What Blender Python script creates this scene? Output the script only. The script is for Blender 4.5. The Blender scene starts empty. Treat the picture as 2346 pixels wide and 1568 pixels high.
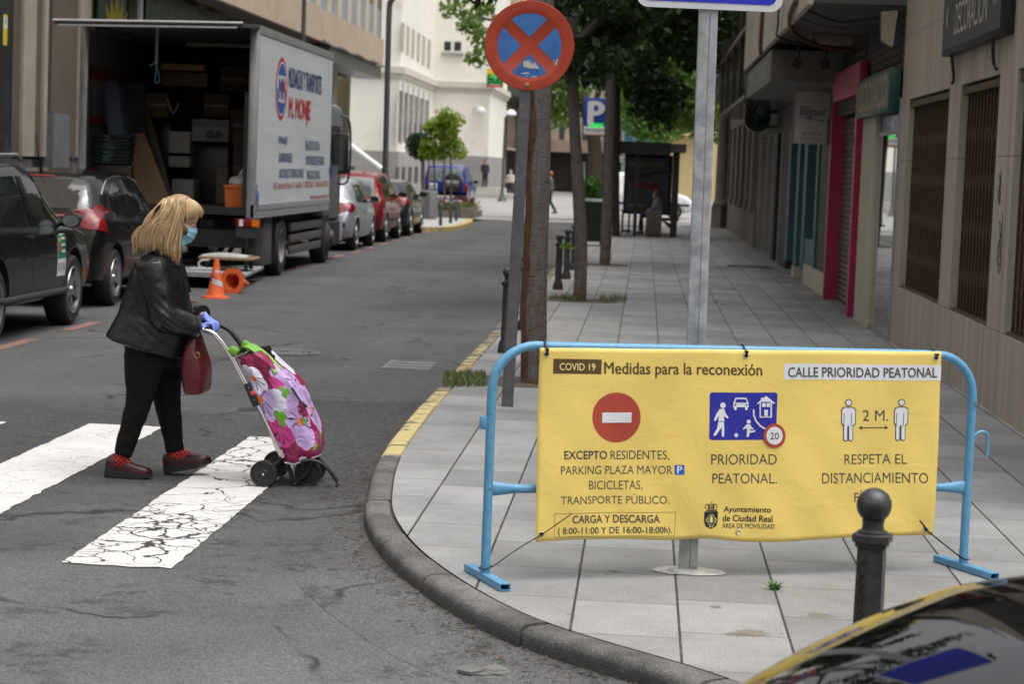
import bpy, bmesh, math, random
import numpy as np
from mathutils import Vector, Matrix, noise
from mathutils.bvhtree import BVHTree
random.seed(7); rng = np.random.default_rng(11)
SC = bpy.context.scene
COL = SC.collection
PI = math.pi; R = math.radians

# ------------------------------------------------------------------ camera
CAMH = 1.72
AX = Vector((0.9972969, 0.0629711, 0.0378621))      # camera right, in world axes
AY = Vector((0.0428468, -0.0797908, -0.9958904))    # camera down
AZ = Vector((-0.0596913, 0.9948206, -0.0822732))    # camera forward
FPX, PW, PH = 4850.0, 2346.0, 1568.0
cd = bpy.data.cameras.new('camera'); cam = bpy.data.objects.new('camera', cd); COL.objects.link(cam)
cam.matrix_world = Matrix(((AX.x, -AY.x, -AZ.x, 0), (AX.y, -AY.y, -AZ.y, 0), (AX.z, -AY.z, -AZ.z, CAMH), (0, 0, 0, 1)))
cd.sensor_width = 23.5; cd.lens = FPX / PW * 23.5
cd.clip_start = 0.1; cd.clip_end = 1000
cd.dof.use_dof = True; cd.dof.focus_distance = 10.4; cd.dof.aperture_fstop = 3.4
SC.camera = cam
# ------------------------------------------------------------------ sky, sun, exposure (overcast)
w = bpy.data.worlds.new('World'); SC.world = w; w.use_nodes = True
nt = w.node_tree
bg = nt.nodes['Background']; bg.inputs[1].default_value = 0.15
sky = nt.nodes.new('ShaderNodeTexSky'); sky.sky_type = 'NISHITA'; sky.sun_disc = False
SUN_EL, SUN_AZ = R(72), R(118)
sky.sun_elevation = SUN_EL; sky.sun_rotation = SUN_AZ
sky.dust_density = 4.0; sky.air_density = 1.0; sky.ozone_density = 1.0
hs = nt.nodes.new('ShaderNodeHueSaturation'); hs.inputs['Saturation'].default_value = 0.12
nt.links.new(sky.outputs[0], hs.inputs['Color']); # overcast: brighter overhead than at the horizon
gt = nt.nodes.new('ShaderNodeTexCoord'); gs = nt.nodes.new('ShaderNodeSeparateXYZ'); nt.links.new(gt.outputs['Generated'], gs.inputs[0])
gr_ = nt.nodes.new('ShaderNodeMapRange'); nt.links.new(gs.outputs[2], gr_.inputs[0])
for i_, q_ in enumerate((0.0, 1.0, 0.40, 1.75)): gr_.inputs[i_ + 1].default_value = q_
gm = nt.nodes.new('ShaderNodeMix'); gm.data_type = 'RGBA'; gm.blend_type = 'MULTIPLY'; gm.inputs[0].default_value = 1.0
nt.links.new(hs.outputs[0], gm.inputs[6]); nt.links.new(gr_.outputs[0], gm.inputs[7]); nt.links.new(gm.outputs[2], bg.inputs[0])
sd = bpy.data.lights.new('sun', 'SUN'); sd.energy = 1.0; sd.angle = R(60); sd.color = (1.0, 0.97, 0.93)
so = bpy.data.objects.new('sun', sd); COL.objects.link(so)
so.rotation_euler = Vector((math.sin(SUN_AZ)*math.cos(SUN_EL), math.cos(SUN_AZ)*math.cos(SUN_EL), math.sin(SUN_EL))).to_track_quat('Z', 'Y').to_euler()
SC.view_settings.view_transform = 'Standard'; SC.view_settings.look = 'None'
SC.view_settings.exposure = 0.42; SC.view_settings.gamma = 1.0

# ------------------------------------------------------------------ pixel -> place on a real plane
def ray(u, v):
    p = Vector((u - PW/2, v - PH/2, FPX))
    return AX * p.x + AY * p.y + AZ * p.z
EYE = Vector((0, 0, CAMH))
def G(u, v, z=0.0):
    r = ray(u, v); return EYE + r * ((z - CAMH) / r.z)
def WX(u, v, x):
    r = ray(u, v); return EYE + r * (x / r.x)
def WY(u, v, y):
    r = ray(u, v); return EYE + r * (y / r.y)

# ------------------------------------------------------------------ materials
class NG:
    def __init__(s, name):
        s.m = bpy.data.materials.new(name); s.m.use_nodes = True
        s.nt = s.m.node_tree; s.b = s.nt.nodes['Principled BSDF']
        s.tc = None
    def n(s, t, **kw):
        x = s.nt.nodes.new(t)
        for k, v in kw.items(): setattr(x, k, v)
        return x
    def l(s, a, b): s.nt.links.new(a, b); return b
    def obj(s):
        if not s.tc: s.tc = s.n('ShaderNodeTexCoord')
        return s.tc.outputs['Object']
    def uv(s):
        if not s.tc: s.tc = s.n('ShaderNodeTexCoord')
        return s.tc.outputs['UV']
    def val(s, sock, v):
        if isinstance(v, bpy.types.NodeSocket): s.l(v, sock)
        else: sock.default_value = v
    def math(s, op, a, b=0.0, c=None, clamp=False):
        x = s.n('ShaderNodeMath', operation=op, use_clamp=clamp)
        s.val(x.inputs[0], a); s.val(x.inputs[1], b)
        if c is not None: s.val(x.inputs[2], c)
        return x.outputs[0]
    def noise(s, scale, detail=3.0, rough=0.55, vec=None, dist=0.0):
        x = s.n('ShaderNodeTexNoise'); x.inputs['Scale'].default_value = scale
        x.inputs['Detail'].default_value = detail; x.inputs['Roughness'].default_value = rough
        x.inputs['Distortion'].default_value = dist
        s.l(vec if vec is not None else s.obj(), x.inputs['Vector']); return x.outputs['Fac']
    def voro(s, scale, feature='F1', vec=None, out=0):
        x = s.n('ShaderNodeTexVoronoi', feature=feature); x.inputs['Scale'].default_value = scale
        s.l(vec if vec is not None else s.obj(), x.inputs['Vector']); return x.outputs[out]
    def scalev(s, sx, sy, sz, vec=None):
        x = s.n('ShaderNodeMapping'); x.inputs['Scale'].default_value = (sx, sy, sz)
        s.l(vec if vec is not None else s.obj(), x.inputs['Vector']); return x.outputs[0]
    def sep(s, vec=None):
        x = s.n('ShaderNodeSeparateXYZ'); s.l(vec if vec is not None else s.obj(), x.inputs[0]); return x.outputs
    def rng(s, v, a, b, c=0.0, d=1.0):
        x = s.n('ShaderNodeMapRange'); s.val(x.inputs[0], v)
        for i, q in enumerate((a, b, c, d)): s.val(x.inputs[i+1], q)
        return x.outputs[0]
    def mix(s, f, a, b, mode='MIX'):
        x = s.n('ShaderNodeMix', data_type='RGBA', blend_type=mode)
        s.val(x.inputs[0], f)
        for i, q in ((6, a), (7, b)):
            if isinstance(q, bpy.types.NodeSocket): s.l(q, x.inputs[i])
            else: x.inputs[i].default_value = (*q[:3], 1)
        return x.outputs[2]
    def ramp(s, f, stops):
        x = s.n('ShaderNodeValToRGB'); e = x.color_ramp.elements
        while len(e) < len(stops): e.new(0.5)
        for q, (p, c) in zip(e, stops): q.position = p; q.color = (*c, 1)
        s.l(f, x.inputs[0]); return x.outputs[0]
    def bump(s, h, strength=0.3, dist=0.01):
        x = s.n('ShaderNodeBump'); x.inputs['Strength'].default_value = strength; x.inputs['Distance'].default_value = dist
        s.l(h, x.inputs['Height']); s.l(x.outputs[0], s.b.inputs['Normal'])
    def col(s, c):
        if isinstance(c, bpy.types.NodeSocket): s.l(c, s.b.inputs['Base Color'])
        else: s.b.inputs['Base Color'].default_value = (*c[:3], 1)
    def set(s, **kw):
        nm = dict(rough='Roughness', metal='Metallic', spec='Specular IOR Level', coat='Coat Weight', coatr='Coat Roughness', trans='Transmission Weight', ior='IOR', sheen='Sheen Weight', alpha='Alpha')
        for k, v in kw.items(): s.val(s.b.inputs[nm[k]], v)
        return s
_mc = {}
def pm(name, c, rough=0.6, metal=0.0, var=0.18, scale=4.0, bump=0.0, bscale=40.0, bd=0.01, dirt=None, dirtf=0.5, spec=0.5, coat=0.0, emit=None, estr=0.0, stretch=None):
    """plain procedural surface: colour broken up by noise, optional dirt patches, optional bump"""
    if name in _mc: return _mc[name]
    g = NG(name); v = g.scalev(*stretch) if stretch else None
    f = g.noise(scale, 5, 0.6, vec=v)
    k = g.rng(f, 0.3, 0.7, 1 - var, 1 + var)
    cc = g.mix(1.0, c, k, 'MULTIPLY')
    if dirt is not None:
        d = g.noise(scale * 0.7 + 0.13, 6, 0.65, vec=v)
        cc = g.mix(g.rng(d, dirtf, dirtf + 0.15), cc, dirt)
    g.col(cc); g.set(rough=g.rng(f, 0.3, 0.7, max(0, rough - 0.07), min(1, rough + 0.07)), metal=metal, spec=spec)
    if coat: g.set(coat=coat, coatr=0.03)
    if bump: g.bump(g.noise(bscale, 4, 0.6), bump, bd)
    if emit: g.b.inputs['Emission Color'].default_value = (*emit, 1); g.b.inputs['Emission Strength'].default_value = estr
    _mc[name] = g.m; return g.m
def srgb(r, g, b):
    f = lambda c: (c/255/12.92) if c/255 <= 0.04045 else ((c/255 + 0.055)/1.055)**2.4
    return (f(r), f(g), f(b))

# ------------------------------------------------------------------ mesh building
class MB:
    def __init__(s): s.bm = bmesh.new()
    def face(s, pts, mi=0):
        f = s.bm.faces.new([s.bm.verts.new(p) for p in pts]); f.material_index = mi; return s
    def box(s, a, b, M=None):
        x0, y0, z0 = a; x1, y1, z1 = b
        v = [Vector(p) for p in ((x0,y0,z0),(x1,y0,z0),(x1,y1,z0),(x0,y1,z0),(x0,y0,z1),(x1,y0,z1),(x1,y1,z1),(x0,y1,z1))]
        if M is not None: v = [M @ p for p in v]
        v = [s.bm.verts.new(p) for p in v]
        for q in ((0,3,2,1),(4,5,6,7),(0,1,5,4),(1,2,6,5),(2,3,7,6),(3,0,4,7)): s.bm.faces.new([v[i] for i in q])
        return s
    def bbox(s, a, b, r=0.01, M=None, seg=2):
        """box with bevelled edges"""
        t = bmesh.new(); q = MB(); q.bm.free(); q.bm = t; q.box(a, b)
        bmesh.ops.bevel(t, geom=t.edges[:], offset=r, segments=seg, profile=0.5, affect='EDGES')
        s.add(t, M); t.free(); return s
    def add(s, bm, M=None):
        mp = {}
        for v in bm.verts: mp[v] = s.bm.verts.new(M @ v.co if M is not None else v.co)
        for f in bm.faces:
            try:
                q = s.bm.faces.new([mp[v] for v in f.verts]); q.smooth = f.smooth; q.material_index = f.material_index
            except ValueError: pass
        return s
    def loft(s, rings, caps=True, closed=True, smooth=True, mi=0):
        rs = [[s.bm.verts.new(p) for p in r] for r in rings]
        n = len(rs[0]); m = n if closed else n - 1
        for a, b in zip(rs, rs[1:]):
            for i in range(m):
                j = (i + 1) % n
                try:
                    f = s.bm.faces.new((a[i], a[j], b[j], b[i])); f.smooth = smooth; f.material_index = mi
                except ValueError: pass
        if caps and closed:
            for r in (list(reversed(rs[0])), rs[-1]):
                try: s.bm.faces.new(r).material_index = mi
                except ValueError: pass
        return s
    def tube(s, path, r, n=10, caps=True, flat=1.0, up=None):
        path = [Vector(p) for p in path]; m = len(path)
        rr = r if isinstance(r, (list, tuple)) else [r] * m
        T = []
        for i in range(m):
            d = path[min(i+1, m-1)] - path[max(i-1, 0)]
            T.append(d.normalized() if d.length > 1e-9 else Vector((0, 0, 1)))
        u = Vector(up) if up else (Vector((0, 0, 1)) if abs(T[0].z) < 0.9 else Vector((1, 0, 0)))
        rings = []
        for i in range(m):
            u = (u - T[i] * u.dot(T[i])); u = u.normalized() if u.length > 1e-6 else T[i].orthogonal().normalized()
            v = T[i].cross(u)
            q = rr[i]; a, b = q if isinstance(q, (tuple, list)) else (q, q * flat)
            rings.append([path[i] + u * (a * math.cos(2*PI*k/n)) + v * (b * math.sin(2*PI*k/n)) for k in range(n)])
        return s.loft(rings, caps)
    def cyl(s, p0, p1, r0, r1=None, n=16): return s.tube([p0, p1], [r0, r0 if r1 is None else r1], n)
    def lathe(s, prof, c=(0, 0, 0), n=20, M=None, smooth=True, caps=True):
        c = Vector(c); rings = []
        for r, z in prof:
            q = [Vector((r*math.cos(2*PI*k/n), r*math.sin(2*PI*k/n), z)) + c for k in range(n)]
            rings.append([M @ p for p in q] if M is not None else q)
        return s.loft(rings, caps, True, smooth)
    def prism(s, poly, t, M):
        """2-D polygon (x, y) extruded by t along local z, then placed by M"""
        lo = [s.bm.verts.new(M @ Vector((x, y, 0))) for x, y in poly]
        hi = [s.bm.verts.new(M @ Vector((x, y, t))) for x, y in poly]
        n = len(poly)
        for i in range(n): s.bm.faces.new((lo[i], lo[(i+1) % n], hi[(i+1) % n], hi[i]))
        s.bm.faces.new(hi); s.bm.faces.new(list(reversed(lo))); return s
    def sphere(s, c, r, nu=16, nv=10, sc=(1, 1, 1)):
        c = Vector(c); rings = []
        for i in range(nv + 1):
            a = PI * (i / nv) - PI/2; a = max(min(a, PI/2 - 0.02), -PI/2 + 0.02)
            rings.append([c + Vector((r*sc[0]*math.cos(a)*math.cos(2*PI*k/nu), r*sc[1]*math.cos(a)*math.sin(2*PI*k/nu), r*sc[2]*math.sin(a))) for k in range(nu)])
        return s.loft(rings)
    def mesh(s, name, recalc=True):
        if recalc: bmesh.ops.recalc_face_normals(s.bm, faces=s.bm.faces[:])
        me = bpy.data.meshes.new(name); s.bm.to_mesh(me); s.bm.free(); return me
    def build(s, name, mat, parent=None, label=None, auto=True, recalc=True):
        me = s.mesh(name, recalc); return link(name, me, mat, parent, label, auto)
LOCAL = set()          # things whose parts are modelled in the thing's own coordinates
def link(name, me, mat, parent=None, label=None, auto=True):
    o = bpy.data.objects.new(name, me); COL.objects.link(o)
    for m in (mat if isinstance(mat, (list, tuple)) else [mat]):
        if m: me.materials.append(m)
    if auto:
        a = math.cos(R(38)); bm = bmesh.new(); bm.from_mesh(me)
        for f in bm.faces: f.smooth = True
        for e in bm.edges:
            if len(e.link_faces) == 2 and e.link_faces[0].normal.dot(e.link_faces[1].normal) < a: e.smooth = False
        bm.to_mesh(me); bm.free()
    if parent is not None:
        o.parent = parent; rt = parent.parent or parent
        if rt.name not in LOCAL: o.matrix_parent_inverse = root_inv(parent)
    if label: o['label'] = label
    return o
def root_inv(o):
    """inverse of the world matrix of an (at most two-deep) parent, without a depsgraph update"""
    M = o.matrix_basis.copy()
    if o.parent is not None: M = o.parent.matrix_basis @ o.matrix_parent_inverse @ M
    return M.inverted()
def tag(o, label, cat, group=None, kind=None):
    if label: o['label'] = label
    if cat: o['category'] = cat
    if group: o['group'] = group
    if kind: o['kind'] = kind
    return o
def thing(name, label, cat, loc=(0, 0, 0), rz=0.0, group=None):
    o = bpy.data.objects.new(name, None); COL.objects.link(o); o.empty_display_size = 0.2
    o.location = loc; o.rotation_euler = (0, 0, rz); o.rotation_mode = 'XYZ'
    return tag(o, label, cat, group)
def struct(name, mb, mat, auto=False):
    o = mb.build(name, mat, None, auto=auto); o['kind'] = 'structure'; return o
def kids(o): return [c for c in bpy.data.objects if c.parent is o]
def dup(o, loc=None, rz=None, label=None, group=None, parent=None):
    c = o.copy(); COL.objects.link(c)
    if parent is not None: c.parent = parent
    if loc is not None: c.location = loc
    if rz is not None: c.rotation_euler = (0, 0, rz)
    if label: c['label'] = label
    if group: c['group'] = group
    for k in kids(o): dup(k, parent=c)
    return c
def fuse(mb, voxel=0.012, smooth=4, sub=0, name='fused'):
    """voxel-remesh overlapping lofts into ONE continuous skin"""
    me = mb.mesh(name); o = bpy.data.objects.new(name, me); COL.objects.link(o)
    m = o.modifiers.new('r', 'REMESH'); m.mode = 'VOXEL'; m.voxel_size = voxel; m.use_smooth_shade = True
    if smooth:
        q = o.modifiers.new('s', 'SMOOTH'); q.factor = 0.5; q.iterations = smooth
    dg = bpy.context.evaluated_depsgraph_get()
    out = bpy.data.meshes.new_from_object(o.evaluated_get(dg)); bpy.data.objects.remove(o)
    for p in out.polygons: p.use_smooth = True
    out.materials.clear()
    return out
def smoothpath(pts, k=6):
    """Catmull-Rom through points"""
    P = [Vector(p) for p in pts]; out = []
    for i in range(len(P) - 1):
        a, b, c, d = P[max(i-1, 0)], P[i], P[i+1], P[min(i+2, len(P)-1)]
        for j in range(k):
            t = j / k
            out.append(0.5 * ((2*b) + (c - a)*t + (2*a - 5*b + 4*c - d)*t*t + (3*b - a - 3*c + d)*t**3))
    out.append(P[-1]); return out
# lettering: text curve -> mesh fitted to a w x h box on a plane
_fc = {}
def text_bm(body, w=None, h=None, bold=0.0, shear=0.0):
    cu = bpy.data.curves.new('t', 'FONT'); cu.body = body; cu.size = 1.0; cu.offset = 0.0; cu.shear = shear
    cu.resolution_u = 4
    o = bpy.data.objects.new('t', cu); COL.objects.link(o)
    dg = bpy.context.evaluated_depsgraph_get()
    me = bpy.data.meshes.new_from_object(o.evaluated_get(dg)); bpy.data.objects.remove(o)
    bm = bmesh.new(); bm.from_mesh(me); bpy.data.meshes.remove(me)
    xs = [v.co.x for v in bm.verts]; ys = [v.co.y for v in bm.verts]
    x0, x1, y0, y1 = min(xs), max(xs), min(ys), max(ys)
    sx = (w / (x1 - x0)) if w else (h / (y1 - y0)); sy = (h / (y1 - y0)) if h else sx
    ex = max(0.0, bold); sx = sx * (x1 - x0) / (x1 - x0 + 2*ex) if w else sx
    for v in bm.verts: v.co = Vector(((v.co.x - (x0 + x1)/2) * sx, (v.co.y - (y0 + y1)/2) * sy, 0))
    if ex > 0:                       # bold strokes: the glyphs laid again a hair to each side
        src = bm.copy(); off = ex * sx
        for q, (d, e) in enumerate(((-off, 0), (off, 0), (0, ex*sy*0.6), (0, -ex*sy*0.6))):
            mp = {v: bm.verts.new(v.co + Vector((d, e, 0.00012*(q + 1)))) for v in src.verts}
            for f in src.faces: bm.faces.new([mp[v] for v in f.verts])
        src.free()
    return bm
def frame(o, ex, ey):
    ex = Vector(ex).normalized(); ey = Vector(ey); ey = (ey - ex * ey.dot(ex)).normalized(); ez = ex.cross(ey); o = Vector(o)
    return Matrix(((ex.x, ey.x, ez.x, o.x), (ex.y, ey.y, ez.y, o.y), (ex.z, ey.z, ez.z, o.z), (0, 0, 0, 1)))
def lettering(body, M, w, h, mat, parent, bold=0.0, name='lettering', lift=0.003, shear=0.0):
    mb = MB(); b = text_bm(body, w, h, bold, shear); mb.add(b, M @ Matrix.Translation((0, 0, lift))); b.free()
    return mb.build(name, mat, parent, auto=False, recalc=False)
def circ(r, n=32, c=(0, 0), a0=0.0, a1=2*PI):
    m = n if abs(a1 - a0 - 2*PI) < 1e-6 else n + 1
    return [(c[0] + r*math.cos(a0 + (a1-a0)*i/n), c[1] + r*math.sin(a0 + (a1-a0)*i/n)) for i in range(m)]
def rrect(w, h, r, n=5):
    out = []
    for cx, cy, a in ((w/2-r, h/2-r, 0), (-w/2+r, h/2-r, PI/2), (-w/2+r, -h/2+r, PI), (w/2-r, -h/2+r, 1.5*PI)):
        out += [(cx + r*math.cos(a + PI/2*i/n), cy + r*math.sin(a + PI/2*i/n)) for i in range(n + 1)]
    return out
def poly(mb, pts, M, z=0.0):
    f = mb.bm.faces.new([mb.bm.verts.new(M @ Vector((x, y, z))) for x, y in pts])
    f.normal_update()
    if len(pts) > 4: bmesh.ops.triangulate(mb.bm, faces=[f])
    return mb

# common materials
M_black = pm('black_plastic', (0.012, 0.012, 0.013), 0.45, var=0.2)
M_rubber = pm('tyre_rubber', (0.014, 0.014, 0.015), 0.75, bump=0.2, bscale=60)
M_chrome = pm('chrome', (0.75, 0.75, 0.76), 0.12, 1.0, var=0.05)
M_alu = pm('aluminium', (0.42, 0.43, 0.44), 0.38, 0.9, var=0.12)
M_galv = pm('galvanised_steel', (0.36, 0.37, 0.38), 0.5, 0.35, var=0.3, scale=14, dirt=(0.46, 0.47, 0.48), dirtf=0.52)
M_white = pm('white_print', (0.66, 0.66, 0.69), 0.5, var=0.04)
M_ink = pm('dark_ink', (0.045, 0.043, 0.045), 0.5, var=0.05)
M_glass = pm('tinted_glass', (0.012, 0.014, 0.014), 0.03, var=0.1, spec=0.9)
M_red_lens = pm('red_lens', (0.17, 0.004, 0.005), 0.2, var=0.35, scale=30, spec=0.4)
M_amber = pm('amber_lens', (0.70, 0.18, 0.01), 0.15, var=0.2, scale=30, spec=0.7)
M_dark = pm('dark_void', (0.010, 0.010, 0.010), 0.9)
# ================================================================== GROUND
RZ = -0.12
g = NG('asphalt'); X, Y, Zc = g.sep()
fine = g.noise(160, 3, 0.7); mid = g.noise(9, 5, 0.65); big = g.noise(0.55, 5, 0.6); sealn = g.noise(4.6, 11, 0.80)
spk = g.voro(120, 'F1')
base = g.mix(g.rng(big, 0.35, 0.65), (0.072, 0.071, 0.072), (0.106, 0.105, 0.105))
base = g.mix(1.0, base, g.rng(fine, 0.28, 0.72, 0.42, 1.62), 'MULTIPLY')
base = g.mix(1.0, base, g.rng(g.noise(60, 3, 0.8), 0.30, 0.70, 0.55, 1.45), 'MULTIPLY')
base = g.mix(g.rng(spk, 0.14, 0.24, 0.75, 0.0), base, (0.24, 0.235, 0.21))       # pale stone chips
base = g.mix(g.math('MULTIPLY', g.rng(spk, 0.55, 0.75, 0.0, 1.0), 0.45), base, (0.03, 0.03, 0.03))
# worn binder patches: dark, ragged, only in the near crossing
near = g.rng(Y, 15.5, 13.0)
pt = g.math('MULTIPLY', g.rng(sealn, 0.535, 0.57), near)
pt = g.math('MULTIPLY', pt, g.rng(g.noise(0.9, 2), 0.40, 0.52)); pt = g.math('MULTIPLY', pt, g.rng(g.noise(34, 4, 0.8), 0.38, 0.52, 0.15, 1.0))
base = g.mix(g.math('MULTIPLY', pt, 0.80), base, (0.032, 0.032, 0.033))
# rough re-laid patch beside the kerb (x -2.5..-1.5, y 10.6..16.1)
wob = g.math('MULTIPLY_ADD', g.noise(3.0, 4), 0.5, -0.25)
pa = g.math('MULTIPLY', g.rng(g.math('ADD', X, wob), -2.75, -2.55), g.rng(g.math('ADD', Y, g.math('MULTIPLY', wob, 0.25)), 16.2, 16.05))
pa = g.math('MULTIPLY', pa, g.rng(g.math('ADD', Y, g.math('MULTIPLY', wob, 3)), 10.9, 11.3))
pa2 = g.math('MULTIPLY', g.rng(g.math('ADD', Y, g.math('MULTIPLY', wob, 4)), 11.2, 11.6), g.math('MULTIPLY', g.rng(g.math('ADD', Y, g.math('MULTIPLY', wob, 4)), 15.2, 14.8), 0.8))
pa2 = g.math('MULTIPLY', pa2, g.rng(X, -6.2, -5.4))
pam = g.math('MAXIMUM', pa, pa2)
rough = g.rng(g.noise(26, 6, 0.8), 0.36, 0.62, 0.22, 1.4)
base = g.mix(pam, base, g.mix(1.0, (0.066, 0.065, 0.066), rough, 'MULTIPLY'))
# cracks
cv = g.n('ShaderNodeVectorMath', operation='ADD'); nn = g.n('ShaderNodeTexNoise'); nn.inputs['Scale'].default_value = 1.6; nn.inputs['Detail'].default_value = 5
g.l(g.obj(), nn.inputs['Vector']); sc_ = g.n('ShaderNodeVectorMath', operation='SCALE'); sc_.inputs['Scale'].default_value = 0.9
g.l(nn.outputs['Color'], sc_.inputs[0]); g.l(g.obj(), cv.inputs[0]); g.l(sc_.outputs[0], cv.inputs[1])
ck = g.voro(0.42, 'DISTANCE_TO_EDGE', vec=cv.outputs[0])
ckm = g.math('MULTIPLY', g.rng(ck, 0.004, 0.016, 1.0, 0.0), g.rng(g.noise(1.1, 3), 0.47, 0.56))
base = g.mix(g.math('MULTIPLY', ckm, 0.85), base, (0.018, 0.018, 0.018))
# tyre-polished lanes and tar seams down the street
lane = g.noise(1.0, 4, 0.6, vec=g.scalev(0.9, 0.03, 1))
base = g.mix(1.0, base, g.rng(lane, 0.3, 0.7, 0.82, 1.12), 'MULTIPLY')
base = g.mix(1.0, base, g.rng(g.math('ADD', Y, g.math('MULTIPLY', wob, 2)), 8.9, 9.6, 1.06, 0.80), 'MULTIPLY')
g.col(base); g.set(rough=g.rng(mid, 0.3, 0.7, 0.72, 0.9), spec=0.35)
hh = g.math('ADD', g.math('MULTIPLY', fine, 0.5), g.math('MULTIPLY', g.math('MULTIPLY', g.noise(38, 4, 0.75), pam), 1.6))
hh = g.math('SUBTRACT', hh, g.math('MULTIPLY', ckm, 0.8))
g.bump(hh, 0.55, 0.012)
M_asphalt = g.m
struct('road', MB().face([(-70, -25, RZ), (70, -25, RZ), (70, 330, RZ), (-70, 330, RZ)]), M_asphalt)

# kerb line of the right-hand pavement corner (outer edge)
KP = smoothpath([(9, 5.3, 0), (4.0, 5.45, 0), (2.0, 5.62, 0), (1.15, 5.98, 0), (0.62, 6.58, 0), (0.19, 7.18, 0), (-0.47, 7.94, 0), (-0.96, 8.99, 0), (-1.26, 10.05, 0),
                 (-1.40, 11.05, 0), (-1.50, 12.37, 0), (-1.54, 14.2, 0), (-1.55, 16.5, 0), (-1.55, 23, 0), (-1.55, 40, 0), (-1.55, 62, 0), (-1.2, 66, 0), (0.3, 68, 0), (1.5, 72, 0)], 8)
def offset_path(P, d):
    out = []
    for i in range(len(P)):
        t = (P[min(i+1, len(P)-1)] - P[max(i-1, 0)]).normalized()
        out.append(P[i] + Vector((t.y, -t.x, 0)) * d)
    return out
KI = offset_path(KP, 0.135)
# pavement slabs 0.41 wide, joints along the street
g = NG('paving_slabs'); X, Y, Zc = g.sep()
xs = g.math('DIVIDE', g.math('ADD', X, 0.21), 0.41); ci = g.math('FLOOR', xs); fx = g.math('FRACT', xs)
wn = g.n('ShaderNodeTexWhiteNoise', noise_dimensions='1D'); g.l(ci, wn.inputs['W'])
ys = g.math('ADD', g.math('DIVIDE', Y, 0.61), g.math('MULTIPLY', wn.outputs['Value'], 7.31)); ri = g.math('FLOOR', ys); fy = g.math('FRACT', ys)
dx = g.math('MULTIPLY', g.math('MINIMUM', fx, g.math('SUBTRACT', 1.0, fx)), 0.41)
dy = g.math('MULTIPLY', g.math('MINIMUM', fy, g.math('SUBTRACT', 1.0, fy)), 0.61)
jn = g.math('MULTIPLY_ADD', g.noise(30, 3), 0.004, -0.002)
jx = g.rng(g.math('ADD', dx, jn), 0.0035, 0.0062, 1.0, 0.0); jy = g.rng(g.math('ADD', dy, jn), 0.0022, 0.004, 1.0, 0.0)
j = g.math('MAXIMUM', jx, g.math('MULTIPLY', jy, 0.8))
cb = g.n('ShaderNodeCombineXYZ'); g.l(ci, cb.inputs[0]); g.l(ri, cb.inputs[1])
wn2 = g.n('ShaderNodeTexWhiteNoise', noise_dimensions='3D'); g.l(cb.outputs[0], wn2.inputs['Vector'])
c = g.mix(wn2.outputs['Value'], (0.195, 0.193, 0.189), (0.275, 0.272, 0.267))
c = g.mix(1.0, c, g.rng(g.noise(1.7, 6, 0.75), 0.3, 0.7, 0.74, 1.16), 'MULTIPLY')
c = g.mix(1.0, c, g.rng(g.noise(120, 3, 0.75), 0.28, 0.72, 0.55, 1.45), 'MULTIPLY')
c = g.mix(g.rng(g.voro(4.3, 'F1'), 0.045, 0.07, 0.5, 0.0), c, (0.07, 0.065, 0.06))     # gum and drips
st = g.noise(0.8, 6, 0.7, dist=1.0)
c = g.mix(g.rng(st, 0.63, 0.72, 0.0, 0.45), c, (0.16, 0.13, 0.085))                    # brown spills
for (u_, v_, r_) in ((1722, 1452, 0.075), (1880, 1412, 0.055), (1690, 1455, 0.05), (1410, 1310, 0.03), (1640, 1392, 0.03)):
    q_ = G(u_, v_, 0); vd = g.n('ShaderNodeVectorMath', operation='DISTANCE'); g.l(g.obj(), vd.inputs[0]); vd.inputs[1].default_value = tuple(q_)
    sm = g.rng(g.math('ADD', g.math('DIVIDE', vd.outputs['Value'], r_), g.math('MULTIPLY_ADD', g.noise(38, 5, 0.75), 3.0, -1.5)), 0.80, 0.95, 0.6, 0.0)
    c = g.mix(sm, c, (0.115, 0.095, 0.055) if r_ > 0.04 else (0.05, 0.05, 0.05))
c = g.mix(g.math('MULTIPLY', j, g.rng(g.noise(6, 2), 0.2, 0.45, 0.6, 1.0)), c, g.mix(g.rng(g.noise(5, 3), 0.62, 0.70), (0.035, 0.036, 0.034), (0.05, 0.075, 0.02)))
g.col(c); g.set(rough=0.78, spec=0.3)
g.bump(g.math('SUBTRACT', g.math('MULTIPLY', g.noise(220, 2), 0.15), j), 0.6, 0.006)
M_slab = g.m
mb = MB(); mb.face([tuple(p) for p in KI] + [(60, 72, 0), (60, 5.47, 0)])
bmesh.ops.triangulate(mb.bm, faces=mb.bm.faces[:])
struct('pavement', mb, M_slab)

# kerb stones (cut to lengths, worn yellow paint along the straight)
g = NG('kerb_stone'); U = g.sep(g.uv()); X, Y, Zc = g.sep()
c = g.mix(g.rng(g.noise(2.2, 6, 0.7), 0.35, 0.65), (0.070, 0.067, 0.064), (0.170, 0.165, 0.157))
c = g.mix(1.0, c, g.rng(g.noise(90, 3, 0.75), 0.28, 0.72, 0.5, 1.5), 'MULTIPLY')
c = g.mix(g.rng(g.noise(13, 6, 0.75), 0.60, 0.66, 0.0, 0.7), c, (0.04, 0.038, 0.036))
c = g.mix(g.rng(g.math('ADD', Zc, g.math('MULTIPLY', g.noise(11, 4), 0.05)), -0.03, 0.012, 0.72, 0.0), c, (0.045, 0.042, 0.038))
wear = g.noise(7, 6, 0.75); wear2 = g.noise(1.3, 3)
ym = g.math('MULTIPLY', g.rng(g.math('MULTIPLY_ADD', wear2, 0.5, Y), 12.55, 12.65), g.rng(g.math('ADD', wear, g.rng(Y, 12, 22, 0.10, -0.05)), 0.475, 0.53))
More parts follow.
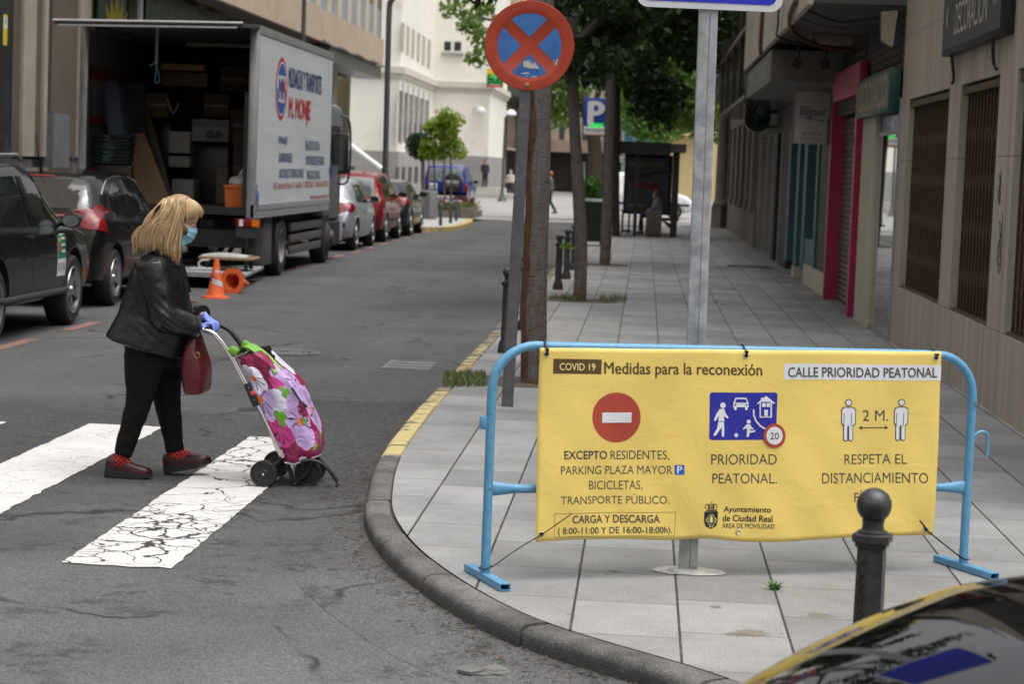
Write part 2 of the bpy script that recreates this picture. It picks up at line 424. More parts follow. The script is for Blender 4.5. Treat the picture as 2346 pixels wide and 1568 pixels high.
ym = g.math('MULTIPLY', ym, g.rng(Y, 58, 57))
ym = g.math('MULTIPLY', ym, g.rng(g.math('SINE', g.math('MULTIPLY', Y, 1.05)), -0.97, -0.93))
c = g.mix(ym, c, g.mix(g.noise(18, 4), (0.42, 0.33, 0.12), (0.58, 0.49, 0.25)))
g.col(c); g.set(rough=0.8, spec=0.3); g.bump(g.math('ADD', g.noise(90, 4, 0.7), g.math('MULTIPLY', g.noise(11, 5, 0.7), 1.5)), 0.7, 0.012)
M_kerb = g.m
mb = MB(); L = 0.0; seglen = 0.95; nxt = seglen
dense = []
for a, b in zip(KP, KP[1:]):
    k = max(1, int((b - a).length / 0.16)); dense += [a.lerp(b, i / k) for i in range(k)]
dense.append(KP[-1])
din = offset_path(dense, 0.13)
prof = [(0.0, RZ - 0.05), (0.0, -0.035), (0.006, -0.018), (0.018, -0.007), (0.035, -0.001), (0.08, 0.0), (0.120, 0.0), (0.128, -0.012)]
run = []; acc = 0.0
def flush(run):
    if len(run) < 2: return
    rings = []
    n_ = len(run); jit = random.uniform(-0.004, 0.006); jx_ = random.uniform(-0.005, 0.005)
    for q, (o, i) in enumerate(run):
        d = (i - o).normalized(); t = Vector((-d.y, d.x, 0))
        e = 0.011 if q == 0 else (-0.011 if q == n_ - 1 else 0.0)
        rings.append([o + d * (s_ + jx_) + Vector((0, 0, z_ + (jit if z_ > -0.1 else 0))) + t * e for s_, z_ in prof])
    mb.loft(rings, caps=False, closed=False)
    for r_ in (rings[0], rings[-1]):
        mb.bm.faces.new([mb.bm.verts.new(p) for p in r_])
for i in range(len(dense)):
    run.append((dense[i], din[i]))
    if i and acc + (dense[i] - dense[i-1]).length >= seglen:
        flush(run); run = [(dense[i], din[i])]; acc = 0.0
    elif i: acc += (dense[i] - dense[i-1]).length
flush(run)
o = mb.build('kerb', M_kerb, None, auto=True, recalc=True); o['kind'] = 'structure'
# mortar bed under the kerb joints
bedo, bedi = offset_path(dense, 0.012), offset_path(dense, 0.137)
mb = MB().loft([[p + Vector((0, 0, RZ - 0.04)), p + Vector((0, 0, -0.03)), q + Vector((0, 0, -0.012)), q + Vector((0, 0, -0.06))] for p, q in zip(bedo, bedi)], caps=False)
struct('kerb_bed', mb, pm('mortar', (0.05, 0.048, 0.045), 0.9))

# asphalt overlay feathering up against the kerb face
g0, rows = [], []
for i_, p_ in enumerate(dense):
    q_ = 0.5 + 0.5*noise.noise(Vector((i_*0.11, 3, 0))); t_ = (dense[min(i_+1, len(dense)-1)] - dense[max(i_-1, 0)]).normalized(); n_ = Vector((-t_.y, t_.x, 0))
    rows.append([p_ + n_*d_ + Vector((0, 0, RZ + h_)) for d_, h_ in ((-0.01, 0.040 + 0.006*q_), (0.04, 0.034), (0.14, 0.020), (0.26, 0.008), (0.38 + 0.1*q_, 0.0015))])
mb = MB().loft(rows, caps=False, closed=False); o = mb.build('road', M_asphalt, None, auto=True); o['kind'] = 'structure'
# zebra stripes: thick cracked paint
g = NG('crossing_paint'); X, Y, Zc = g.sep()
vv = g.n('ShaderNodeVectorMath', operation='ADD'); nn = g.n('ShaderNodeTexNoise'); nn.inputs['Scale'].default_value = 5; nn.inputs['Detail'].default_value = 4
g.l(g.obj(), nn.inputs['Vector']); s2 = g.n('ShaderNodeVectorMath', operation='SCALE'); s2.inputs['Scale'].default_value = 0.22
g.l(nn.outputs['Color'], s2.inputs[0]); g.l(g.obj(), vv.inputs[0]); g.l(s2.outputs[0], vv.inputs[1])
e1 = g.voro(2.4, 'DISTANCE_TO_EDGE', vec=vv.outputs[0]); e2 = g.voro(6.5, 'DISTANCE_TO_EDGE', vec=vv.outputs[0])
zone = g.rng(X, -2.95, -2.75, 0.12, 1.0)                        # the right stripe is crazed, the left one is not
w1 = g.math('MULTIPLY', g.rng(g.noise(1.8, 3), 0.35, 0.62, 0.003, 0.020), zone)
w2 = g.math('MULTIPLY', g.rng(g.noise(1.1, 3), 0.46, 0.62, 0.0, 0.038), zone)
m1 = g.math('LESS_THAN', e1, w1); m2 = g.math('LESS_THAN', e2, w2)
gap = g.math('MAXIMUM', m1, m2)
gap = g.math('MAXIMUM', gap, g.math('LESS_THAN', g.noise(26, 5, 0.75), 0.315))
c = g.mix(g.rng(g.noise(3, 6, 0.7), 0.3, 0.7), (0.45, 0.44, 0.42), (0.58, 0.57, 0.55))
c = g.mix(g.rng(g.noise(70, 3, 0.7), 0.55, 0.75, 0.0, 0.35), c, (0.33, 0.32, 0.31))
c = g.mix(gap, c, (0.035, 0.034, 0.034))
g.col(c); g.set(rough=0.7, spec=0.35); g.bump(g.math('SUBTRACT', g.math('MULTIPLY', g.noise(70, 3), 0.2), gap), 0.7, 0.006)
M_zebra = g.m
def stripe(name, x0, x1, y0, y1, label):
    """ragged-edged painted bar"""
    mb = MB(); L_, R_ = [], []
    n = 70
    for i in range(n + 1):
        y = y0 + (y1 - y0) * i / n
        L_.append((x0 + noise.noise((y*9, x0, 0)) * 0.012 + noise.noise((y*31, x0, 3))*0.008, y, RZ + 0.005)); R_.append((x1 + noise.noise((y*9, x1, 5)) * 0.016 + noise.noise((y*33, x1, 9))*0.009, y, RZ + 0.005))
    bot = [(x0 + (x1-x0)*k/8, y0 + noise.noise((k*.9, y0, 2)) * 0.05, RZ + 0.005) for k in range(9)]
    top = [(x0 + (x1-x0)*k/8, y1 + noise.noise((k*.9, y1, 2)) * 0.05, RZ + 0.005) for k in range(9)]
    mb.loft([[L_[i], R_[i]] for i in range(1, n)], caps=False, closed=False)
    mb.face([*bot, R_[1], L_[1]]); mb.face([L_[n-1], R_[n-1], *reversed(top)])
    o = mb.build(name, M_zebra, None, auto=False); o['kind'] = 'structure'
stripe('crossing_stripe', -2.53, -2.03, 9.2, 13.75, '')
stripe('crossing_stripe', -3.68, -3.17, 9.3, 14.02, '')
stripe('crossing_stripe', -4.75, -4.22, 9.4, 13.9, '')
# faded red parking dashes
g = NG('red_line_paint'); c = g.mix(g.rng(g.noise(9, 5, 0.75), 0.42, 0.6), (0.10, 0.095, 0.09), (0.33, 0.11, 0.075)); g.col(c); g.set(rough=0.8); M_dash = g.m
y = 16.6
while y < 60:
    o = MB().face([(-5.93, y, RZ+0.004), (-5.79, y, RZ+0.004), (-5.79, y+1.2, RZ+0.004), (-5.93, y+1.2, RZ+0.004)]).build('parking_dash', M_dash, None, auto=False)
    o['kind'] = 'structure'; y += 2.35
# left pavement and the far square
M_pave2 = pm('far_paving', (0.24, 0.235, 0.225), 0.8, var=0.2, scale=1.5, bump=0.2)
struct('pavement', MB().box((-40, 16, RZ-0.05), (-8.1, 68, 0.0)), M_pave2)
struct('plaza', MB().face([(-60, 72.5, RZ+0.02), (60, 72.5, RZ+0.02), (60, 320, RZ+0.02), (-60, 320, RZ+0.02)]), pm('plaza_paving', (0.25, 0.24, 0.23), 0.8, var=0.18, scale=0.5))
# ================================================================== BARRIER AND BANNER
g = NG('blue_paint'); n1 = g.noise(7, 6, 0.8); n2 = g.noise(38, 4, 0.7)
c = g.mix(g.rng(n2, 0.3, 0.7), (0.075, 0.235, 0.40), (0.12, 0.32, 0.49))
c = g.mix(g.rng(g.math('ADD', n1, g.math('MULTIPLY', n2, 0.35)), 0.80, 0.84), c, g.mix(n2, (0.10, 0.035, 0.015), (0.035, 0.02, 0.015)))
g.col(c); g.set(rough=0.42, spec=0.5); g.bump(n2, 0.15, 0.004); M_blue = g.m
BO = Vector((-0.597, 8.69, 0.0)); BD = Vector((2.10, 0.78, 0.0)).normalized(); BN = Vector((BD.y, -BD.x, 0))   # BN faces the camera
def BPl(s, z, off=0.0): return BO + BD * s + Vector((0, 0, z)) + BN * off
def onb(u, v, off=0.03):
    """pixel -> (s, z) on the barrier's own plane"""
    r = ray(u, v); o = BO + BN * off; t = (o - EYE).dot(BN) / r.dot(BN); p = EYE + r * t - o
    return p.dot(BD), p.z
bar = thing('crowd_barrier', 'sky blue tubular steel crowd barrier with rust chips standing on the pavement corner', 'barrier', BO)
LB = 2.225; ra = 0.185; HT = 0.968
def loopz(s): return 0.985 - 0.018 * (s / LB)
path = [BPl(0, 0.03), BPl(0, 0.4), BPl(0, HT - ra)]
for i in range(1, 9):
    a = PI/2 * i / 8; path.append(BPl(ra - ra*math.cos(a), loopz(0) - ra + ra*math.sin(a)))
for i in range(1, 12): s_ = ra + (LB - 2*ra)*i/12; path.append(BPl(s_, loopz(s_)))
for i in range(0, 9):
    a = PI/2 * i / 8; path.append(BPl(LB - ra + ra*math.sin(a), loopz(LB) - ra + ra*math.cos(a)))
path += [BPl(LB, 0.4), BPl(LB, 0.03)]
MB().tube(path, 0.0195, 14).build('tubular_frame', M_blue, bar)
MB().tube([BPl(0.018, 0.385), BPl(0.06, 0.385), BPl(0.12, 0.385), BPl(LB - 0.12, 0.375), BPl(LB - 0.06, 0.375), BPl(LB - 0.018, 0.375)], [(0.030, 0.012), (0.026, 0.016), (0.019, 0.019), (0.019, 0.019), (0.026, 0.016), (0.030, 0.012)], 12).build('middle_rail', M_blue, bar)
for s_ in (0.0, LB):
    c0 = BPl(s_, 0); d = (BN * 0.995 + BD * (0.07 if s_ == 0 else 0.10)).normalized()
    M = frame(c0, d, Vector((0, 0, 1)).cross(d))
    fb = MB()
    a, b = (-0.20, 0.24)
    for q in ((-0.022, 0.018, -0.020, 0.001), ):
        fb.box((a, -0.022, 0.004), (b, 0.022, 0.007), M); fb.box((a, -0.022, 0.029), (b, 0.022, 0.032), M)
        fb.box((a, -0.0225, 0.0045), (b, -0.0195, 0.0315), M); fb.box((a, 0.0195, 0.0045), (b, 0.0225, 0.0315), M)
    fb.build('foot', M_blue, bar)
# coupling lugs
MB().bbox(BPl(-0.046, 0.635, -0.01), BPl(-0.018, 0.69, 0.01), 0.003).build('lug', M_blue, bar)
hk = smoothpath([BPl(LB + 0.015, 0.58), BPl(LB + 0.02, 0.605), BPl(LB + 0.055, 0.625), BPl(LB + 0.085, 0.61), BPl(LB + 0.09, 0.55), BPl(LB + 0.088, 0.51)], 5)
MB().tube(hk, 0.007, 8).build('hook', M_blue, bar)

ban = thing('banner', 'yellow printed vinyl banner tied across the blue crowd barrier', 'banner', BPl(0.25, 0.2, 0.03))
TL, TR, BL_, BR_ = onb(1236, 797), onb(2158, 806), onb(1222, 1240), onb(2137, 1229)
def wave(s, z):
    q = max(0.0, min(1.0, (0.95 - z) / 0.85))
    return 0.010 * math.sin(s * 5.3 + z * 2.1) * q + 0.006 * math.sin(s * 11.0 - z * 7.0 + 1.0) + 0.003 * math.sin(s * 23 + z * 17) * q + 0.012 * q
def BS(s, z, lift=0.0): return BPl(s, z, 0.032 + wave(s, z) + lift)
g = NG('yellow_vinyl'); f = g.noise(2.5, 4, 0.6)
g.col(g.mix(f, (0.72, 0.53, 0.13), (0.77, 0.575, 0.16))); g.set(rough=0.48, spec=0.4)
bh = g.math('ADD', g.noise(5, 4, 0.6, dist=1.5), g.math('MULTIPLY', g.noise(16, 3, 0.5, dist=2.0), 0.18)); g.bump(bh, 0.20, 0.02); M_vinyl = g.m
NX, NZ = 90, 40; rows = []
for j in range(NZ + 1):
    t = j / NZ; row = []
    for i in range(NX + 1):
        q = i / NX
        a = (TL[0] + (BL_[0]-TL[0])*t, TL[1] + (BL_[1]-TL[1])*t); b = (TR[0] + (BR_[0]-TR[0])*t, TR[1] + (BR_[1]-TR[1])*t)
        s_, z_ = a[0] + (b[0]-a[0])*q, a[1] + (b[1]-a[1])*q
        z_ += t * (0.010 * math.sin(q*PI*2.6 + 0.4) - 0.004 + 0.012*math.exp(-((q-0.42)/0.06)**2))
        row.append(BS(s_, z_))
    rows.append(row)
sheet = MB().loft(rows, caps=False, closed=False)
M_vinylB = pm('vinyl_back', (0.7, 0.7, 0.7), 0.5)
o = sheet.build('vinyl_sheet', M_vinyl, ban, auto=False)
so_ = o.modifiers.new('thick', 'SOLIDIFY'); so_.thickness = 0.0012; so_.offset = -1.0 if False else 0.0
for p in o.data.polygons: p.use_smooth = True
# --- print, all laid on the waving sheet
INK = dict(ink=pm('print_grey', (0.060, 0.055, 0.052), 0.5, var=0.05), brown=pm('print_brown', (0.085, 0.050, 0.012), 0.5, var=0.05), white=M_white,
           red=pm('print_red', (0.38, 0.052, 0.030), 0.5, var=0.06), blue=pm('print_blue', (0.018, 0.020, 0.29), 0.45, var=0.06), pblue=pm('print_sign_blue', (0.02, 0.09, 0.42), 0.45, var=0.06), black=pm('print_black', (0.012, 0.011, 0.010), 0.5), cream=pm('print_cream', (0.80, 0.66, 0.28), 0.5, var=0.04))
def zr(a, b): return (1097.7 + a/1.8794, 768.4 + b/1.8794)
def bprint(name, polys, ink, lift):
    """polygons given in the zoomed photograph's pixels, printed on the sheet"""
    mb = MB()
    for P in polys:
        if isinstance(P, bmesh.types.BMesh): mb.add(P); P.free()
        else: mb.face([(x, y, 0) for x, y in P])
    mb.bm.normal_update(); bmesh.ops.triangulate(mb.bm, faces=[f for f in mb.bm.faces if len(f.verts) > 4])
    bmesh.ops.triangulate(mb.bm, faces=[f for f in mb.bm.faces if len(f.verts) > 3])
    for _ in range(6):
        e = [e for e in mb.bm.edges if e.calc_length() > 22]
        if e: bmesh.ops.subdivide_edges(mb.bm, edges=e, cuts=1); mb.bm.normal_update(); bmesh.ops.triangulate(mb.bm, faces=[f for f in mb.bm.faces if len(f.verts) > 3])
    bmesh.ops.triangulate(mb.bm, faces=[f for f in mb.bm.faces if len(f.verts) > 3])
    for v in mb.bm.verts:
        s_, z_ = onb(*zr(v.co.x, v.co.y)); v.co = BS(s_, z_, lift + v.co.z)
    for f in mb.bm.faces:
        if f.normal.dot(BN) < 0: f.normal_flip()
    o = mb.build(name, INK[ink], ban, auto=False, recalc=False)
    bm = bmesh.new(); bm.from_mesh(o.data)
    bm.normal_update()
    for f in bm.faces:
        if f.normal.dot(BN) < 0: f.normal_flip()
    bm.to_mesh(o.data); bm.free()
    return o
def tpoly(body, x0, x1, ytop, ybot, bold=0.0, slope=0.0, shear=0.0):
    """text fitted to a box of zoom pixels (ytop..ybot of the glyph box), tilt = rise per px"""
    b = text_bm(body, x1 - x0, ybot - ytop, bold, shear)
    for v in b.verts: v.co = Vector(((x0+x1)/2 + v.co.x, (ytop+ybot)/2 - v.co.y + v.co.x * slope, v.co.z))
    return b
def quadp(x0, y0, x1, y1, s=0.0, k=0.0): return [(x0, y0), (x1, y0 + s*(x1-x0)), (x1 - k*(y1-y0), y1 + s*(x1-x0)), (x0 - k*(y1-y0), y1)]
def ell(cx, cy, rx, ry, n=40): return [(cx + rx*math.cos(2*PI*i/n), cy + ry*math.sin(2*PI*i/n)) for i in range(n)]
def rr(x0, y0, x1, y1, r, n=4): return [(p[0] + (x0+x1)/2, p[1] + (y0+y1)/2) for p in rrect(x1-x0, y1-y0, r, n)]
def stroke(pts, w):
    """thick polyline as quads"""
    out = []
    for a, b in zip(pts, pts[1:]):
        d = Vector((b[0]-a[0], b[1]-a[1])); n_ = Vector((-d.y, d.x)).normalized() * (w/2); e = d.normalized() * (w*0.25)
        out.append([(a[0]-e.x+n_.x, a[1]-e.y+n_.y), (b[0]+e.x+n_.x, b[1]+e.y+n_.y), (b[0]+e.x-n_.x, b[1]+e.y-n_.y), (a[0]-e.x-n_.x, a[1]-e.y-n_.y)])
    return out
L1, L2, L3 = 0.0012, 0.0024, 0.0036
bprint('title_block', [[(320, 101), (528, 105), (525, 168), (318, 166)]], 'brown', L1)
bprint('lettering', [tpoly('COVID 19', 347, 500, 121, 152, 0.012, 0.012)], 'cream', L2)
bprint('lettering', [tpoly('Medidas para la reconexión', 537, 1215, 120, 185, 0.018, 0.012)], 'brown', L1)
bprint('white_panel', [[(1311, 122), (1991, 129), (1988, 196), (1311, 190)]], 'white', L1)
bprint('lettering', [tpoly('CALLE PRIORIDAD PEATONAL', 1328, 1973, 139, 181, 0.012, 0.004)], 'ink', L2)
bprint('no_entry_disc', [ell(589, 354, 105, 108, 56)], 'red', L1)
bprint('no_entry_bar', [[(527, 332), (654, 332), (653, 376), (526, 376)]], 'white', L2)
bprint('lettering', [tpoly('EXCEPTO', 362, 548, 497, 532, 0.022, 0.0)], 'ink', L1)
bprint('lettering', [tpoly('RESIDENTES,', 563, 817, 497, 541, 0.0, 0.0)], 'ink', L1)
bprint('lettering', [tpoly('PARKING PLAZA MAYOR', 346, 830, 562, 598, 0.0, 0.0)], 'ink', L1)
bprint('parking_symbol', [rr(838, 558, 880, 600, 5)], 'pblue', L1)
bprint('lettering', [tpoly('P', 848, 870, 563, 594, 0.02)], 'white', L2)
bprint('lettering', [tpoly('BICICLETAS,', 470, 703, 626, 670, 0.0)], 'ink', L1)
bprint('lettering', [tpoly('TRANSPORTE PÚBLICO.', 345, 816, 683, 726, 0.0)], 'ink', L1)
bprint('text_frame', stroke([(319, 766), (844, 762), (838, 864), (316, 867), (319, 766)], 1.6), 'ink', L1)
bprint('lettering', [tpoly('CARGA Y DESCARGA', 396, 774, 774, 807, 0.020, -0.004)], 'ink', L1)
bprint('lettering', [tpoly('( 8:00-11:00 Y DE 16:00-18:00h).', 332, 828, 825, 861, 0.016, -0.008)], 'ink', L1)
bprint('priority_sign', [[(p[0] - 0.035*(p[1]-348), p[1]) for p in rr(988, 246, 1279, 450, 12)]], 'blue', L1)
W = []
W += [ell(1045, 301, 11.5, 12, 20), [(1032, 316), (1050, 315), (1056, 335), (1068, 352), (1064, 358), (1048, 346), (1050, 369), (1024, 369), (1028, 345), (1012, 370), (1006, 364), (1018, 335)],
      [(1024, 372), (1048, 372), (1049, 400), (1048, 436), (1038, 434), (1038, 394), (1012, 432), (1001, 430), (1018, 400)]]                              # walking figure
W += [[(1098, 268), (1144, 268), (1153, 288), (1155, 309), (1088, 309), (1090, 288)], rr(1092, 309, 1103, 321, 2), rr(1139, 309, 1150, 321, 2)]            # car
W += [[(1231, 260), (1273, 294), (1264, 294), (1257, 289), (1257, 354), (1202, 354), (1202, 289), (1198, 294), (1189, 294), (1208, 278), (1208, 268), (1216, 268), (1216, 272)]]   # house
W += stroke([(1176, 320), (1177, 345), (1188, 370), (1206, 390), (1228, 403)], 7)
W += [ell(1155, 371, 9, 9, 18), [(1146, 383), (1160, 381), (1170, 397), (1177, 399), (1175, 405), (1164, 402), (1161, 410), (1184, 408), (1183, 416), (1160, 420), (1156, 436), (1146, 437), (1148, 408), (1144, 398), (1133, 406), (1130, 400)], ell(1101, 429, 8.5, 8.5, 18)]
bprint('pictogram', W, 'white', L2)
B2 = [[(1102, 274), (1141, 274), (1147, 288), (1096, 288)], ell(1098, 298, 4, 4, 10), ell(1145, 298, 4, 4, 10), [(1208, 286), (1250, 286), (1250, 348), (1208, 348)]]
bprint('pictogram_detail', B2, 'blue', L3)
for P in ([(1212, 291), (1228, 291), (1228, 308), (1212, 308)], [(1232, 291), (1247, 291), (1247, 308), (1232, 308)], [(1222, 320), (1238, 320), (1238, 347), (1222, 347)]): bprint('pictogram_detail', [P], 'white', L3 + 0.001)
bprint('speed_ring', [ell(1267, 432, 49, 52, 40)], 'red', L3 + 0.001); bprint('speed_disc', [ell(1267, 432, 35.5, 38.5, 40)], 'white', L3 + 0.002)
bprint('lettering', [tpoly('20', 1248, 1286, 418, 447)], 'ink', L3 + 0.003)
bprint('lettering', [tpoly('PRIORIDAD', 994, 1278, 511, 556)], 'ink', L1)
bprint('lettering', [tpoly('PEATONAL.', 1000, 1277, 594, 638)], 'ink', L1)
bprint('lettering', [tpoly('Ayuntamiento', 1050, 1248, 737, 768, 0.02, 0.0, 0.06)], 'black', L1)
bprint('lettering', [tpoly('de Ciudad Real', 1046, 1254, 774, 801, 0.02, 0.0, 0.06)], 'black', L1)
bprint('lettering', [tpoly('ÁREA DE MOVILIDAD', 1044, 1260, 805, 830, 0.008)], 'ink', L1)
# coat of arms: crown over a shield with a walled gate
S = [[(966, 759), (1026, 758), (1025, 800), (1017, 823), (996, 834), (974, 824), (965, 800)], [(974, 751), (1021, 751), (1021, 757), (974, 757)]]
for k, cx in enumerate((975, 985, 996, 1007, 1017)):
    S += stroke([(cx, 749), (cx + (cx-996)*0.28, 738), (cx + (cx-996)*0.12, 729), (996 + (cx-996)*0.55, 727), (996 + (cx-996)*0.4, 748)], 3.0)
S += [ell(998, 722, 3, 3, 10)]; S += stroke([(998, 714), (998, 719)], 1.6)
bprint('coat_of_arms', S, 'black', L1)
C = stroke([(972, 795), (984, 782), (990, 772), (1003, 772), (1009, 782), (1021, 795), (1008, 812), (1003, 826), (990, 826), (986, 812), (972, 795)], 1.7) + stroke([(984, 782), (984, 812)], 1.2) + stroke([(1009, 782), (1009, 812)], 1.2)
C += [[(990, 786), (1003, 786), (1003, 806), (990, 806)], [(992, 778), (1001, 778), (1001, 786), (992, 786)]] + stroke([(991, 824), (992, 815), (996, 812), (1000, 815), (1001, 824)], 1.5) + stroke([(979, 787), (979, 804)], 1.6) + stroke([(1014, 787), (1014, 804)], 1.6)
bprint('coat_of_arms_detail', C, 'cream', L2)
def man(cx):
    A = [ell(cx, 290, 15, 16, 24), rr(cx-32, 308, cx+32, 392, 17), rr(cx-24, 330, cx+0.5, 456, 9), rr(cx-1, 330, cx+21, 456, 9)]
    return [[(p[0] - 0.02*(p[1]-360), p[1]) for p in P] for P in A]
def shrink(P, d):
    cx = sum(p[0] for p in P)/len(P); cy = sum(p[1] for p in P)/len(P); hx = max(p[0] for p in P) - cx; hy = max(p[1] for p in P) - cy
    return [(cx + (x-cx)*(hx-d)/hx, cy + (y-cy)*(hy-d)/hy) for x, y in P]
MM = man(1586) + man(1817)
for cx in (1586, 1817): bprint('pictogram', man(cx), 'ink', L1); bprint('pictogram_detail', [shrink(P, 4.2) for P in man(cx)], 'white', L2)
ar = []
for cx in (1582, 1813): ar += stroke([(cx-15, 334), (cx-17, 392)], 2.2) + stroke([(cx+16, 334), (cx+14, 392)], 2.2) + stroke([(cx-1, 392), (cx-3, 448)], 2.2)
bprint('pictogram_detail', ar, 'ink', L3)
bprint('lettering', [tpoly('2 M.', 1647, 1760, 322, 369)], 'ink', L1)
bprint('arrow', stroke([(1640, 398), (1752, 398)], 4) + [[(1630, 398), (1646, 389), (1646, 407)], [(1762, 398), (1746, 389), (1746, 407)]], 'ink', L1)
bprint('lettering', [tpoly('RESPETA EL', 1567, 1841, 512, 555)], 'ink', L1)
bprint('lettering', [tpoly('DISTANCIAMIENTO', 1469, 1928, 592, 637)], 'ink', L1)
bprint('lettering', [tpoly('FÍSICO.', 1613, 1776, 668, 718)], 'ink', L1)
# eyelets
for (a, b) in ((289, 80), (1147, 87), (1967, 97), (258, 852), (1112, 846), (1920, 836)):
    s_, z_ = onb(*zr(a, b)); p = BS(s_, z_, 0.002); M = frame(p, BD, (0, 0, 1))
    mb = MB(); nn_ = 20
    rgs = [[M @ Vector((q*math.cos(2*PI*k/nn_), q*math.sin(2*PI*k/nn_), h)) for k in range(nn_)] for q, h in ((0.0125, 0), (0.0115, 0.003), (0.009, 0.004), (0.007, 0.002), (0.0065, -0.001))]
    mb.loft(rgs, caps=False); mb.build('eyelet', M_chrome, ban)
    if (a, b) != (1112, 846):
        mb = MB(); poly(mb, circ(0.0066, 16), M, 0.0005); mb.build('eyelet_hole', M_dark, ban)
# cable ties
M_tie = pm('black_nylon', (0.010, 0.010, 0.010), 0.4)
for k, (a, b) in enumerate(((289, 80), (1147, 87), (1967, 97))):
    s_, z_ = onb(*zr(a, b)); zt = loopz(s_)
    q = smoothpath([BS(s_, z_, 0.004), BPl(s_ - 0.001, z_ + 0.02, 0.050), BPl(s_ - 0.002, zt, 0.036), BPl(s_ - 0.002, zt + 0.024, 0.0), BPl(s_ - 0.001, zt, -0.028), BPl(s_, z_, -0.01)], 4)
    t = MB().tube(q, [(0.0025, 0.0065)] * len(q), 8).build('cable_tie', M_tie)
    tag(t, ['black cable tie at the upper left eyelet of the yellow banner', 'black cable tie at the middle top eyelet of the yellow banner', 'black cable tie at the upper right eyelet of the yellow banner'][k], 'cable tie', 'cable ties holding the banner')
def long_tie(pts, label, foot):
    q = smoothpath(pts, 5); o = MB().tube(q, [(0.0022, 0.006)] * len(q), 8).build('cable_tie', M_tie); tag(o, label, 'cable tie', 'cable ties holding the banner')
e1 = onb(*zr(258, 852)); tip = onb(*zr(377, 757)); e2 = onb(*zr(1920, 836)); tip2 = onb(*zr(1872, 791))
long_tie([BS(*tip, 0.05), BS(tip[0]*0.4+e1[0]*0.6, tip[1]*0.4+e1[1]*0.6, 0.03), BS(*e1, 0.008), BPl(e1[0]*0.5 + 0.01, e1[1]*0.5 + 0.028, 0.028), BPl(0.02, 0.06, 0.024), BPl(-0.022, 0.05, 0.01), BPl(-0.01, 0.055, -0.02), BPl(0.025, 0.06, 0.01)], 'long black cable tie pulling the lower left corner of the banner to the barrier foot', 0)
long_tie([BS(*tip2, 0.05), BS(tip2[0]*0.4+e2[0]*0.6, tip2[1]*0.4+e2[1]*0.6, 0.03), BS(*e2, 0.008), BPl((e2[0]+LB)/2 - 0.01, e2[1]*0.5 + 0.028, 0.028), BPl(LB - 0.02, 0.06, 0.024), BPl(LB + 0.022, 0.05, 0.01), BPl(LB, 0.055, -0.022), BPl(LB - 0.024, 0.06, 0.01)], 'long black cable tie pulling the lower right corner of the banner to the barrier foot', 1)
# ================================================================== RIGHT-HAND BUILDINGS
XW = 2.70
def slabs(boxes):
    mb = MB()
    for (x0, x1, y0, y1, z0, z1) in boxes: mb.box((x0, y0, z0), (x1, y1, z1))
    return mb
g = NG('stained_marble'); X, Y, Zc = g.sep()
v1 = g.noise(1.0, 5, 0.65, vec=g.scalev(1, 5.5, 0.22)); v2 = g.noise(1.0, 4, 0.7, vec=g.scalev(1, 22, 0.5))
c = g.mix(g.rng(v1, 0.32, 0.68), (0.29, 0.25, 0.195), (0.45, 0.405, 0.335))
c = g.mix(1.0, c, g.rng(v2, 0.3, 0.7, 0.80, 1.12), 'MULTIPLY')
c = g.mix(g.rng(g.noise(1.0, 5, 0.7, vec=g.scalev(1, 3.0, 0.12)), 0.60, 0.74, 0.0, 0.55), c, (0.10, 0.077, 0.05))
fy = g.math('FRACT', g.math('DIVIDE', g.math('ADD', Y, 0.05), 1.02)); fz = g.math('FRACT', g.math('DIVIDE', g.math('ADD', Zc, 0.7), 1.32))
jn = g.math('MAXIMUM', g.math('LESS_THAN', fy, 0.008), g.math('LESS_THAN', fz, 0.006))
c = g.mix(g.math('MULTIPLY', jn, 0.7), c, (0.06, 0.05, 0.04))
g.col(c); g.set(rough=0.5, spec=0.4); g.bump(g.math('SUBTRACT', v2, jn), 0.15, 0.01); M_marble = g.m
b1 = thing('marble_building', 'pale stained marble building front with brown folding grilles on the right of the pavement', 'building', (XW, 16, 0))
grs = [(19.42, 22.40), (16.68, 18.72), (13.0, 15.88)]
bx = [(XW, 3.2, 11, 23.0, -0.1, 0.615), (XW, 3.2, 11, 23.0, 2.585, 8.5), (XW, 3.2, 22.40, 23.0, 0.615, 2.585), (XW, 3.2, 18.72, 19.42, 0.615, 2.585), (XW, 3.2, 15.88, 16.68, 0.615, 2.585), (XW, 3.2, 11, 13.0, 0.615, 2.585), (3.2, 14, 11, 23.0, -0.1, 8.5)]
slabs(bx).build('wall', M_marble, b1, auto=False)
M_gril = pm('brown_grille', (0.066, 0.037, 0.017), 0.45, 0.2, var=0.3, scale=20)
M_brownd = pm('dark_brown', (0.022, 0.014, 0.009), 0.6, var=0.3)
for (y0, y1) in grs:
    mb = MB()
    n = int((y1 - y0) / 0.088)
    for k in range(n + 1):
        y = y0 + 0.03 + (y1 - y0 - 0.06) * k / n; a = 0.012 + 0.005 * (k % 2); xo = 0.05 + 0.02 * (k % 2)
        mb.box((XW + xo, y - a, 0.64), (XW + xo + 0.018, y + a, 2.50))
    for k in range(0, n, 1):
        y = y0 + 0.03 + (y1 - y0 - 0.06) * (k + 0.5) / n
        for zz_ in (0.95, 1.35, 1.75, 2.15): mb.cyl((XW + 0.062, y - 0.05, zz_ - 0.06), (XW + 0.062, y + 0.05, zz_ + 0.06), 0.0035, n=5)
    mb.box((XW + 0.02, y0, 2.50), (XW + 0.11, y1, 2.56)); mb.box((XW + 0.02, y0, 0.617), (XW + 0.11, y1, 0.645))
    gr = mb.build('grille', M_gril, b1)
    MB().box((XW + 0.16, y0, 0.617), (XW + 0.18, y1, 2.583)).build('shop_window', M_brownd, gr)
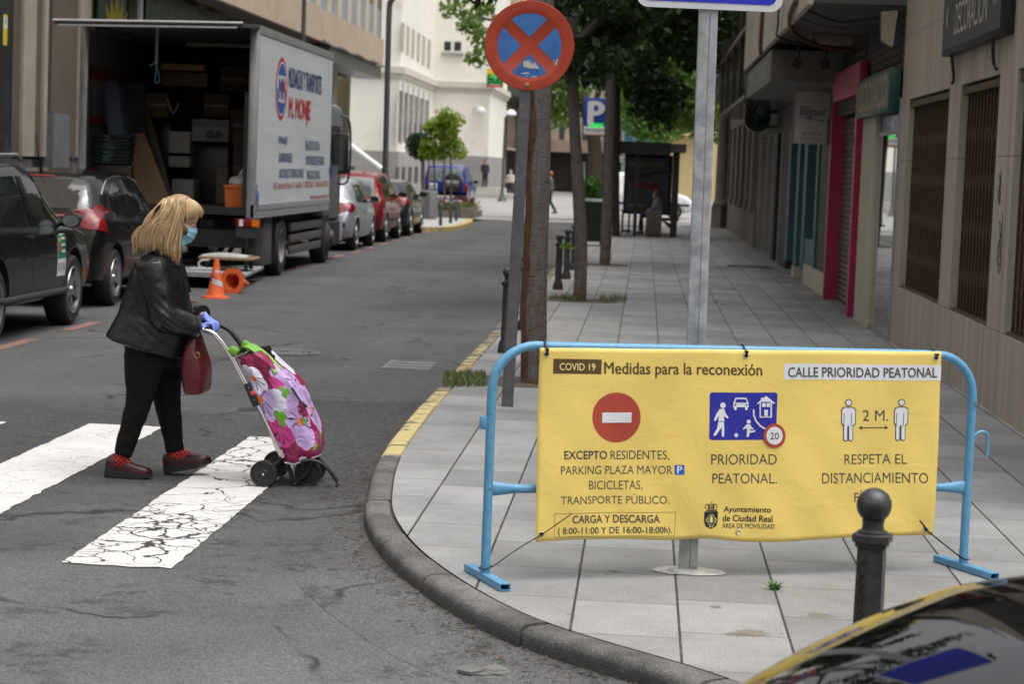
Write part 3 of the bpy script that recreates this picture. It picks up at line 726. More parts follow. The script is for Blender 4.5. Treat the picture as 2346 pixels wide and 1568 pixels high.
# scrawls of graffiti on the pillar and base
M_graf = pm('graffiti', (0.03, 0.028, 0.028), 0.6)
mb = MB()
for base, sc in (((16.25, 1.35), 0.10), ((16.4, 1.75), 0.06)):
    y, z = base; pts = []
    for k in range(16): pts.append((XW - 0.004, y + sc*0.9*math.sin(k*1.9 + base[0]), z + sc*(1.6*math.cos(k*1.2) - k*0.10)))
    mb.tube(smoothpath(pts, 4), 0.0025, 5)
mb.build('graffiti', M_graf, b1)

# --- shops under the deep overhang
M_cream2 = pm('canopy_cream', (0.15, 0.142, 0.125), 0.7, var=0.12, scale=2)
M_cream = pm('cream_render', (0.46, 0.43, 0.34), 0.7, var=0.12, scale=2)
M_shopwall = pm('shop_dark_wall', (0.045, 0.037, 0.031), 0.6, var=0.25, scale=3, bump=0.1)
g = NG('marble_fascia'); v1 = g.noise(1.0, 5, 0.65, vec=g.scalev(1, 3.5, 0.35))
c = g.mix(g.rng(v1, 0.3, 0.7), (0.36, 0.315, 0.245), (0.58, 0.535, 0.45)); g.col(c); g.set(rough=0.5); M_fascia = g.m
b2 = thing('shop_building', 'cream fronted building whose overhang shelters the row of small shops', 'building', (XW, 35, 0))
XO = 1.65
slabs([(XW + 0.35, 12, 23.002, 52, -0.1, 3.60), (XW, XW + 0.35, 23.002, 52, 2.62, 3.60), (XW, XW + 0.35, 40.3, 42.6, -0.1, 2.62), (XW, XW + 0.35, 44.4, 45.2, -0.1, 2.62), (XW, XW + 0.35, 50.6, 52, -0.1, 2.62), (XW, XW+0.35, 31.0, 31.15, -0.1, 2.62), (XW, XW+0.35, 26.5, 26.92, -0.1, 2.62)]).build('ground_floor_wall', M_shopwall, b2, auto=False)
slabs([(XO + 0.06, 12, 23.002, 38.2, 3.60, 8.5)]).build('upper_storeys', pm('soffit_grey', (0.07, 0.067, 0.062), 0.8, var=0.12), b2, auto=False)
slabs([(XO, XO + 0.058, 23.002, 29.0, 3.58, 8.5), (XO, XO + 0.058, 29.03, 33.5, 3.58, 8.5), (XO, XO + 0.058, 33.53, 37.9, 3.58, 8.5)]).build('marble_fascia', M_fascia, b2, auto=False)
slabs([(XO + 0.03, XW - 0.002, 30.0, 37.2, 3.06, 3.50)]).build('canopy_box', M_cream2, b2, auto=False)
slabs([(XO + 0.12, 12, 38.2, 52, 3.1, 8.5)]).build('dark_bay', pm('dark_bay_glass', (0.018, 0.016, 0.015), 0.12, var=0.2), b2, auto=False)
mb = MB()
for y in (38.3, 41.5, 45, 48.5, 51.8): mb.box((XO + 0.06, y - 0.05, 3.1), (XO + 0.12, y + 0.05, 12))
for z in (3.1, 4.4, 5.7): mb.box((XO + 0.05, 38.2, z), (XO + 0.12, 52, z + 0.08))
mb.build('bay_frame', pm('bronze_frame', (0.05, 0.04, 0.03), 0.4, 0.3), b2, auto=False)
# louvres above the shop signs
mb = MB()
for (y0, y1) in ((23.2, 26.2), (26.9, 30.8)):
    for k in range(10): mb.box((XW - 0.02, y0, 2.66 + k*0.09), (XW + 0.0, y1, 2.70 + k*0.09))
mb.build('louvres', pm('dark_louvre', (0.022, 0.020, 0.018), 0.6), b2, auto=False)
# mirror strip
g = NG('mirror_glass'); g.col((0.62, 0.66, 0.66)); g.set(metal=1.0, rough=0.012); M_mirror = g.m
slabs([(XW - 0.004, XW + 0.02, 23.06, 25.0, 0.06, 2.24)]).build('mirror_pane', M_mirror, b2, auto=False)
slabs([(XW - 0.004, XW + 0.02, 23.06, 25.0, 2.28, 2.60)]).build('transom_pane', M_glass, b2, auto=False)
slabs([(XW - 0.02, XW + 0.34, 23.003, 23.058, 0.0, 2.619), (XW - 0.02, XW - 0.005, 23.06, 25.0, 0.0, 0.058), (XW - 0.02, XW - 0.005, 23.06, 25.0, 2.242, 2.278)]).build('mirror_frame', M_alu, b2, auto=False)
slabs([(XW - 0.05, XW + 0.34, 25.02, 26.49, 0.0, 2.619)]).build('cream_pillar', M_cream, b2, auto=False)
M_mag = pm('magenta_paint', (0.42, 0.022, 0.085), 0.35, var=0.15, spec=0.6)
for (y0, y1) in ((26.93, 27.13), (30.5, 30.68)): slabs([(XW - 0.09, XW + 0.34, y0, y1, 0.0, 2.80)]).build('magenta_post', M_mag, b2)
mb = MB(); z = 0.03
rows = []
while z < 2.6: rows += [(XW + 0.10, z), (XW + 0.085, z + 0.03), (XW + 0.10, z + 0.06), (XW + 0.115, z + 0.072)]; z += 0.078
mb.loft([[(x, 27.14, z), (x, 30.49, z)] for x, z in rows], caps=False, closed=False)
mb.build('roller_shutter', pm('shutter_steel', (0.075, 0.068, 0.062), 0.5, 0.3, var=0.25, scale=6), b2, auto=False)
# navy panel and teal shop front
M_navy = pm('navy_panel', (0.014, 0.022, 0.038), 0.5); M_teal = pm('teal_paint', (0.035, 0.115, 0.130), 0.45, var=0.2)
slabs([(XW - 0.03, XW + 0.34, 31.16, 32.9, 0.34, 2.619)]).build('navy_panel', M_navy, b2, auto=False)
mb = slabs([(XW - 0.06, XW + 0.34, 32.91, 33.3, 0.34, 2.6), (XW - 0.06, XW + 0.34, 35.2, 35.8, 0.2, 2.6), (XW - 0.06, XW + 0.34, 36.9, 37.5, 0.2, 2.6), (XW - 0.06, XW + 0.34, 39.2, 39.8, 0.2, 2.6), (XW - 0.04, XW + 0.3, 33.301, 35.199, 0.34, 0.75), (XW - 0.04, XW + 0.3, 33.301, 39.2, 2.45, 2.6)])
mb.build('teal_shopfront', M_teal, b2, auto=False)
slabs([(XW - 0.045, XW + 0.345, 31.16, 35.25, -0.05, 0.335), (XW - 0.07, XW + 0.345, 36.9, 37.6, -0.05, 0.19)]).build('stone_plinth', M_cream, b2, auto=False)
slabs([(XW + 0.12, XW + 0.14, 33.301, 35.199, 0.751, 2.449), (XW + 0.12, XW + 0.14, 35.801, 36.899, 0.2, 2.449), (XW + 0.12, XW + 0.14, 37.501, 39.199, 0.2, 2.449)]).build('shop_window', pm('shop_glass', (0.10, 0.09, 0.075), 0.05, spec=0.8, var=0.3, scale=1.2), b2, auto=False)
# brown entrance
slabs([(XW + 0.2, XW + 0.22, 42.6, 44.4, -0.05, 2.62), (XW + 0.2, XW + 0.22, 45.2, 50.6, -0.05, 2.62)]).build('entrance_door', pm('brown_door', (0.095, 0.058, 0.028), 0.2, var=0.3, scale=1.5), b2, auto=False)
for y in (42.62, 45.22, 47.6, 50.4): slabs([(XW - 0.02, XW + 0.2, y, y + 0.12, -0.05, 2.619)]).build('door_frame', M_alu, b2, auto=False)

# --- grey stone building with pilasters and the round column
M_stone = pm('grey_stone', (0.17, 0.148, 0.122), 0.75, var=0.18, scale=2.5, bump=0.2, bscale=30)
b3 = thing('stone_building', 'grey stone corner building with fluted pilasters and a round column far down the right', 'building', (XW, 60, 0))
slabs([(XW + 0.12, 12, 52.01, 71, -0.1, 11), (XW - 0.02, XW + 0.12, 52.01, 70.5, -0.1, 0.85), (XW - 0.02, XW + 0.12, 52.01, 70.5, 3.2, 11)]).build('wall', M_stone, b3, auto=False)
for y in (53.2, 56.2, 59.4, 62.6, 65.8, 69.0): slabs([(XW - 0.06, XW + 0.118, y, y + 0.9, 0.86, 3.19), (XW - 0.09, XW + 0.118, y - 0.08, y + 0.98, 0.852, 1.0)]).build('pilaster', M_stone, b3, auto=False)
p = G(1655, 524, 0.0); p = Vector((2.47, 69.6, 0))
MB().lathe([(0.30, 0.0), (0.30, 0.72)], p, 4).build('column_pedestal', M_stone, b3)
MB().lathe([(0.26, 0.72), (0.27, 0.78), (0.235, 0.84), (0.20, 0.9), (0.195, 1.5), (0.175, 4.0), (0.20, 4.05), (0.24, 4.15), (0.27, 4.2), (0.27, 4.4)], p, 20).build('column', M_stone, b3)
slabs([(XO + 0.2, 2.9, 52.1, 71, 4.41, 4.7)]).build('entablature', M_stone, b3, auto=False)

# --- signs on the right (each hangs on the wall: things of their own)
def wall_sign(name, label, y0, y1, z0, z1, x0, x1, side_mat, face_mat, rim=0.03, rim_mat=None):
    t = thing(name, label, 'shop sign', (x1, (y0+y1)/2, z0))
    MB().bbox((x0, y0, z0), (x1, y1, z1), 0.006).build('casing', side_mat, t)
    MB().box((x0 - 0.004, y0 + rim, z0 + rim), (x0 - 0.001, y1 - rim, z1 - rim)).build('face', face_mat, t, auto=False)
    return t, frame((x0 - 0.004, (y0+y1)/2, (z0+z1)/2), (0, -1, 0), (0, 0, 1))
t, M = wall_sign('shop_sign', 'dark grey DECORACION sign board on the marble wall above the grilles', 16.15, 19.35, 2.855, 3.95, XW - 0.10, XW - 0.002, pm('sign_black', (0.012, 0.011, 0.011), 0.5), pm('sign_grey', (0.052, 0.055, 0.062), 0.4, var=0.12, scale=2), 0.05)
M_pale = pm('pale_letter', (0.42, 0.40, 0.36), 0.6)
lettering('DECORACION', M @ Matrix.Translation((0.05, -0.27, 0)), 1.75, 0.27, M_pale, t, -0.012)
for sx in (-1.28, 1.28): lettering('K', M @ Matrix.Translation((sx, -0.22, 0)), 0.16, 0.18, M_pale, t, -0.012)
t, M = wall_sign('shop_sign', 'green framed ZODIACO light box sign above the mirror strip', 23.02, 26.45, 2.475, 2.945, 2.56, XW - 0.022, pm('sign_green', (0.006, 0.050, 0.032), 0.35), pm('sign_cream_green', (0.10, 0.135, 0.11), 0.4, var=0.1), 0.045)
lettering('ZODIACO', M @ Matrix.Translation((0.05, 0, 0)), 2.9, 0.34, pm('sign_letter_pink', (0.46, 0.38, 0.30), 0.5), t, 0.01)
t, M = wall_sign('shop_sign', 'magenta shop sign above the roller shutter', 26.5, 30.2, 2.80, 3.19, 2.575, XW - 0.022, M_mag, pm('magenta_face', (0.50, 0.060, 0.13), 0.4, var=0.2), 0.02)
lettering('Pani', M @ Matrix.Translation((0.0, 0.02, 0)), 1.5, 0.20, pm('sign_pink_letter', (0.55, 0.25, 0.28), 0.5), t, 0.0)
# projecting banner sign
t = thing('projecting_sign', 'white projecting Inigual sign with blue script hanging over the teal shop front', 'shop sign', (2.45, 32, 2.24))
MB().bbox((2.17, 31.97, 2.24), (2.70, 32.03, 3.0), 0.008).build('panel', pm('sign_white', (0.62, 0.59, 0.57), 0.5, var=0.06), t)
mb = MB(); mb.box((2.165, 31.962, 2.235), (2.70, 31.97, 2.25)); mb.box((2.165, 31.962, 2.25), (2.18, 31.97, 2.99)); mb.box((2.165, 31.962, 2.99), (2.70, 31.97, 3.005)); mb.build('rim', pm('rim_cream', (0.5, 0.47, 0.42), 0.5), t)
M = frame((2.44, 31.968, 2.70), (1, 0, 0), (0, 0, 1)); M_script = pm('script_blue', (0.055, 0.085, 0.115), 0.5)
lettering('Inigual', M, 0.40, 0.17, M_script, t, 0.008, shear=0.35)
mb = MB(); mb.tube(smoothpath([M @ Vector(q) for q in ((-0.2, -0.07, 0.004), (-0.05, -0.095, 0.004), (0.08, -0.10, 0.004), (0.17, -0.125, 0.004))], 4), 0.006, 5); mb.tube([M @ Vector(q) for q in ((-0.2, 0.09, 0.004), (-0.06, 0.075, 0.004))], 0.007, 5); mb.build('flourish', M_script, t)
mb = MB()
for k in range(70):
    a = random.uniform(0, 2*PI); r_ = random.uniform(0.15, 0.21); q = M @ Vector((r_*math.cos(a)*1.05, r_*math.sin(a)*1.1 - 0.01, 0.003))
    if abs(math.sin(a)) > 0.45: mb.face([q + Vector((-.004, 0, -.004)), q + Vector((.004, 0, -.004)), q + Vector((.004, 0, .004)), q + Vector((-.004, 0, .004))])
mb.build('dots', pm('dot_pink', (0.30, 0.16, 0.17), 0.5), t, auto=False)
lettering('926 23 06 96', M @ Matrix.Translation((0, -0.31, 0)), 0.30, 0.035, M_script, t); lettering('www.inigual.es', M @ Matrix.Translation((0, -0.39, 0)), 0.34, 0.03, M_script, t)
# round optician-like sign
t = thing('round_sign', 'round black projecting sign with a dark green swirl beyond the white sign', 'shop sign', (2.2, 45, 2.9))
Mr = frame((2.28, 44.8, 2.93), (1, 0, 0), (0, 0, 1))
MB().prism(circ(0.275, 32), 0.42, Mr @ Matrix.Translation((0, 0, -0.42))).build('drum', pm('sign_drum', (0.006, 0.008, 0.008), 0.3), t)
mb = MB()
for q in stroke(circ(0.12, 16, (0.02, 0.0), -2.0, 2.0), 0.045): poly(mb, q, Mr, 0.004)
for q in stroke([(-0.10, 0.10), (-0.02, 0.02), (-0.09, -0.10), (0.0, -0.09)], 0.035): poly(mb, q, Mr, 0.004)
mb.build('swirl', pm('swirl_green', (0.02, 0.16, 0.115), 0.5), t, auto=False)
MB().box((2.3, 44.85, 2.75), (2.71, 44.9, 2.8)).box((2.3, 44.85, 3.05), (2.71, 44.9, 3.1)).build('bracket', M_black, t)
# canopy lamp sign on the cream box, floodlights, junction box, cables
M = frame((XO + 0.028, 33.6, 3.28), (0, -1, 0), (0, 0, 1)); lettering('PINTURAS', M, 4.6, 0.26, pm('faded_teal_letter', (0.33, 0.36, 0.33), 0.6), b2, 0.0)
def floodlight(x, y, z, tilt, label):
    t = thing('floodlight', label, 'floodlight', (x, y, z), 0, 'floodlights under the overhang')
    M = Matrix.Translation((x, y, z)) @ Matrix.Rotation(tilt, 4, 'Y')
    MB().bbox((-0.07, -0.05, -0.11), (0.07, 0.06, 0.03), 0.02, M).build('housing', M_black, t)
    MB().box((-0.055, -0.054, -0.09), (0.055, -0.051, 0.015), M).build('lens', pm('flood_lens', (0.06, 0.045, 0.045), 0.1), t)
    MB().tube([(x, y, z), (x + 0.02, y, z + 0.1), (x, y, z + 0.32)], 0.015, 8).build('arm', M_black, t)
floodlight(1.98, 30.0 - 0.9, 3.30, 0.5, 'black floodlight under the overhang, the one nearer the canopy edge')
floodlight(2.36, 29.3, 3.32, -0.2, 'black floodlight under the overhang, the one nearer the shop wall')
floodlight(2.0, 37.6, 2.92, 0.4, 'dark floodlight below the far end of the cream canopy box')
jb = MB().prism([(-0.07, -0.14), (0.045, -0.20), (0.08, 0.19), (-0.09, 0.17)], 0.16, frame((2.53, 23.2, 3.36), (1, 0, 0), (0, 0, 1))).build('lamp_housing', pm('aged_cream', (0.27, 0.225, 0.16), 0.6)); tag(jb, 'aged cream lamp housing hanging at the corner of the marble wall', 'lamp housing')
def cable(pts, r, label, mat=None, grp='cables under the overhang'):
    o = MB().tube(smoothpath(pts, 6), r, 6).build('cable', mat or M_black); tag(o, label, 'cable', grp); return o
cable([(1.63, 24.5, 3.75), (1.62, 25.5, 3.62), (1.80, 27.2, 3.55), (2.2, 28, 3.45), (2.68, 28.2, 3.40)], 0.03, 'thick brown cable bundle bending under the overhang edge', pm('rusty_cable', (0.12, 0.045, 0.02), 0.6))
cable([(1.62, 31.6, 4.6), (1.61, 31.8, 3.8), (1.63, 32.0, 3.55)], 0.03, 'reddish drain pipe running down the marble fascia', pm('rusty_cable', (0.12, 0.045, 0.02), 0.6))
cable([(1.62, 27.6, 4.4), (1.615, 27.7, 3.7), (1.68, 28.3, 3.56), (2.2, 28.9, 3.50), (2.68, 29.1, 3.42)], 0.012, 'thin black cable looping below the soffit near the floodlights')
cable([(1.72, 24.0, 3.59), (2.1, 24.3, 3.50), (2.4, 24.1, 3.52), (2.69, 23.8, 3.55)], 0.012, 'sagging black cable across the soffit beside the lamp housing')
cable([(1.72, 25.2, 3.59), (2.0, 25.0, 3.49), (2.3, 24.6, 3.46), (2.69, 24.2, 3.50)], 0.010, 'second sagging black cable across the soffit')
cable([(2.64, 19.0, 2.86), (2.67, 19.0, 2.66), (2.66, 19.02, 2.60)], 0.014, 'black cable hanging below the far end of the DECORACION sign', None, 'cables below the sign')
cable([(2.64, 16.75, 2.84), (2.66, 16.8, 2.68), (2.67, 16.7, 2.62)], 0.014, 'black cable hanging below the near end of the DECORACION sign', None, 'cables below the sign')
MB2 = MB().bbox((2.05, 27.9, 3.47), (2.6, 28.15, 3.598), 0.01).build('tube_light', pm('aged_cream', (0.27, 0.225, 0.16), 0.6)); tag(MB2, 'cream strip light fixed under the soffit', 'strip light')
# ground recess mat in front of the shops
o = MB().box((1.62, 40.2, 0.002), (2.45, 41.0, 0.006)).build('door_grating', pm('dark_grating', (0.05, 0.048, 0.046), 0.7)); tag(o, 'dark metal grating let into the pavement before the brown entrance', 'grating')
# ================================================================== LEFT-HAND BUILDINGS
XL = -10.2
def gran(name, a, b):
    g = NG(name); f = g.noise(55, 3, 0.75); c = g.mix(g.rng(f, 0.38, 0.6), a, b); c = g.mix(1.0, c, g.rng(g.noise(1.2, 4), 0.3, 0.7, 0.85, 1.12), 'MULTIPLY'); g.col(c); g.set(rough=0.45); return g.m
M_gl = gran('light_granite', (0.26, 0.215, 0.17), (0.42, 0.365, 0.30)); M_gd = gran('brown_granite', (0.055, 0.040, 0.030), (0.155, 0.115, 0.088))
M_blackmar = pm('black_marble', (0.012, 0.013, 0.016), 0.15, var=0.3)
M_pink = pm('pink_stone', (0.50, 0.385, 0.29), 0.7, var=0.10, scale=1.5, dirt=(0.40, 0.30, 0.22), dirtf=0.55)
b4 = thing('granite_building', 'granite fronted building with a pinkish stone overhang behind the parked cars and lorry', 'building', (XL, 45, 0))
slabs([(-24, XL - 0.3, 17, 74.5, -0.1, 5.1), (XL - 0.3, XL, 17, 33.6, -0.1, 5.1)]).build('ground_floor_wall', M_blackmar, b4, auto=False)
slabs([(XL - 0.3, XL - 0.06, 33.61, 74.5, -0.1, 1.55)]).build('plinth', M_blackmar, b4, auto=False)
def yu(u, x=XL): return WX(u, 200, x).y
def vstrip(name, u0, u1, mat, proud, z0=1.60):
    y0, y1 = yu(u0), yu(u1); slabs([(XL - 0.3, XL + proud, y0, y1 - 0.01, z0, 5.1)]).build(name, mat, b4, auto=False)
for (u0, u1, m, pr) in ((26, 46, M_gd, 0.0), (46, 75, M_gl, 0.05), (75, 94, M_gd, 0.0), (94, 103, M_gl, 0.05)): vstrip('granite_pilaster', u0, u1, m, pr)
for (u0, u1, m, pr) in ((117, 176, M_gd, 0.0), (176, 200, M_gl, 0.05), (200, 219, M_gd, 0.0)): vstrip('granite_pilaster', u0, u1, m, pr)
y = yu(219) + 3.2
while y < 72:
    slabs([(XL - 0.3, XL + 0.05, y, y + 0.9, 1.6, 5.1)]).build('granite_pilaster', M_gl if int(y) % 2 else M_gd, b4, auto=False); y += 5.2
slabs([(XL - 0.28, XL - 0.2, 33.7, 73, 1.56, 5.1)]).build('dark_glazing', M_glass, b4, auto=False)
slabs([(XL - 0.05, XL + 0.12, yu(97) + 0.3, yu(146), 0.3, 2.35)]).build('grey_cabinet', pm('cabinet_grey', (0.13, 0.14, 0.15), 0.5, var=0.15), b4, auto=False)
# overhanging storeys, with window bays
XO2 = -9.3
slabs([(-24, XO2, 17, 30.0, 4.0, 14)]).build('overhang_block', M_pink, b4, auto=False)
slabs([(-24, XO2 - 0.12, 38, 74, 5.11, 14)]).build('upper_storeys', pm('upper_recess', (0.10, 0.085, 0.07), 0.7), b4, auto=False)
mb = MB(); y = 38.0; k = 0
while y < 73.5:
    y2 = min(y + 1.45, 74); mb.box((XO2 - 0.12, y, 5.08), (XO2, y2 - 0.012, 5.98)); y = y2
mb.build('stone_cladding', M_pink, b4, auto=False)
M_winL = pm('far_pane', (0.16, 0.18, 0.19), 0.15, var=0.3, scale=0.7); M_wcream = pm('cream_column', (0.55, 0.48, 0.38), 0.7, var=0.1); M_gpan = pm('grey_panel', (0.30, 0.33, 0.35), 0.5)
y = 38.2
while y < 73.2:
    MB().box((XO2 - 0.12, y, 5.99), (XO2 - 0.01, y + 0.75, 16)).build('pier', M_wcream, b4, auto=False)
    MB().box((XO2 - 0.115, y + 0.76, 5.99), (XO2 - 0.06, y + 2.05, 6.95)).build('grey_panel', M_gpan, b4, auto=False)
    MB().box((XO2 - 0.115, y + 0.76, 6.97), (XO2 - 0.08, y + 2.05, 9.0)).build('window', M_winL if y < 62 else pm('brown_blind', (0.17, 0.11, 0.07), 0.7), b4, auto=False)
    y += 2.06
slabs([(XO2 - 0.9, XO2 - 0.1, 62, 74.2, 4.62, 5.05)]).build('steel_canopy', pm('canopy_steel', (0.22, 0.23, 0.24), 0.35, 0.6), b4, auto=False)
# loose cable on the overhang edge, danger sticker, bank signs
cable([(XO2 + 0.03, y_, 5.07 + 0.03*math.sin(y_*1.7)) for y_ in range(60, 75)], 0.035, 'grey cable bundle drooping along the edge of the pink overhang', pm('cable_grey', (0.16, 0.155, 0.15), 0.6), None)
p0 = WX(12, 68, XO2 + 0.004)
t = thing('warning_sticker', 'small yellow and white electrical warning sticker on the pink stone block, upper left', 'sticker', p0)
Ms = frame(p0, (0, 1, 0), (0, 0, 1)); 
mb = MB(); poly(mb, [(-.10, -.22), (.10, -.22), (.10, .22), (-.10, .22)], Ms, 0.002); mb.build('label', pm('sticker_yellow', (0.62, 0.46, 0.02), 0.5), t, auto=False)
mb = MB(); poly(mb, [(-.08, .02), (.08, .02), (.08, .18), (-.08, .18)], Ms, 0.004); mb.build('white_field', M_white, t, auto=False)
mb = MB(); poly(mb, [(-.01, .17), (.03, .17), (.01, .11), (.03, .11), (-.02, .03), (-.005, .09), (-.025, .09)], Ms, 0.006); mb.build('bolt_mark', M_ink, t, auto=False)
M_bgreen = pm('bank_green', (0.014, 0.052, 0.026), 0.35, var=0.3); M_wheat = pm('wheat_yellow', (0.42, 0.31, 0.03), 0.5)
y0, y1 = yu(222, XL + 0.1), yu(285, XL + 0.1)
t = thing('bank_sign', 'green sign panel with a yellow wheat ear emblem above the lorry', 'sign', (XL + 0.1, y0, 3.4))
MB().box((XL + 0.06, y0, 3.3), (XL + 0.10, y1, 5.0)).build('panel', M_bgreen, t, auto=False)
Mw = frame((XL + 0.103, (y0 + y1)/2 + 0.3, 4.1), (0, 1, 0), (0, 0, 1)); mb = MB()
for q in ([(0, -.55), (.35, -.1), (.55, .42), (.32, .20), (.30, .62), (.12, .30), (0, .95), (-.12, .30), (-.30, .62), (-.32, .20), (-.55, .42), (-.35, -.1)],): poly(mb, [(x*1.6, yq*0.85) for x, yq in q], Mw)
mb.build('wheat_emblem', M_wheat, t, auto=False)
y0, y1 = yu(330, XL + 0.15), yu(392, XL + 0.15)
t = thing('bank_sign', 'dark green fascia sign reading CAJA behind the open lorry lid', 'sign', (XL + 0.1, y0, 3.4))
MB().box((XL + 0.06, y0, 4.0), (XL + 0.15, y1 + 6, 5.0)).build('panel', pm('bank_dark', (0.010, 0.022, 0.018), 0.3), t, auto=False)
lettering('CAJA', frame((XL + 0.152, (yu(339, XL+.15) + yu(358, XL+.15))/2, 4.42), (0, 1, 0), (0, 0, 1)), (yu(358, XL+.15) - yu(339, XL+.15)), 0.5, pm('bank_letter', (0.22, 0.21, 0.19), 0.5), t)

# --- white civic building, stepped plan
M_wht = pm('white_render', (0.80, 0.77, 0.69), 0.8, var=0.05, scale=0.6, dirt=(0.62, 0.55, 0.44), dirtf=0.60)
M_plinth = pm('grey_plinth', (0.30, 0.29, 0.275), 0.8, var=0.12, scale=1.0)
b5 = thing('white_building', 'cream white rendered building with tall slit windows and a stone band behind the lamp post', 'building', (-12.7, 110, 0))
XC, YA, YB, XE = -12.7, 108.0, 125.0, -9.35
XLft = WY(800, 200, 108).x - 6
slabs([(XLft, XC, YA, YB, 2.3, 24), (XLft, XE, YB, 140, 2.3, 24)]).build('wall', M_wht, b5, auto=False)
slabs([(XLft, XC + 0.06, YA - 0.06, YB - 0.06, -0.12, 2.3), (XLft, XE + 0.06, YB - 0.06, 140, -0.12, 2.3)]).build('plinth', M_plinth, b5, auto=False)
slabs([(XLft, XC + 0.25, YA - 0.25, YB - 0.25, 6.28, 6.62), (XLft, XE + 0.25, YB - 0.25, 140.1, 6.28, 6.62), (XLft, XC + 0.14, YA - 0.14, YB - 0.14, 6.08, 6.279), (XLft, XE + 0.14, YB - 0.14, 140.05, 6.08, 6.279)]).build('string_course', pm('band_stone', (0.58, 0.55, 0.48), 0.8, var=0.12), b5, auto=False)
M_wdark = pm('window_dark', (0.025, 0.028, 0.034), 0.2, var=0.3)
def face_win(x, u0, u1, vt, vb, name='window', m=None):
    a, b = WX(u0, vt, x), WX(u1, vb, x); q = WX(u0, vb, x)
    o = MB().box((x, a.y, q.z), (x + 0.03, b.y, a.z)).build(name, m or M_wdark, b5, auto=False); return o
for k in range(6):                      # tall dark glazing split by white fins
    u0 = 912.5 + k*11.9; face_win(XC, u0, u0 + 9.0, 206 + k*4.2, 326 - k*1.5)
for k in range(7):
    u0 = 909.5 + k*11.9; a, q = WX(u0, 200 + k*4, XC), WX(u0, 330 - k*1.5, XC); MB().box((XC + 0.02, a.y, q.z), (XC + 0.085, a.y + 0.3, a.z + 0.3)).build('fin', pm('fin_white', (0.60, 0.58, 0.55), 0.6), b5, auto=False)
for k in range(6):                      # narrow upper slits
    u0 = (640 + k*36.0)/2.992 + 705.7; v0 = (150 + k*23)/2.992
    face_win(XC, u0, u0 + 4.5, v0, v0 + 66, 'slit_window', pm('slit_shade', (0.42, 0.38, 0.30), 0.7))
for k in range(5):
    u0 = 907 + k*14.5; face_win(XC + 0.07, u0, u0 + 5.5, 382, 418, 'basement_window')
a = WY(1018, 90, YB); b = WY(1056, 121, YB)
w_ = MB().box((a.x, YB - 0.02, b.z), (b.x, YB + 0.02, a.z)).build('window', pm('frame_white', (0.66, 0.64, 0.58), 0.6), b5, auto=False)
mx = (a.x + b.x)/2
for s_ in (-1, 1): MB().box((mx + s_*0.30 - 0.20, YB - 0.03, b.z + 0.12), (mx + s_*0.30 + 0.20, YB - 0.021, a.z - 0.12)).build('pane', M_wdark, w_, auto=False)
MB().box((a.x - 0.15, YB - 0.2, b.z - 0.14), (b.x + 0.15, YB - 0.001, b.z - 0.001)).build('sill', M_plinth, w_, auto=False)
a = WY(857, 48, YA); b = WY(864, 106, YA); MB().box((a.x, YA - 0.03, b.z), (b.x, YA, a.z)).build('vent_slot', M_wdark, b5, auto=False)
for u0 in (1006, 1030): 
    a = WY(u0, 285, YB); b = WY(u0 + 15, 318, YB); MB().box((a.x, YB - 0.03, b.z), (b.x, YB, a.z)).build('window', M_wdark, b5, auto=False)
# outside stair with a white handrail
st = MB(); xs0, xs1 = -15.6, -12.9
for k in range(9): st.box((-19, 98.5 + k*0.42, RZ), (xs1 - k*0.30, 98.5 + (k+1)*0.42 - 0.002, 0.05 + k*0.2))
o = st.build('stone_stair', pm('stair_stone', (0.42, 0.40, 0.36), 0.8, var=0.12)); tag(o, 'pale stone outdoor staircase rising beside the white building', 'stairs')
a = WY(802, 331, 98); b = WY(874, 385, 98); o = MB().tube([a, b], 0.09, 8).build('handrail', pm('rail_white', (0.80, 0.82, 0.82), 0.4)); tag(o, 'white sloping handrail of the stone staircase', 'handrail')
wl = thing('wall_lamp', 'white globe lamp on a curved bracket at the corner of the white building', 'lamp', WY(1102, 255, YB - 0.3))
q = WY(1102, 255, YB - 0.5); MB().sphere(q, 0.28, 14, 10).build('globe', pm('globe_white', (0.75, 0.76, 0.78), 0.3), wl)
MB().tube(smoothpath([WY(1085, 255, YB), WY(1088, 246, YB - 0.4), WY(1097, 245, YB - 0.5), WY(1102, 249, YB - 0.5)], 4), 0.05, 6).build('bracket', M_white, wl)
# doorway steps with a stone pedestal at the far corner
q = G(1084, 452, RZ); o = slabs([(XE - 0.4, XE + 2.1, 121.5, 124.6, RZ, RZ + 0.3), (XE - 0.4, XE + 1.2, 122.5, 124.6, RZ + 0.3, RZ + 0.62)]).build('door_steps', pm('stair_stone', (0.42, 0.40, 0.36), 0.8, var=0.12), auto=False); tag(o, 'two pale stone door steps at the corner of the white building', 'steps')
# --- bank building with green glass
b6 = thing('glass_building', 'dark green glazed bank building with red frames beyond the white building', 'building', (-9.0, 145, 0))
M_gg = pm('green_glass', (0.028, 0.050, 0.042), 0.08, var=0.5, scale=0.4); M_redf = pm('red_frame', (0.16, 0.014, 0.014), 0.5)
slabs([(-22, -9.3, 140.2, 175, RZ, 6.4)]).build('glazing', M_gg, b6, auto=False)
slabs([(-22, -7.4, 140.1, 176, 6.4, 7.2)]).build('canopy', pm('canopy_dark', (0.05, 0.055, 0.045), 0.6), b6, auto=False)
slabs([(-22, -9.0, 140.1, 176, 7.2, 24)]).build('upper_storeys', M_pink, b6, auto=False)
for y in (140.3, 150, 161): MB().box((-9.35, y, RZ), (-9.27, y + 0.3, 6.4)).build('red_frame', M_redf, b6, auto=False)
slabs([(-9.31, -9.27, 140.7, 175, 2.9, 3.05)]).build('transom', M_wcream, b6, auto=False)
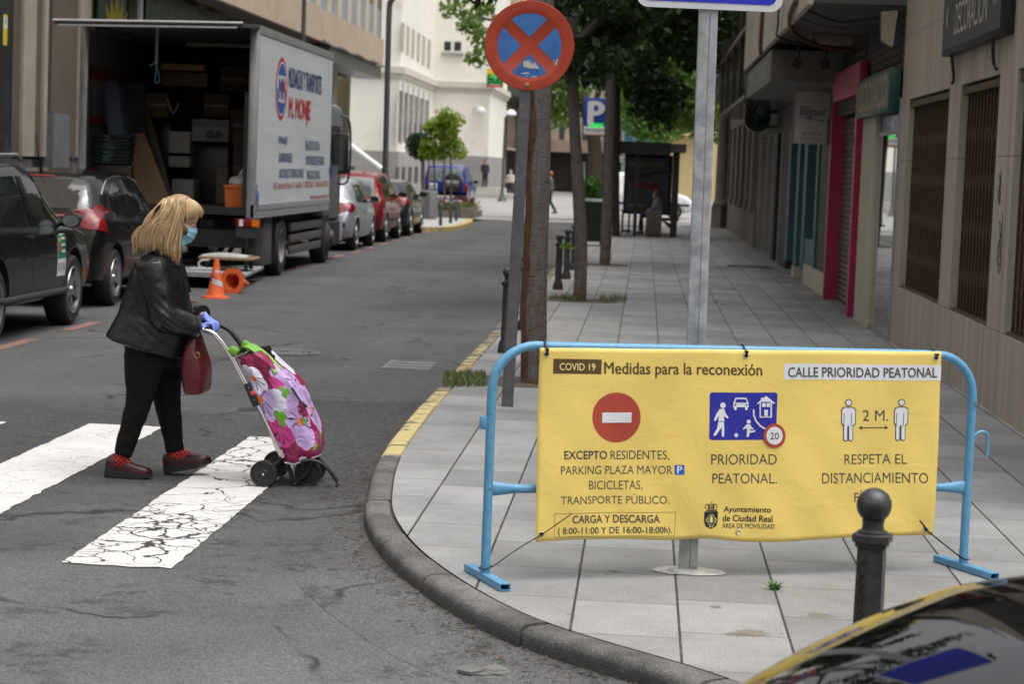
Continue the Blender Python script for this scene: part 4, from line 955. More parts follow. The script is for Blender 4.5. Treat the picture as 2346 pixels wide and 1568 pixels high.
t = thing('bank_sign', 'green bank sign with yellow top and red strip at the far corner', 'sign', (-8.9, 124, 6))
a = WY(1116, 157, 124); b = WY(1152, 200, 124)
MB().box((a.x, 124, b.z), (b.x, 124.3, a.z)).build('panel', pm('bank_bright_green', (0.008, 0.19, 0.035), 0.4), t, auto=False)
MB().box((a.x, 123.95, a.z - 0.32), (b.x, 123.999, a.z)).build('yellow_strip', pm('strip_yellow', (0.70, 0.42, 0.01), 0.4), t, auto=False)
MB().box((a.x, 123.95, b.z), (b.x, 123.999, b.z + 0.12)).build('red_strip', pm('strip_red', (0.5, 0.02, 0.02), 0.4), t, auto=False)
mb = MB(); Mf = frame(((a.x+b.x)/2, 123.94, (a.z+b.z)/2 - 0.05), (1, 0, 0), (0, 0, 1)); poly(mb, [(-.34, .05), (-.2, .26), (0, .33), (.2, .26), (.34, .05), (.1, .08), (0, -.16), (-.1, .08)], Mf); mb.build('emblem', pm('emblem_green', (0.10, 0.50, 0.12), 0.5), t, auto=False)
lettering('unicaja', Mf @ Matrix.Translation((0, -0.36, 0)), 0.6, 0.14, M_white, t)
# --- buildings closing the square
def far_building(label, x0, x1, y, z1, mat, base, wins, wm):
    t = thing('town_building', label, 'building', ((x0+x1)/2, y, 0), 0, None)
    slabs([(x0, x1, y, y + 12, base, z1)]).build('wall', mat, t, auto=False)
    for (a, b, c, d, m) in wins: MB().box((a, y - 0.06, c), (b, y, d)).build('window', m or wm, t, auto=False)
    return t
yb = 172.0; wv = pm('far_window', (0.07, 0.09, 0.09), 0.2, var=0.3)
xs = lambda u: (u - 1480)/4850*yb - 0.0
wins = [(xs(1279 + k*26), xs(1291 + k*26), 3.9, 6.0, None) for k in range(8)] + [(xs(1279 + k*26), xs(1291 + k*26), 7.2, 9.4, None) for k in range(8)]
t = far_building('cream town building with black ground floor closing the square behind the tree trunks', xs(1225), xs(1535), yb, 17, pm('far_cream', (0.58, 0.50, 0.40), 0.8, var=0.1), 3.2, wins, wv)
slabs([(xs(1225), xs(1535), yb + 0.1, yb + 12, RZ, 3.19)]).build('ground_floor', pm('far_black', (0.022, 0.022, 0.024), 0.5), t, auto=False)
slabs([(xs(1225), xs(1535), yb - 0.6, yb - 0.01, 3.1, 4.1)]).build('band', pm('far_pink_band', (0.56, 0.40, 0.32), 0.8), t, auto=False)
MB().box((xs(1265), yb + 0.02, RZ + 0.05), (xs(1300), yb + 0.09, 2.7)).build('shutter', pm('shutter_brown', (0.035, 0.025, 0.02), 0.6), t, auto=False)
MB().box((xs(1333), yb + 0.02, RZ + 0.05), (xs(1342), yb + 0.09, 2.4)).build('door', pm('pale_door', (0.42, 0.46, 0.44), 0.5), t, auto=False)
yb2 = 150.0
xs2 = lambda u: (u - 1480)/4850*yb2
t = far_building('yellow town building with balcony and green bank panel at the far right of the square', xs2(1533), xs2(1640), yb2, 20, pm('far_yellow', (0.55, 0.44, 0.22), 0.8, var=0.12), RZ, [(xs2(1547 + k*34), xs2(1565 + k*34), 5.4 + r_*3.6, 7.8 + r_*3.6, None) for k in range(3) for r_ in range(3)], wv)
slabs([(xs2(1538), xs2(1622), yb2 - 1.0, yb2 - 0.07, 4.4, 4.7)]).build('balcony', pm('far_yellow', (0.55, 0.44, 0.22), 0.8), t, auto=False)
a = WY(1533, 284, yb2 - 1.05); b = WY(1562, 302, yb2 - 1.05)
s_ = thing('bank_sign', 'green bank panel on the balcony of the yellow building', 'sign', a); MB().box((a.x, yb2 - 1.1, b.z), (b.x, yb2 - 1.01, a.z)).build('panel', pm('bank_bright_green', (0.008, 0.19, 0.035), 0.4), s_, auto=False)
lettering('C', frame(((a.x+b.x)/2, yb2 - 1.11, (a.z+b.z)/2), (1, 0, 0), (0, 0, 1)), 0.5, 0.55, M_white, s_)
t = far_building('pale blue glazed building between the trees at the end of the square', xs2(1420), xs2(1528), yb2 + 8, 12, pm('far_blue', (0.30, 0.42, 0.46), 0.3, var=0.35, scale=0.5), RZ, [(xs2(1425 + 28*k), xs2(1446 + 28*k), 3.4, 5.6, None) for k in range(4)], pm('blue_pane', (0.07, 0.22, 0.34), 0.2))
# ================================================================== VEHICLES
def paint(name, c, rough=0.22, metal=0.0, coat=0.4, flake=0.0):
    g = NG(name); f = g.noise(2.5, 4, 0.6); c2 = g.mix(1.0, c, g.rng(f, 0.3, 0.7, 0.9, 1.08), 'MULTIPLY')
    dust = g.noise(1.1, 6, 0.7); z = g.sep()[2]
    dm = g.math('MULTIPLY', g.rng(z, 0.6, 0.15, 0.0, 0.16), g.rng(dust, 0.35, 0.65, 0.3, 1.0))
    c2 = g.mix(dm, c2, (0.11, 0.10, 0.09)); g.col(c2); g.set(rough=g.math('ADD', dm, rough), metal=metal, coat=coat, coatr=0.02, spec=0.10); return g.m
M_arch = pm('wheel_arch_liner', (0.008, 0.008, 0.008), 0.9)
M_rim = pm('alloy_rim', (0.34, 0.35, 0.36), 0.3, 0.8, var=0.15); M_rimd = pm('steel_rim', (0.09, 0.09, 0.095), 0.45, 0.5)
M_trim = pm('grey_trim', (0.028, 0.028, 0.030), 0.6)
def lerp_tab(tab, y):
    if y <= tab[0][0]: return tab[0][1:]
    for a, b in zip(tab, tab[1:]):
        if y <= b[0]:
            t = (y - a[0]) / (b[0] - a[0]); return tuple(p + (q-p)*t for p, q in zip(a[1:], b[1:]))
    return tab[-1][1:]
def section(W, zl, zb, zt, wt, ws=1.0):
    """half cross-section (x, z) from the underbody centre to the roof centre"""
    h = W/2*ws; g_ = zt - zb; zm = zl + (zb - zl)*0.55
    P = [(0, zl), (h*0.80, zl), (h*0.95, zl + 0.05), (h*0.985, zl + 0.16), (h, zm), (h*0.992, zb - 0.10), (h*0.965, zb - 0.02), (h*0.94, zb + min(0.015, g_*0.2))]
    if g_ > 0.16:
        P += [(h*0.94 + (wt*W/2 - h*0.94)*0.5 + 0.012, zb + g_*0.5), (wt*W/2, zt - g_*0.13), (wt*W/2 - 0.05, zt - g_*0.05), (wt*W/2*0.62, zt - 0.004), (0, zt + 0.012)]
    else:
        P += [(h*0.90, zb + g_*0.35), (h*0.80, zb + g_*0.75), (h*0.68, zb + g_*0.92), (h*0.40, zt), (0, zt + 0.012)]
    return P
def car_shell(tab, W, step=0.075):
    """tab rows: y, z_low, z_belt, z_top, roof half-width ratio, plan-width ratio"""
    L = tab[-1][0]; n = int(L/step); ys = [L*i/n for i in range(n + 1)]
    ys = sorted(set([0.0, 0.015, 0.04] + ys[1:-1] + [L - 0.04, L - 0.015, L]))
    rows = []
    for y in ys:
        v = [lerp_tab(tab, y + d) for d in (-0.07, -0.035, 0, 0.035, 0.07)] if 0.10 < y < L - 0.10 else [lerp_tab(tab, y)]
        v = [sum(q)/len(v) for q in zip(*v)]
        P = section(W, *v); rows.append([Vector((x, y, z)) for x, z in P] + [Vector((-x, y, z)) for x, z in reversed(P[1:-1])])
    mb = MB(); mb.loft(rows, caps=True); return mb
def decal(bvh, pts, axis, off=0.004, cuts=True, seg=0.06):
    """outline given in the plane across `axis`, laid on to the body shell along it.  axis 'x+': seen from +x, pts (y, z); 'y-': seen from behind, pts (x, z); 'y+': seen from ahead"""
    bm = bmesh.new(); f = bm.faces.new([bm.verts.new((a, b, 0)) for a, b in pts]); f.normal_update(); bmesh.ops.triangulate(bm, faces=[f])
    for _ in range(5):
        e = [e for e in bm.edges if e.calc_length() > seg]
        if not e: break
        bmesh.ops.subdivide_edges(bm, edges=e, cuts=1); bmesh.ops.triangulate(bm, faces=bm.faces[:])
    bad = []
    for v in bm.verts:
        a, b = v.co.x, v.co.y
        o, d = {'x+': (Vector((3, a, b)), Vector((-1, 0, 0))), 'x-': (Vector((-3, a, b)), Vector((1, 0, 0))), 'y-': (Vector((a, -3, b)), Vector((0, 1, 0))), 'y+': (Vector((a, 9, b)), Vector((0, -1, 0))), 'z+': (Vector((a, b, 5)), Vector((0, 0, -1)))}[axis]
        h = bvh.ray_cast(o, d)
        if h[0] is None: bad.append(v); continue
        nrm = h[1]; nrm = nrm if nrm.dot(d) < 0 else -nrm
        v.co = h[0] + nrm * off
    bmesh.ops.delete(bm, geom=bad, context='VERTS')
    bm.normal_update()
    ref = {'x+': Vector((1, 0, 0)), 'x-': Vector((-1, 0, 0)), 'y-': Vector((0, -1, 0)), 'y+': Vector((0, 1, 0)), 'z+': Vector((0, 0, 1))}[axis]
    for f in bm.faces:
        if f.normal.dot(ref) < 0: f.normal_flip()
        f.smooth = True
    m = MB(); m.bm.free(); m.bm = bm; return m
def wheel(parent, x, y, r, w, side, rim='alloy', spokes=5):
    """tyre with rounded shoulders, dished spoked rim facing outward"""
    M = Matrix.Translation((x, y, r)) @ Matrix.Rotation(PI/2*side, 4, 'Y')
    t = MB().lathe([(r*0.66, -w/2), (r*0.90, -w/2), (r*0.975, -w*0.40), (r, -w*0.25), (r, w*0.25), (r*0.975, w*0.40), (r*0.90, w/2), (r*0.66, w/2 - 0.005), (r*0.64, w*0.3)], n=30, M=M).build('wheel', M_rubber, parent)
    mb = MB(); mb.lathe([(r*0.68, w/2 - 0.012), (r*0.66, w/2 + 0.004), (r*0.62, w/2 - 0.006), (r*0.60, w*0.18)], n=30, M=M, caps=False)
    for k in range(spokes):
        R_ = M @ Matrix.Rotation(2*PI*k/spokes, 4, 'Z')
        mb.loft([[R_ @ Vector(q) for q in ((r*0.10, -r*.11, w*.36), (r*0.10, r*.11, w*.36), (r*.10, r*.11, w*.2), (r*.10, -r*.11, w*.2))], [R_ @ Vector(q) for q in ((r*0.40, -r*.075, w*.42), (r*0.40, r*.075, w*.42), (r*.40, r*.075, w*.2), (r*.40, -r*.075, w*.2))], [R_ @ Vector(q) for q in ((r*0.635, -r*.12, w*.47), (r*0.635, r*.12, w*.47), (r*.635, r*.12, w*.2), (r*.635, -r*.12, w*.2))]])
    mb.lathe([(0.001, w*0.47), (r*0.09, w*0.46), (r*0.13, w*0.36), (r*0.13, w*0.18)], n=14, M=M)
    mb.build('rim', M_rim if rim == 'alloy' else M_rimd, t)
    mb = MB(); poly(mb, circ(r*0.585, 24), M, w*0.165); mb.build('brake_void', M_dark, t, auto=False)
    return t
def make_car(name, label, cat, loc, tab, W, pmat, wheels, win, lights, arch=0.36, rr_=0.32, tw=0.21, rz=0.0, group='cars parked along the street', plate=None, handles=(), mirror=None, seams=(), extras=None, trim=None, glass=None, spokes=5):
    t = thing(name, label, cat, loc, rz, group); LOCAL.add(t.name)
    me = car_shell(tab, W).mesh(name); sh = bpy.data.objects.new('tmp', me); COL.objects.link(sh)
    me.materials.append(pmat); me.materials.append(M_arch)
    cuts = []
    for y in wheels:
        c = MB().cyl((-W, y, rr_ + 0.02), (W, y, rr_ + 0.02), arch, n=36).mesh('c'); c.materials.append(pmat); c.materials.append(M_arch)
        for p in c.polygons: p.material_index = 1
        co = bpy.data.objects.new('cut', c); COL.objects.link(co); cuts.append(co)
        m = sh.modifiers.new('b', 'BOOLEAN'); m.object = co; m.operation = 'DIFFERENCE'; m.solver = 'EXACT'
    full = BVHTree.FromPolygons([v.co.copy() for v in me.vertices], [list(p.vertices) for p in me.polygons])
    dg = bpy.context.evaluated_depsgraph_get(); out = bpy.data.meshes.new_from_object(sh.evaluated_get(dg))
    for c in cuts: bpy.data.objects.remove(c)
    bpy.data.objects.remove(sh)
    bm = bmesh.new(); bm.from_mesh(out)
    for f in bm.faces: f.smooth = True
    for e in bm.edges:
        if len(e.link_faces) == 2 and e.link_faces[0].normal.dot(e.link_faces[1].normal) < math.cos(R(48)): e.smooth = False
    bm.to_mesh(out); bm.free()
    if not out.materials: out.materials.append(pmat); out.materials.append(M_arch)
    o = link('body', out, [], t, auto=False)
    # dark core so nothing shows through the arches
    gl = glass or M_glass
    for (axis, pts) in win: decal(full, pts, axis, 0.005).build('window', gl, t, auto=False, recalc=False)
    for (axis, pts, m) in lights: decal(full, pts, axis, 0.012, seg=0.05).build('tail_light', m, t, auto=False, recalc=False)
    for (axis, pts) in seams:
        for q in stroke(pts, 0.010): decal(full, q, axis, 0.002, seg=0.08).build('door_seam', M_dark, t, auto=False, recalc=False)
    if trim:
        for (axis, pts, m, nm) in trim: decal(full, pts, axis, 0.006).build(nm, m, t, auto=False, recalc=False)
    for y in wheels:
        for s in (1, -1): wheel(t, s*(W/2 - tw/2 - 0.015), y, rr_, tw, s, spokes=spokes)
    if mirror:
        my, mz, glassm = mirror
        for s in (1, -1):
            h = full.ray_cast(Vector((s*3, my, mz)), Vector((-s, 0, 0)))[0]
            x = h.x if h else s*W/2
            mm = MB(); mm.loft([[Vector((x + s*(0.13 + 0.105*math.cos(a)*q), my + dy, mz + 0.06 + 0.075*math.sin(a)*q)) for a in [2*PI*k/14 for k in range(14)]] for dy, q in ((-0.03, 0.93), (-0.02, 1.0), (0.03, 0.97), (0.08, 0.75), (0.11, 0.4))])
            mm.tube([(x - s*0.02, my + 0.03, mz + 0.02), (x + s*0.07, my + 0.03, mz + 0.03)], 0.025, 8)
            mo = mm.build('door_mirror', pmat, t)
            q_ = MB(); poly(q_, [(0.09*math.cos(2*PI*k/14), 0.062*math.sin(2*PI*k/14)) for k in range(14)], frame((x + s*0.13, my - 0.032, mz + 0.06), (1, 0, 0), (0, 0, 1))); q_.build('mirror_glass', M_mirror if glassm else M_glass, mo, auto=False)
    for (hy, hz) in handles:
        for s in (1, -1):
            h = full.ray_cast(Vector((s*3, hy, hz)), Vector((-s, 0, 0)))[0]
            if h: MB().bbox((h.x - 0.005, hy - 0.09, hz - 0.014), (h.x + s*0.028, hy + 0.09, hz + 0.014) if s > 0 else (h.x + 0.005, hy + 0.09, hz + 0.014), 0.008).build('door_handle', pmat if not (trim and any(q[3] == 'chrome' for q in trim)) else M_chrome, t) if s > 0 else None
    if plate:
        pz, py = plate
        h = full.ray_cast(Vector((0, -3, pz)), Vector((0, 1, 0)))[0]
        po = MB().bbox((-0.26, h.y - 0.02, pz - 0.055), (0.26, h.y - 0.008, pz + 0.055), 0.004).build('number_plate', M_white, t)
        lettering(py, frame((0, h.y - 0.0205, pz), (1, 0, 0), (0, 0, 1)), 0.42, 0.07, M_ink, po, 0.01)
    if extras: extras(t, full)
    return t, full
HATCH = lambda L, H, zl=0.24: [(0.0, 0.42, 0.60, 0.64, 0.60, 0.84), (0.05, 0.32, 0.72, 0.76, 0.60, 0.90), (0.12, 0.27, 0.88, 0.94, 0.62, 0.94), (0.22, zl, 0.97, 1.04, 0.66, 0.965), (0.62, zl, 0.98, H - 0.10, 0.70, 0.99), (0.85, zl, 0.97, H - 0.045, 0.72, 1.0), (L*0.40, zl - 0.02, 0.95, H, 0.74, 1.0), (L*0.50, zl - 0.02, 0.94, H - 0.005, 0.74, 1.0), (L*0.58, zl - 0.02, 0.93, H - 0.06, 0.735, 1.0), (L*0.78, zl - 0.02, 0.92, 0.98, 0.72, 0.99), (L*0.90, zl, 0.80, 0.86, 0.6, 0.95), (L*0.965, zl + 0.03, 0.66, 0.70, 0.6, 0.86), (L, 0.36, 0.52, 0.56, 0.6, 0.76)]
def side_win(L, H, zb=0.985, y0=0.95, ym=None, y2=None, gap=0.035):
    ym = ym or L*0.42; y2 = y2 or L*0.735
    zt = H - 0.125
    rear = [(y0 - 0.02, zb + 0.02), (y0 + 0.10, zt - 0.20), (y0 + 0.32, zt - 0.02), (ym - gap, zt + 0.01), (ym - gap, zb - 0.01)]
    front = [(ym + gap, zb - 0.01), (ym + gap, zt + 0.01), (L*0.52, zt - 0.005), (L*0.585, zt - 0.07), (y2, zb + 0.0), (y2 - 0.15, zb - 0.02)]
    return [(ax, p) for ax in ('x+', 'x-') for p in (rear, front)]
def rear_win(H, w0=0.60, w1=0.50, z0=1.03): return [('y-', [(-w0, z0), (w0, z0), (w1, H - 0.14), (w1*0.6, H - 0.115), (-w1*0.6, H - 0.115), (-w1, H - 0.14)])]
def wind(L, H): return [('y+', [(-0.62, 1.0), (0.62, 1.0), (0.52, H - 0.10), (-0.52, H - 0.10)])]
# ---- the parked row, all facing up the street (origin: middle of the rear bumper, on the road)
P_blk = paint('black_paint', (0.006, 0.0062, 0.007)); P_sil = paint('silver_paint', (0.42, 0.45, 0.48), 0.28, 0.55); P_red = paint('dark_red_paint', (0.16, 0.012, 0.016), 0.25)
P_grn = paint('dark_green_paint', (0.022, 0.024, 0.022)); P_blu = paint('blue_paint_car', (0.018, 0.026, 0.17)); P_wht = paint('white_paint', (0.70, 0.71, 0.72))
XR = -5.97                                           # right flank of the row
# 1: large black estate SUV, nearest, mostly out of frame
L, H, W = 4.75, 1.72, 1.86
tab = [(0.0, 0.5, 0.75, 0.80, 0.6, 0.86), (0.12, 0.38, 1.0, 1.06, 0.62, 0.94), (0.3, 0.32, 1.10, 1.20, 0.66, 0.97), (0.75, 0.30, 1.10, 1.58, 0.70, 0.99), (1.1, 0.30, 1.08, 1.67, 0.72, 1.0), (2.2, 0.30, 1.05, H, 0.74, 1.0), (2.75, 0.30, 1.04, 1.66, 0.74, 1.0), (3.65, 0.30, 1.03, 1.09, 0.72, 0.99), (4.3, 0.32, 0.93, 0.99, 0.6, 0.95), (4.62, 0.36, 0.75, 0.80, 0.6, 0.88), (L, 0.45, 0.62, 0.66, 0.6, 0.78)]
sw = [(ax, p) for ax in ('x+', 'x-') for p in ([(1.15, 1.10), (1.2, 1.5), (1.45, 1.56), (2.02, 1.57), (2.02, 1.08)], [(2.10, 1.08), (2.10, 1.57), (2.55, 1.55), (2.78, 1.47), (3.42, 1.12), (3.38, 1.07)])]
def suv_extra(t, bvh):
    # printed municipal sticker on the door
    def dq(y0, y1, z0, z1, m, off, nm): decal(bvh, [(y0, z0), (y1, z0), (y1, z1), (y0, z1)], 'x+', off).build(nm, m, t, auto=False, recalc=False)
    dq(2.92, 3.24, 0.55, 0.98, M_white, 0.004, 'sticker'); dq(2.93, 3.23, 0.73, 0.97, pm('sticker_green', (0.015, 0.20, 0.10), 0.5), 0.006, 'sticker_field')
    dq(2.95, 3.02, 0.80, 0.90, pm('sticker_red', (0.45, 0.05, 0.03), 0.5), 0.008, 'sticker_emblem'); dq(2.955, 3.015, 0.905, 0.94, pm('sticker_crest', (0.6, 0.45, 0.05), 0.5), 0.008, 'sticker_crown')
    for k in range(3): dq(3.06, 3.21, 0.92 - k*0.065, 0.945 - k*0.065, M_white, 0.008, 'sticker_line')
    for k in range(3): dq(2.97 + k*0.09, 2.995 + k*0.09, 0.60, 0.68, M_ink, 0.008, 'sticker_mark')
    MB().tube([(W/2 - 0.06, 1.0, 0.40), (W/2 - 0.02, 1.2, 0.39), (W/2 - 0.02, 3.3, 0.39), (W/2 - 0.06, 3.4, 0.40)], 0.035, 8).build('running_board', M_trim, t)
    MB().tube([(0.60, 0.9, 1.70), (0.62, 1.0, 1.76), (0.64, 2.4, 1.78), (0.62, 2.6, 1.73)], 0.018, 8).build('roof_rail', M_alu, t)
make_car('parked_car', 'black tall car with a green and white door sticker at the left edge', 'car', (XR - W/2, 18.42, RZ), tab, W, P_blk, (0.9, 3.62), sw + rear_win(1.7, 0.6, 0.5, 1.2) + [('y+', [(-0.65, 1.1), (0.65, 1.1), (0.55, 1.6), (-0.55, 1.6)])], [], arch=0.43, rr_=0.375, tw=0.24, handles=((1.95, 0.98), (2.85, 0.98)), mirror=(3.18, 1.06, True), seams=(('x+', [(2.06, 0.5), (2.06, 1.06)]), ('x+', [(3.32, 0.45), (3.34, 0.75), (3.42, 1.02)])), extras=suv_extra, spokes=5)
# 2: black crossover with the big red lamp
L, H, W = 4.37, 1.62, 1.84
tab = [(0.0, 0.45, 0.62, 0.66, 0.60, 0.86), (0.05, 0.34, 0.78, 0.84, 0.62, 0.92), (0.13, 0.30, 0.98, 1.05, 0.64, 0.955), (0.22, 0.28, 1.07, 1.15, 0.68, 0.975), (0.40, 0.28, 1.07, 1.36, 0.70, 0.985), (0.52, 0.28, 1.06, 1.50, 0.72, 0.99), (0.75, 0.28, 1.05, 1.57, 0.74, 1.0), (1.7, 0.27, 1.02, H, 0.75, 1.0), (2.3, 0.27, 1.01, 1.60, 0.75, 1.0), (2.6, 0.27, 1.0, 1.54, 0.745, 1.0), (3.5, 0.27, 0.99, 1.04, 0.72, 0.99), (4.0, 0.28, 0.88, 0.93, 0.6, 0.95), (4.24, 0.32, 0.70, 0.74, 0.6, 0.86), (L, 0.4, 0.55, 0.58, 0.6, 0.76)]
sw = [(ax, p) for ax in ('x+', 'x-') for p in ([(0.78, 1.16), (0.92, 1.36), (1.18, 1.46), (1.42, 1.48), (1.42, 1.08), (1.05, 1.08)], [(1.47, 1.07), (1.47, 1.485), (1.75, 1.50), (2.0, 1.50), (2.0, 1.05)], [(2.06, 1.05), (2.06, 1.50), (2.42, 1.475), (2.66, 1.40), (3.18, 1.06), (3.14, 1.03)])]
def cross_extra(t, bvh):
    for s in (1, -1):
        decal(bvh, [(s*0.62, 0.37), (s*0.78, 0.37), (s*0.78, 0.45), (s*0.62, 0.45)], 'y-', 0.006).build('reflector', M_red_lens, t, auto=False, recalc=False)
    decal(bvh, [(-0.35, 1.522), (0.18, 1.522), (0.18, 1.538), (-0.35, 1.538)], 'y-', 0.008).build('brake_light', M_red_lens, t, auto=False, recalc=False)
    MB().tube([(-0.02, 0.78, 1.56), (-0.02, 0.76, 1.60), (-0.02, 0.70, 1.68), (-0.02, 0.50, 2.02)], [0.035, 0.018, 0.007, 0.004], 8).build('antenna', M_black, t)
    MB().tube([bvh.ray_cast(Vector((3, y, z)), Vector((-1, 0, 0)))[0] + Vector((0.006, 0, 0)) for y, z in ((0.60, 1.33), (0.80, 1.43), (1.1, 1.515), (1.5, 1.545), (2.1, 1.545), (2.5, 1.50), (2.8, 1.36))], 0.013, 8).build('window_trim', M_chrome, t)
    lettering('3008', frame((0.42, -0.012, 0.98), (1, 0, 0), (0, 0, 1)), 0.2, 0.035, M_chrome, t) if False else None
lamp = [('y-', [(0.64, 1.0), (0.70, 1.10), (0.76, 1.20), (0.835, 1.21), (0.845, 0.93), (0.74, 0.925), (0.66, 0.95)], M_red_lens), ('x+', [(0.08, 1.0), (0.20, 1.22), (0.25, 1.16), (0.36, 0.91), (0.24, 0.90), (0.10, 0.93)], M_red_lens), ('y-', [(-0.52, 1.0), (-0.58, 0.95), (-0.70, 0.92), (-0.845, 0.93), (-0.835, 1.21), (-0.76, 1.20), (-0.64, 1.10)], M_red_lens)]
make_car('parked_car', 'black hatchback with one large red tail lamp and a roof aerial behind the woman', 'car', (-6.28 - W/2, 24.25, RZ), tab, W, P_blk, (0.80, 3.40), sw + rear_win(1.63, 0.70, 0.58, 1.16) + [('y+', [(-0.62, 1.05), (0.62, 1.05), (0.55, 1.5), (-0.55, 1.5)])], lamp, arch=0.40, rr_=0.345, tw=0.22, handles=((1.45, 0.94), (2.35, 0.93)), mirror=(2.95, 1.03, False), seams=(('x+', [(2.03, 0.4), (2.03, 1.03)]), ('x+', [(1.02, 0.95), (1.12, 0.7), (1.22, 0.45)])), extras=cross_extra)
# 3: silver hatchback beyond the lorry
L, H, W = 4.35, 1.48, 1.82
tl = [('y-', [(0.40, 0.86), (0.62, 0.98), (0.80, 1.0), (0.82, 0.86), (0.70, 0.80)], M_red_lens), ('x+', [(0.03, 0.86), (0.16, 1.0), (0.36, 0.97), (0.52, 0.90), (0.30, 0.84), (0.12, 0.80)], M_red_lens)]
tl += [('y-', [(-x, z) for x, z in reversed(tl[0][1])], M_red_lens)]
make_car('parked_car', 'silver hatchback parked directly beyond the lorry', 'car', (XR - W/2 + 0.08, 42.75, RZ), HATCH(L, H), W, P_sil, (0.78, 3.42), side_win(L, H) + rear_win(H) + wind(L, H), tl, handles=((1.75, 0.86), (2.6, 0.85)), mirror=(3.05, 0.98, False), seams=(('x+', [(L*0.42, 0.35), (L*0.42, 0.96)]),))
# 4: dark red people carrier
L, H, W = 4.45, 1.63, 1.84
tab = [(0.0, 0.42, 0.66, 0.70, 0.62, 0.88), (0.05, 0.32, 0.88, 0.95, 0.64, 0.94), (0.13, 0.28, 1.02, 1.12, 0.68, 0.97), (0.30, 0.26, 1.04, 1.58, 0.72, 0.98), (0.45, 0.26, 1.04, 1.72, 0.74, 0.99), (1.6, 0.25, 1.02, 1.79, 0.76, 1.0), (2.6, 0.25, 1.0, 1.75, 0.755, 1.0), (2.85, 0.25, 1.0, 1.66, 0.75, 1.0), (3.7, 0.25, 0.98, 1.04, 0.72, 0.98), (4.2, 0.28, 0.82, 0.87, 0.6, 0.92), (L, 0.38, 0.58, 0.62, 0.6, 0.78)]
sq = lambda z: z if z < 1.0 else 1.0 + (z - 1.0)*0.78
tab = [(y, zl, zb, sq(zt) if zt > 1.1 and zt < 1.8 else zt, wt, ws) for y, zl, zb, zt, wt, ws in tab]
sw = [(ax, [(y_, sq(z_)) for y_, z_ in p]) for ax in ('x+', 'x-') for p in ([(0.55, 1.10), (0.62, 1.58), (0.9, 1.64), (1.55, 1.66), (1.55, 1.06)], [(1.62, 1.06), (1.62, 1.66), (2.6, 1.62), (2.8, 1.52), (3.4, 1.06), (3.35, 1.03)])]
tl = [('y-', [(0.68, 0.95), (0.83, 0.95), (0.78, 1.36), (0.70, 1.36)], M_red_lens), ('y-', [(-0.83, 0.95), (-0.68, 0.95), (-0.70, 1.36), (-0.78, 1.36)], M_red_lens)]
make_car('parked_car', 'dark red people carrier parked between the silver hatchback and the dark green car', 'car', (XR - W/2 + 0.05, 47.95, RZ), tab, W, P_red, (0.85, 3.5), sw + rear_win(1.60, 0.70, 0.6, 1.06) + [('y+', [(-0.62, 1.05), (0.62, 1.05), (0.55, 1.46), (-0.55, 1.46)])], tl, handles=((1.7, 0.92), (2.7, 0.9)), mirror=(3.25, 1.02, False), seams=(('x+', [(1.58, 0.35), (1.58, 1.04)]),), trim=[('x+', [(0.9, 0.55), (3.3, 0.52), (3.3, 0.47), (0.9, 0.49)], M_trim, 'side_moulding')])
# 5: dark car beyond
L, H, W = 4.3, 1.42, 1.80
tl = [('y-', [(0.50, 0.80), (0.60, 0.98), (0.80, 1.0), (0.82, 0.80)], M_red_lens), ('x+', [(0.03, 0.80), (0.14, 1.0), (0.32, 0.96), (0.30, 0.80)], M_red_lens)]
make_car('parked_car', 'dark green black hatchback at the far end of the parked row', 'car', (XR - W/2 + 0.10, 52.75, RZ), HATCH(L, H), W, P_grn, (0.76, 3.36), side_win(L, H) + rear_win(H) + wind(L, H), tl, handles=((1.75, 0.87), (2.6, 0.86)), mirror=(3.02, 0.98, False), seams=(('x+', [(L*0.42, 0.35), (L*0.42, 0.96)]),))
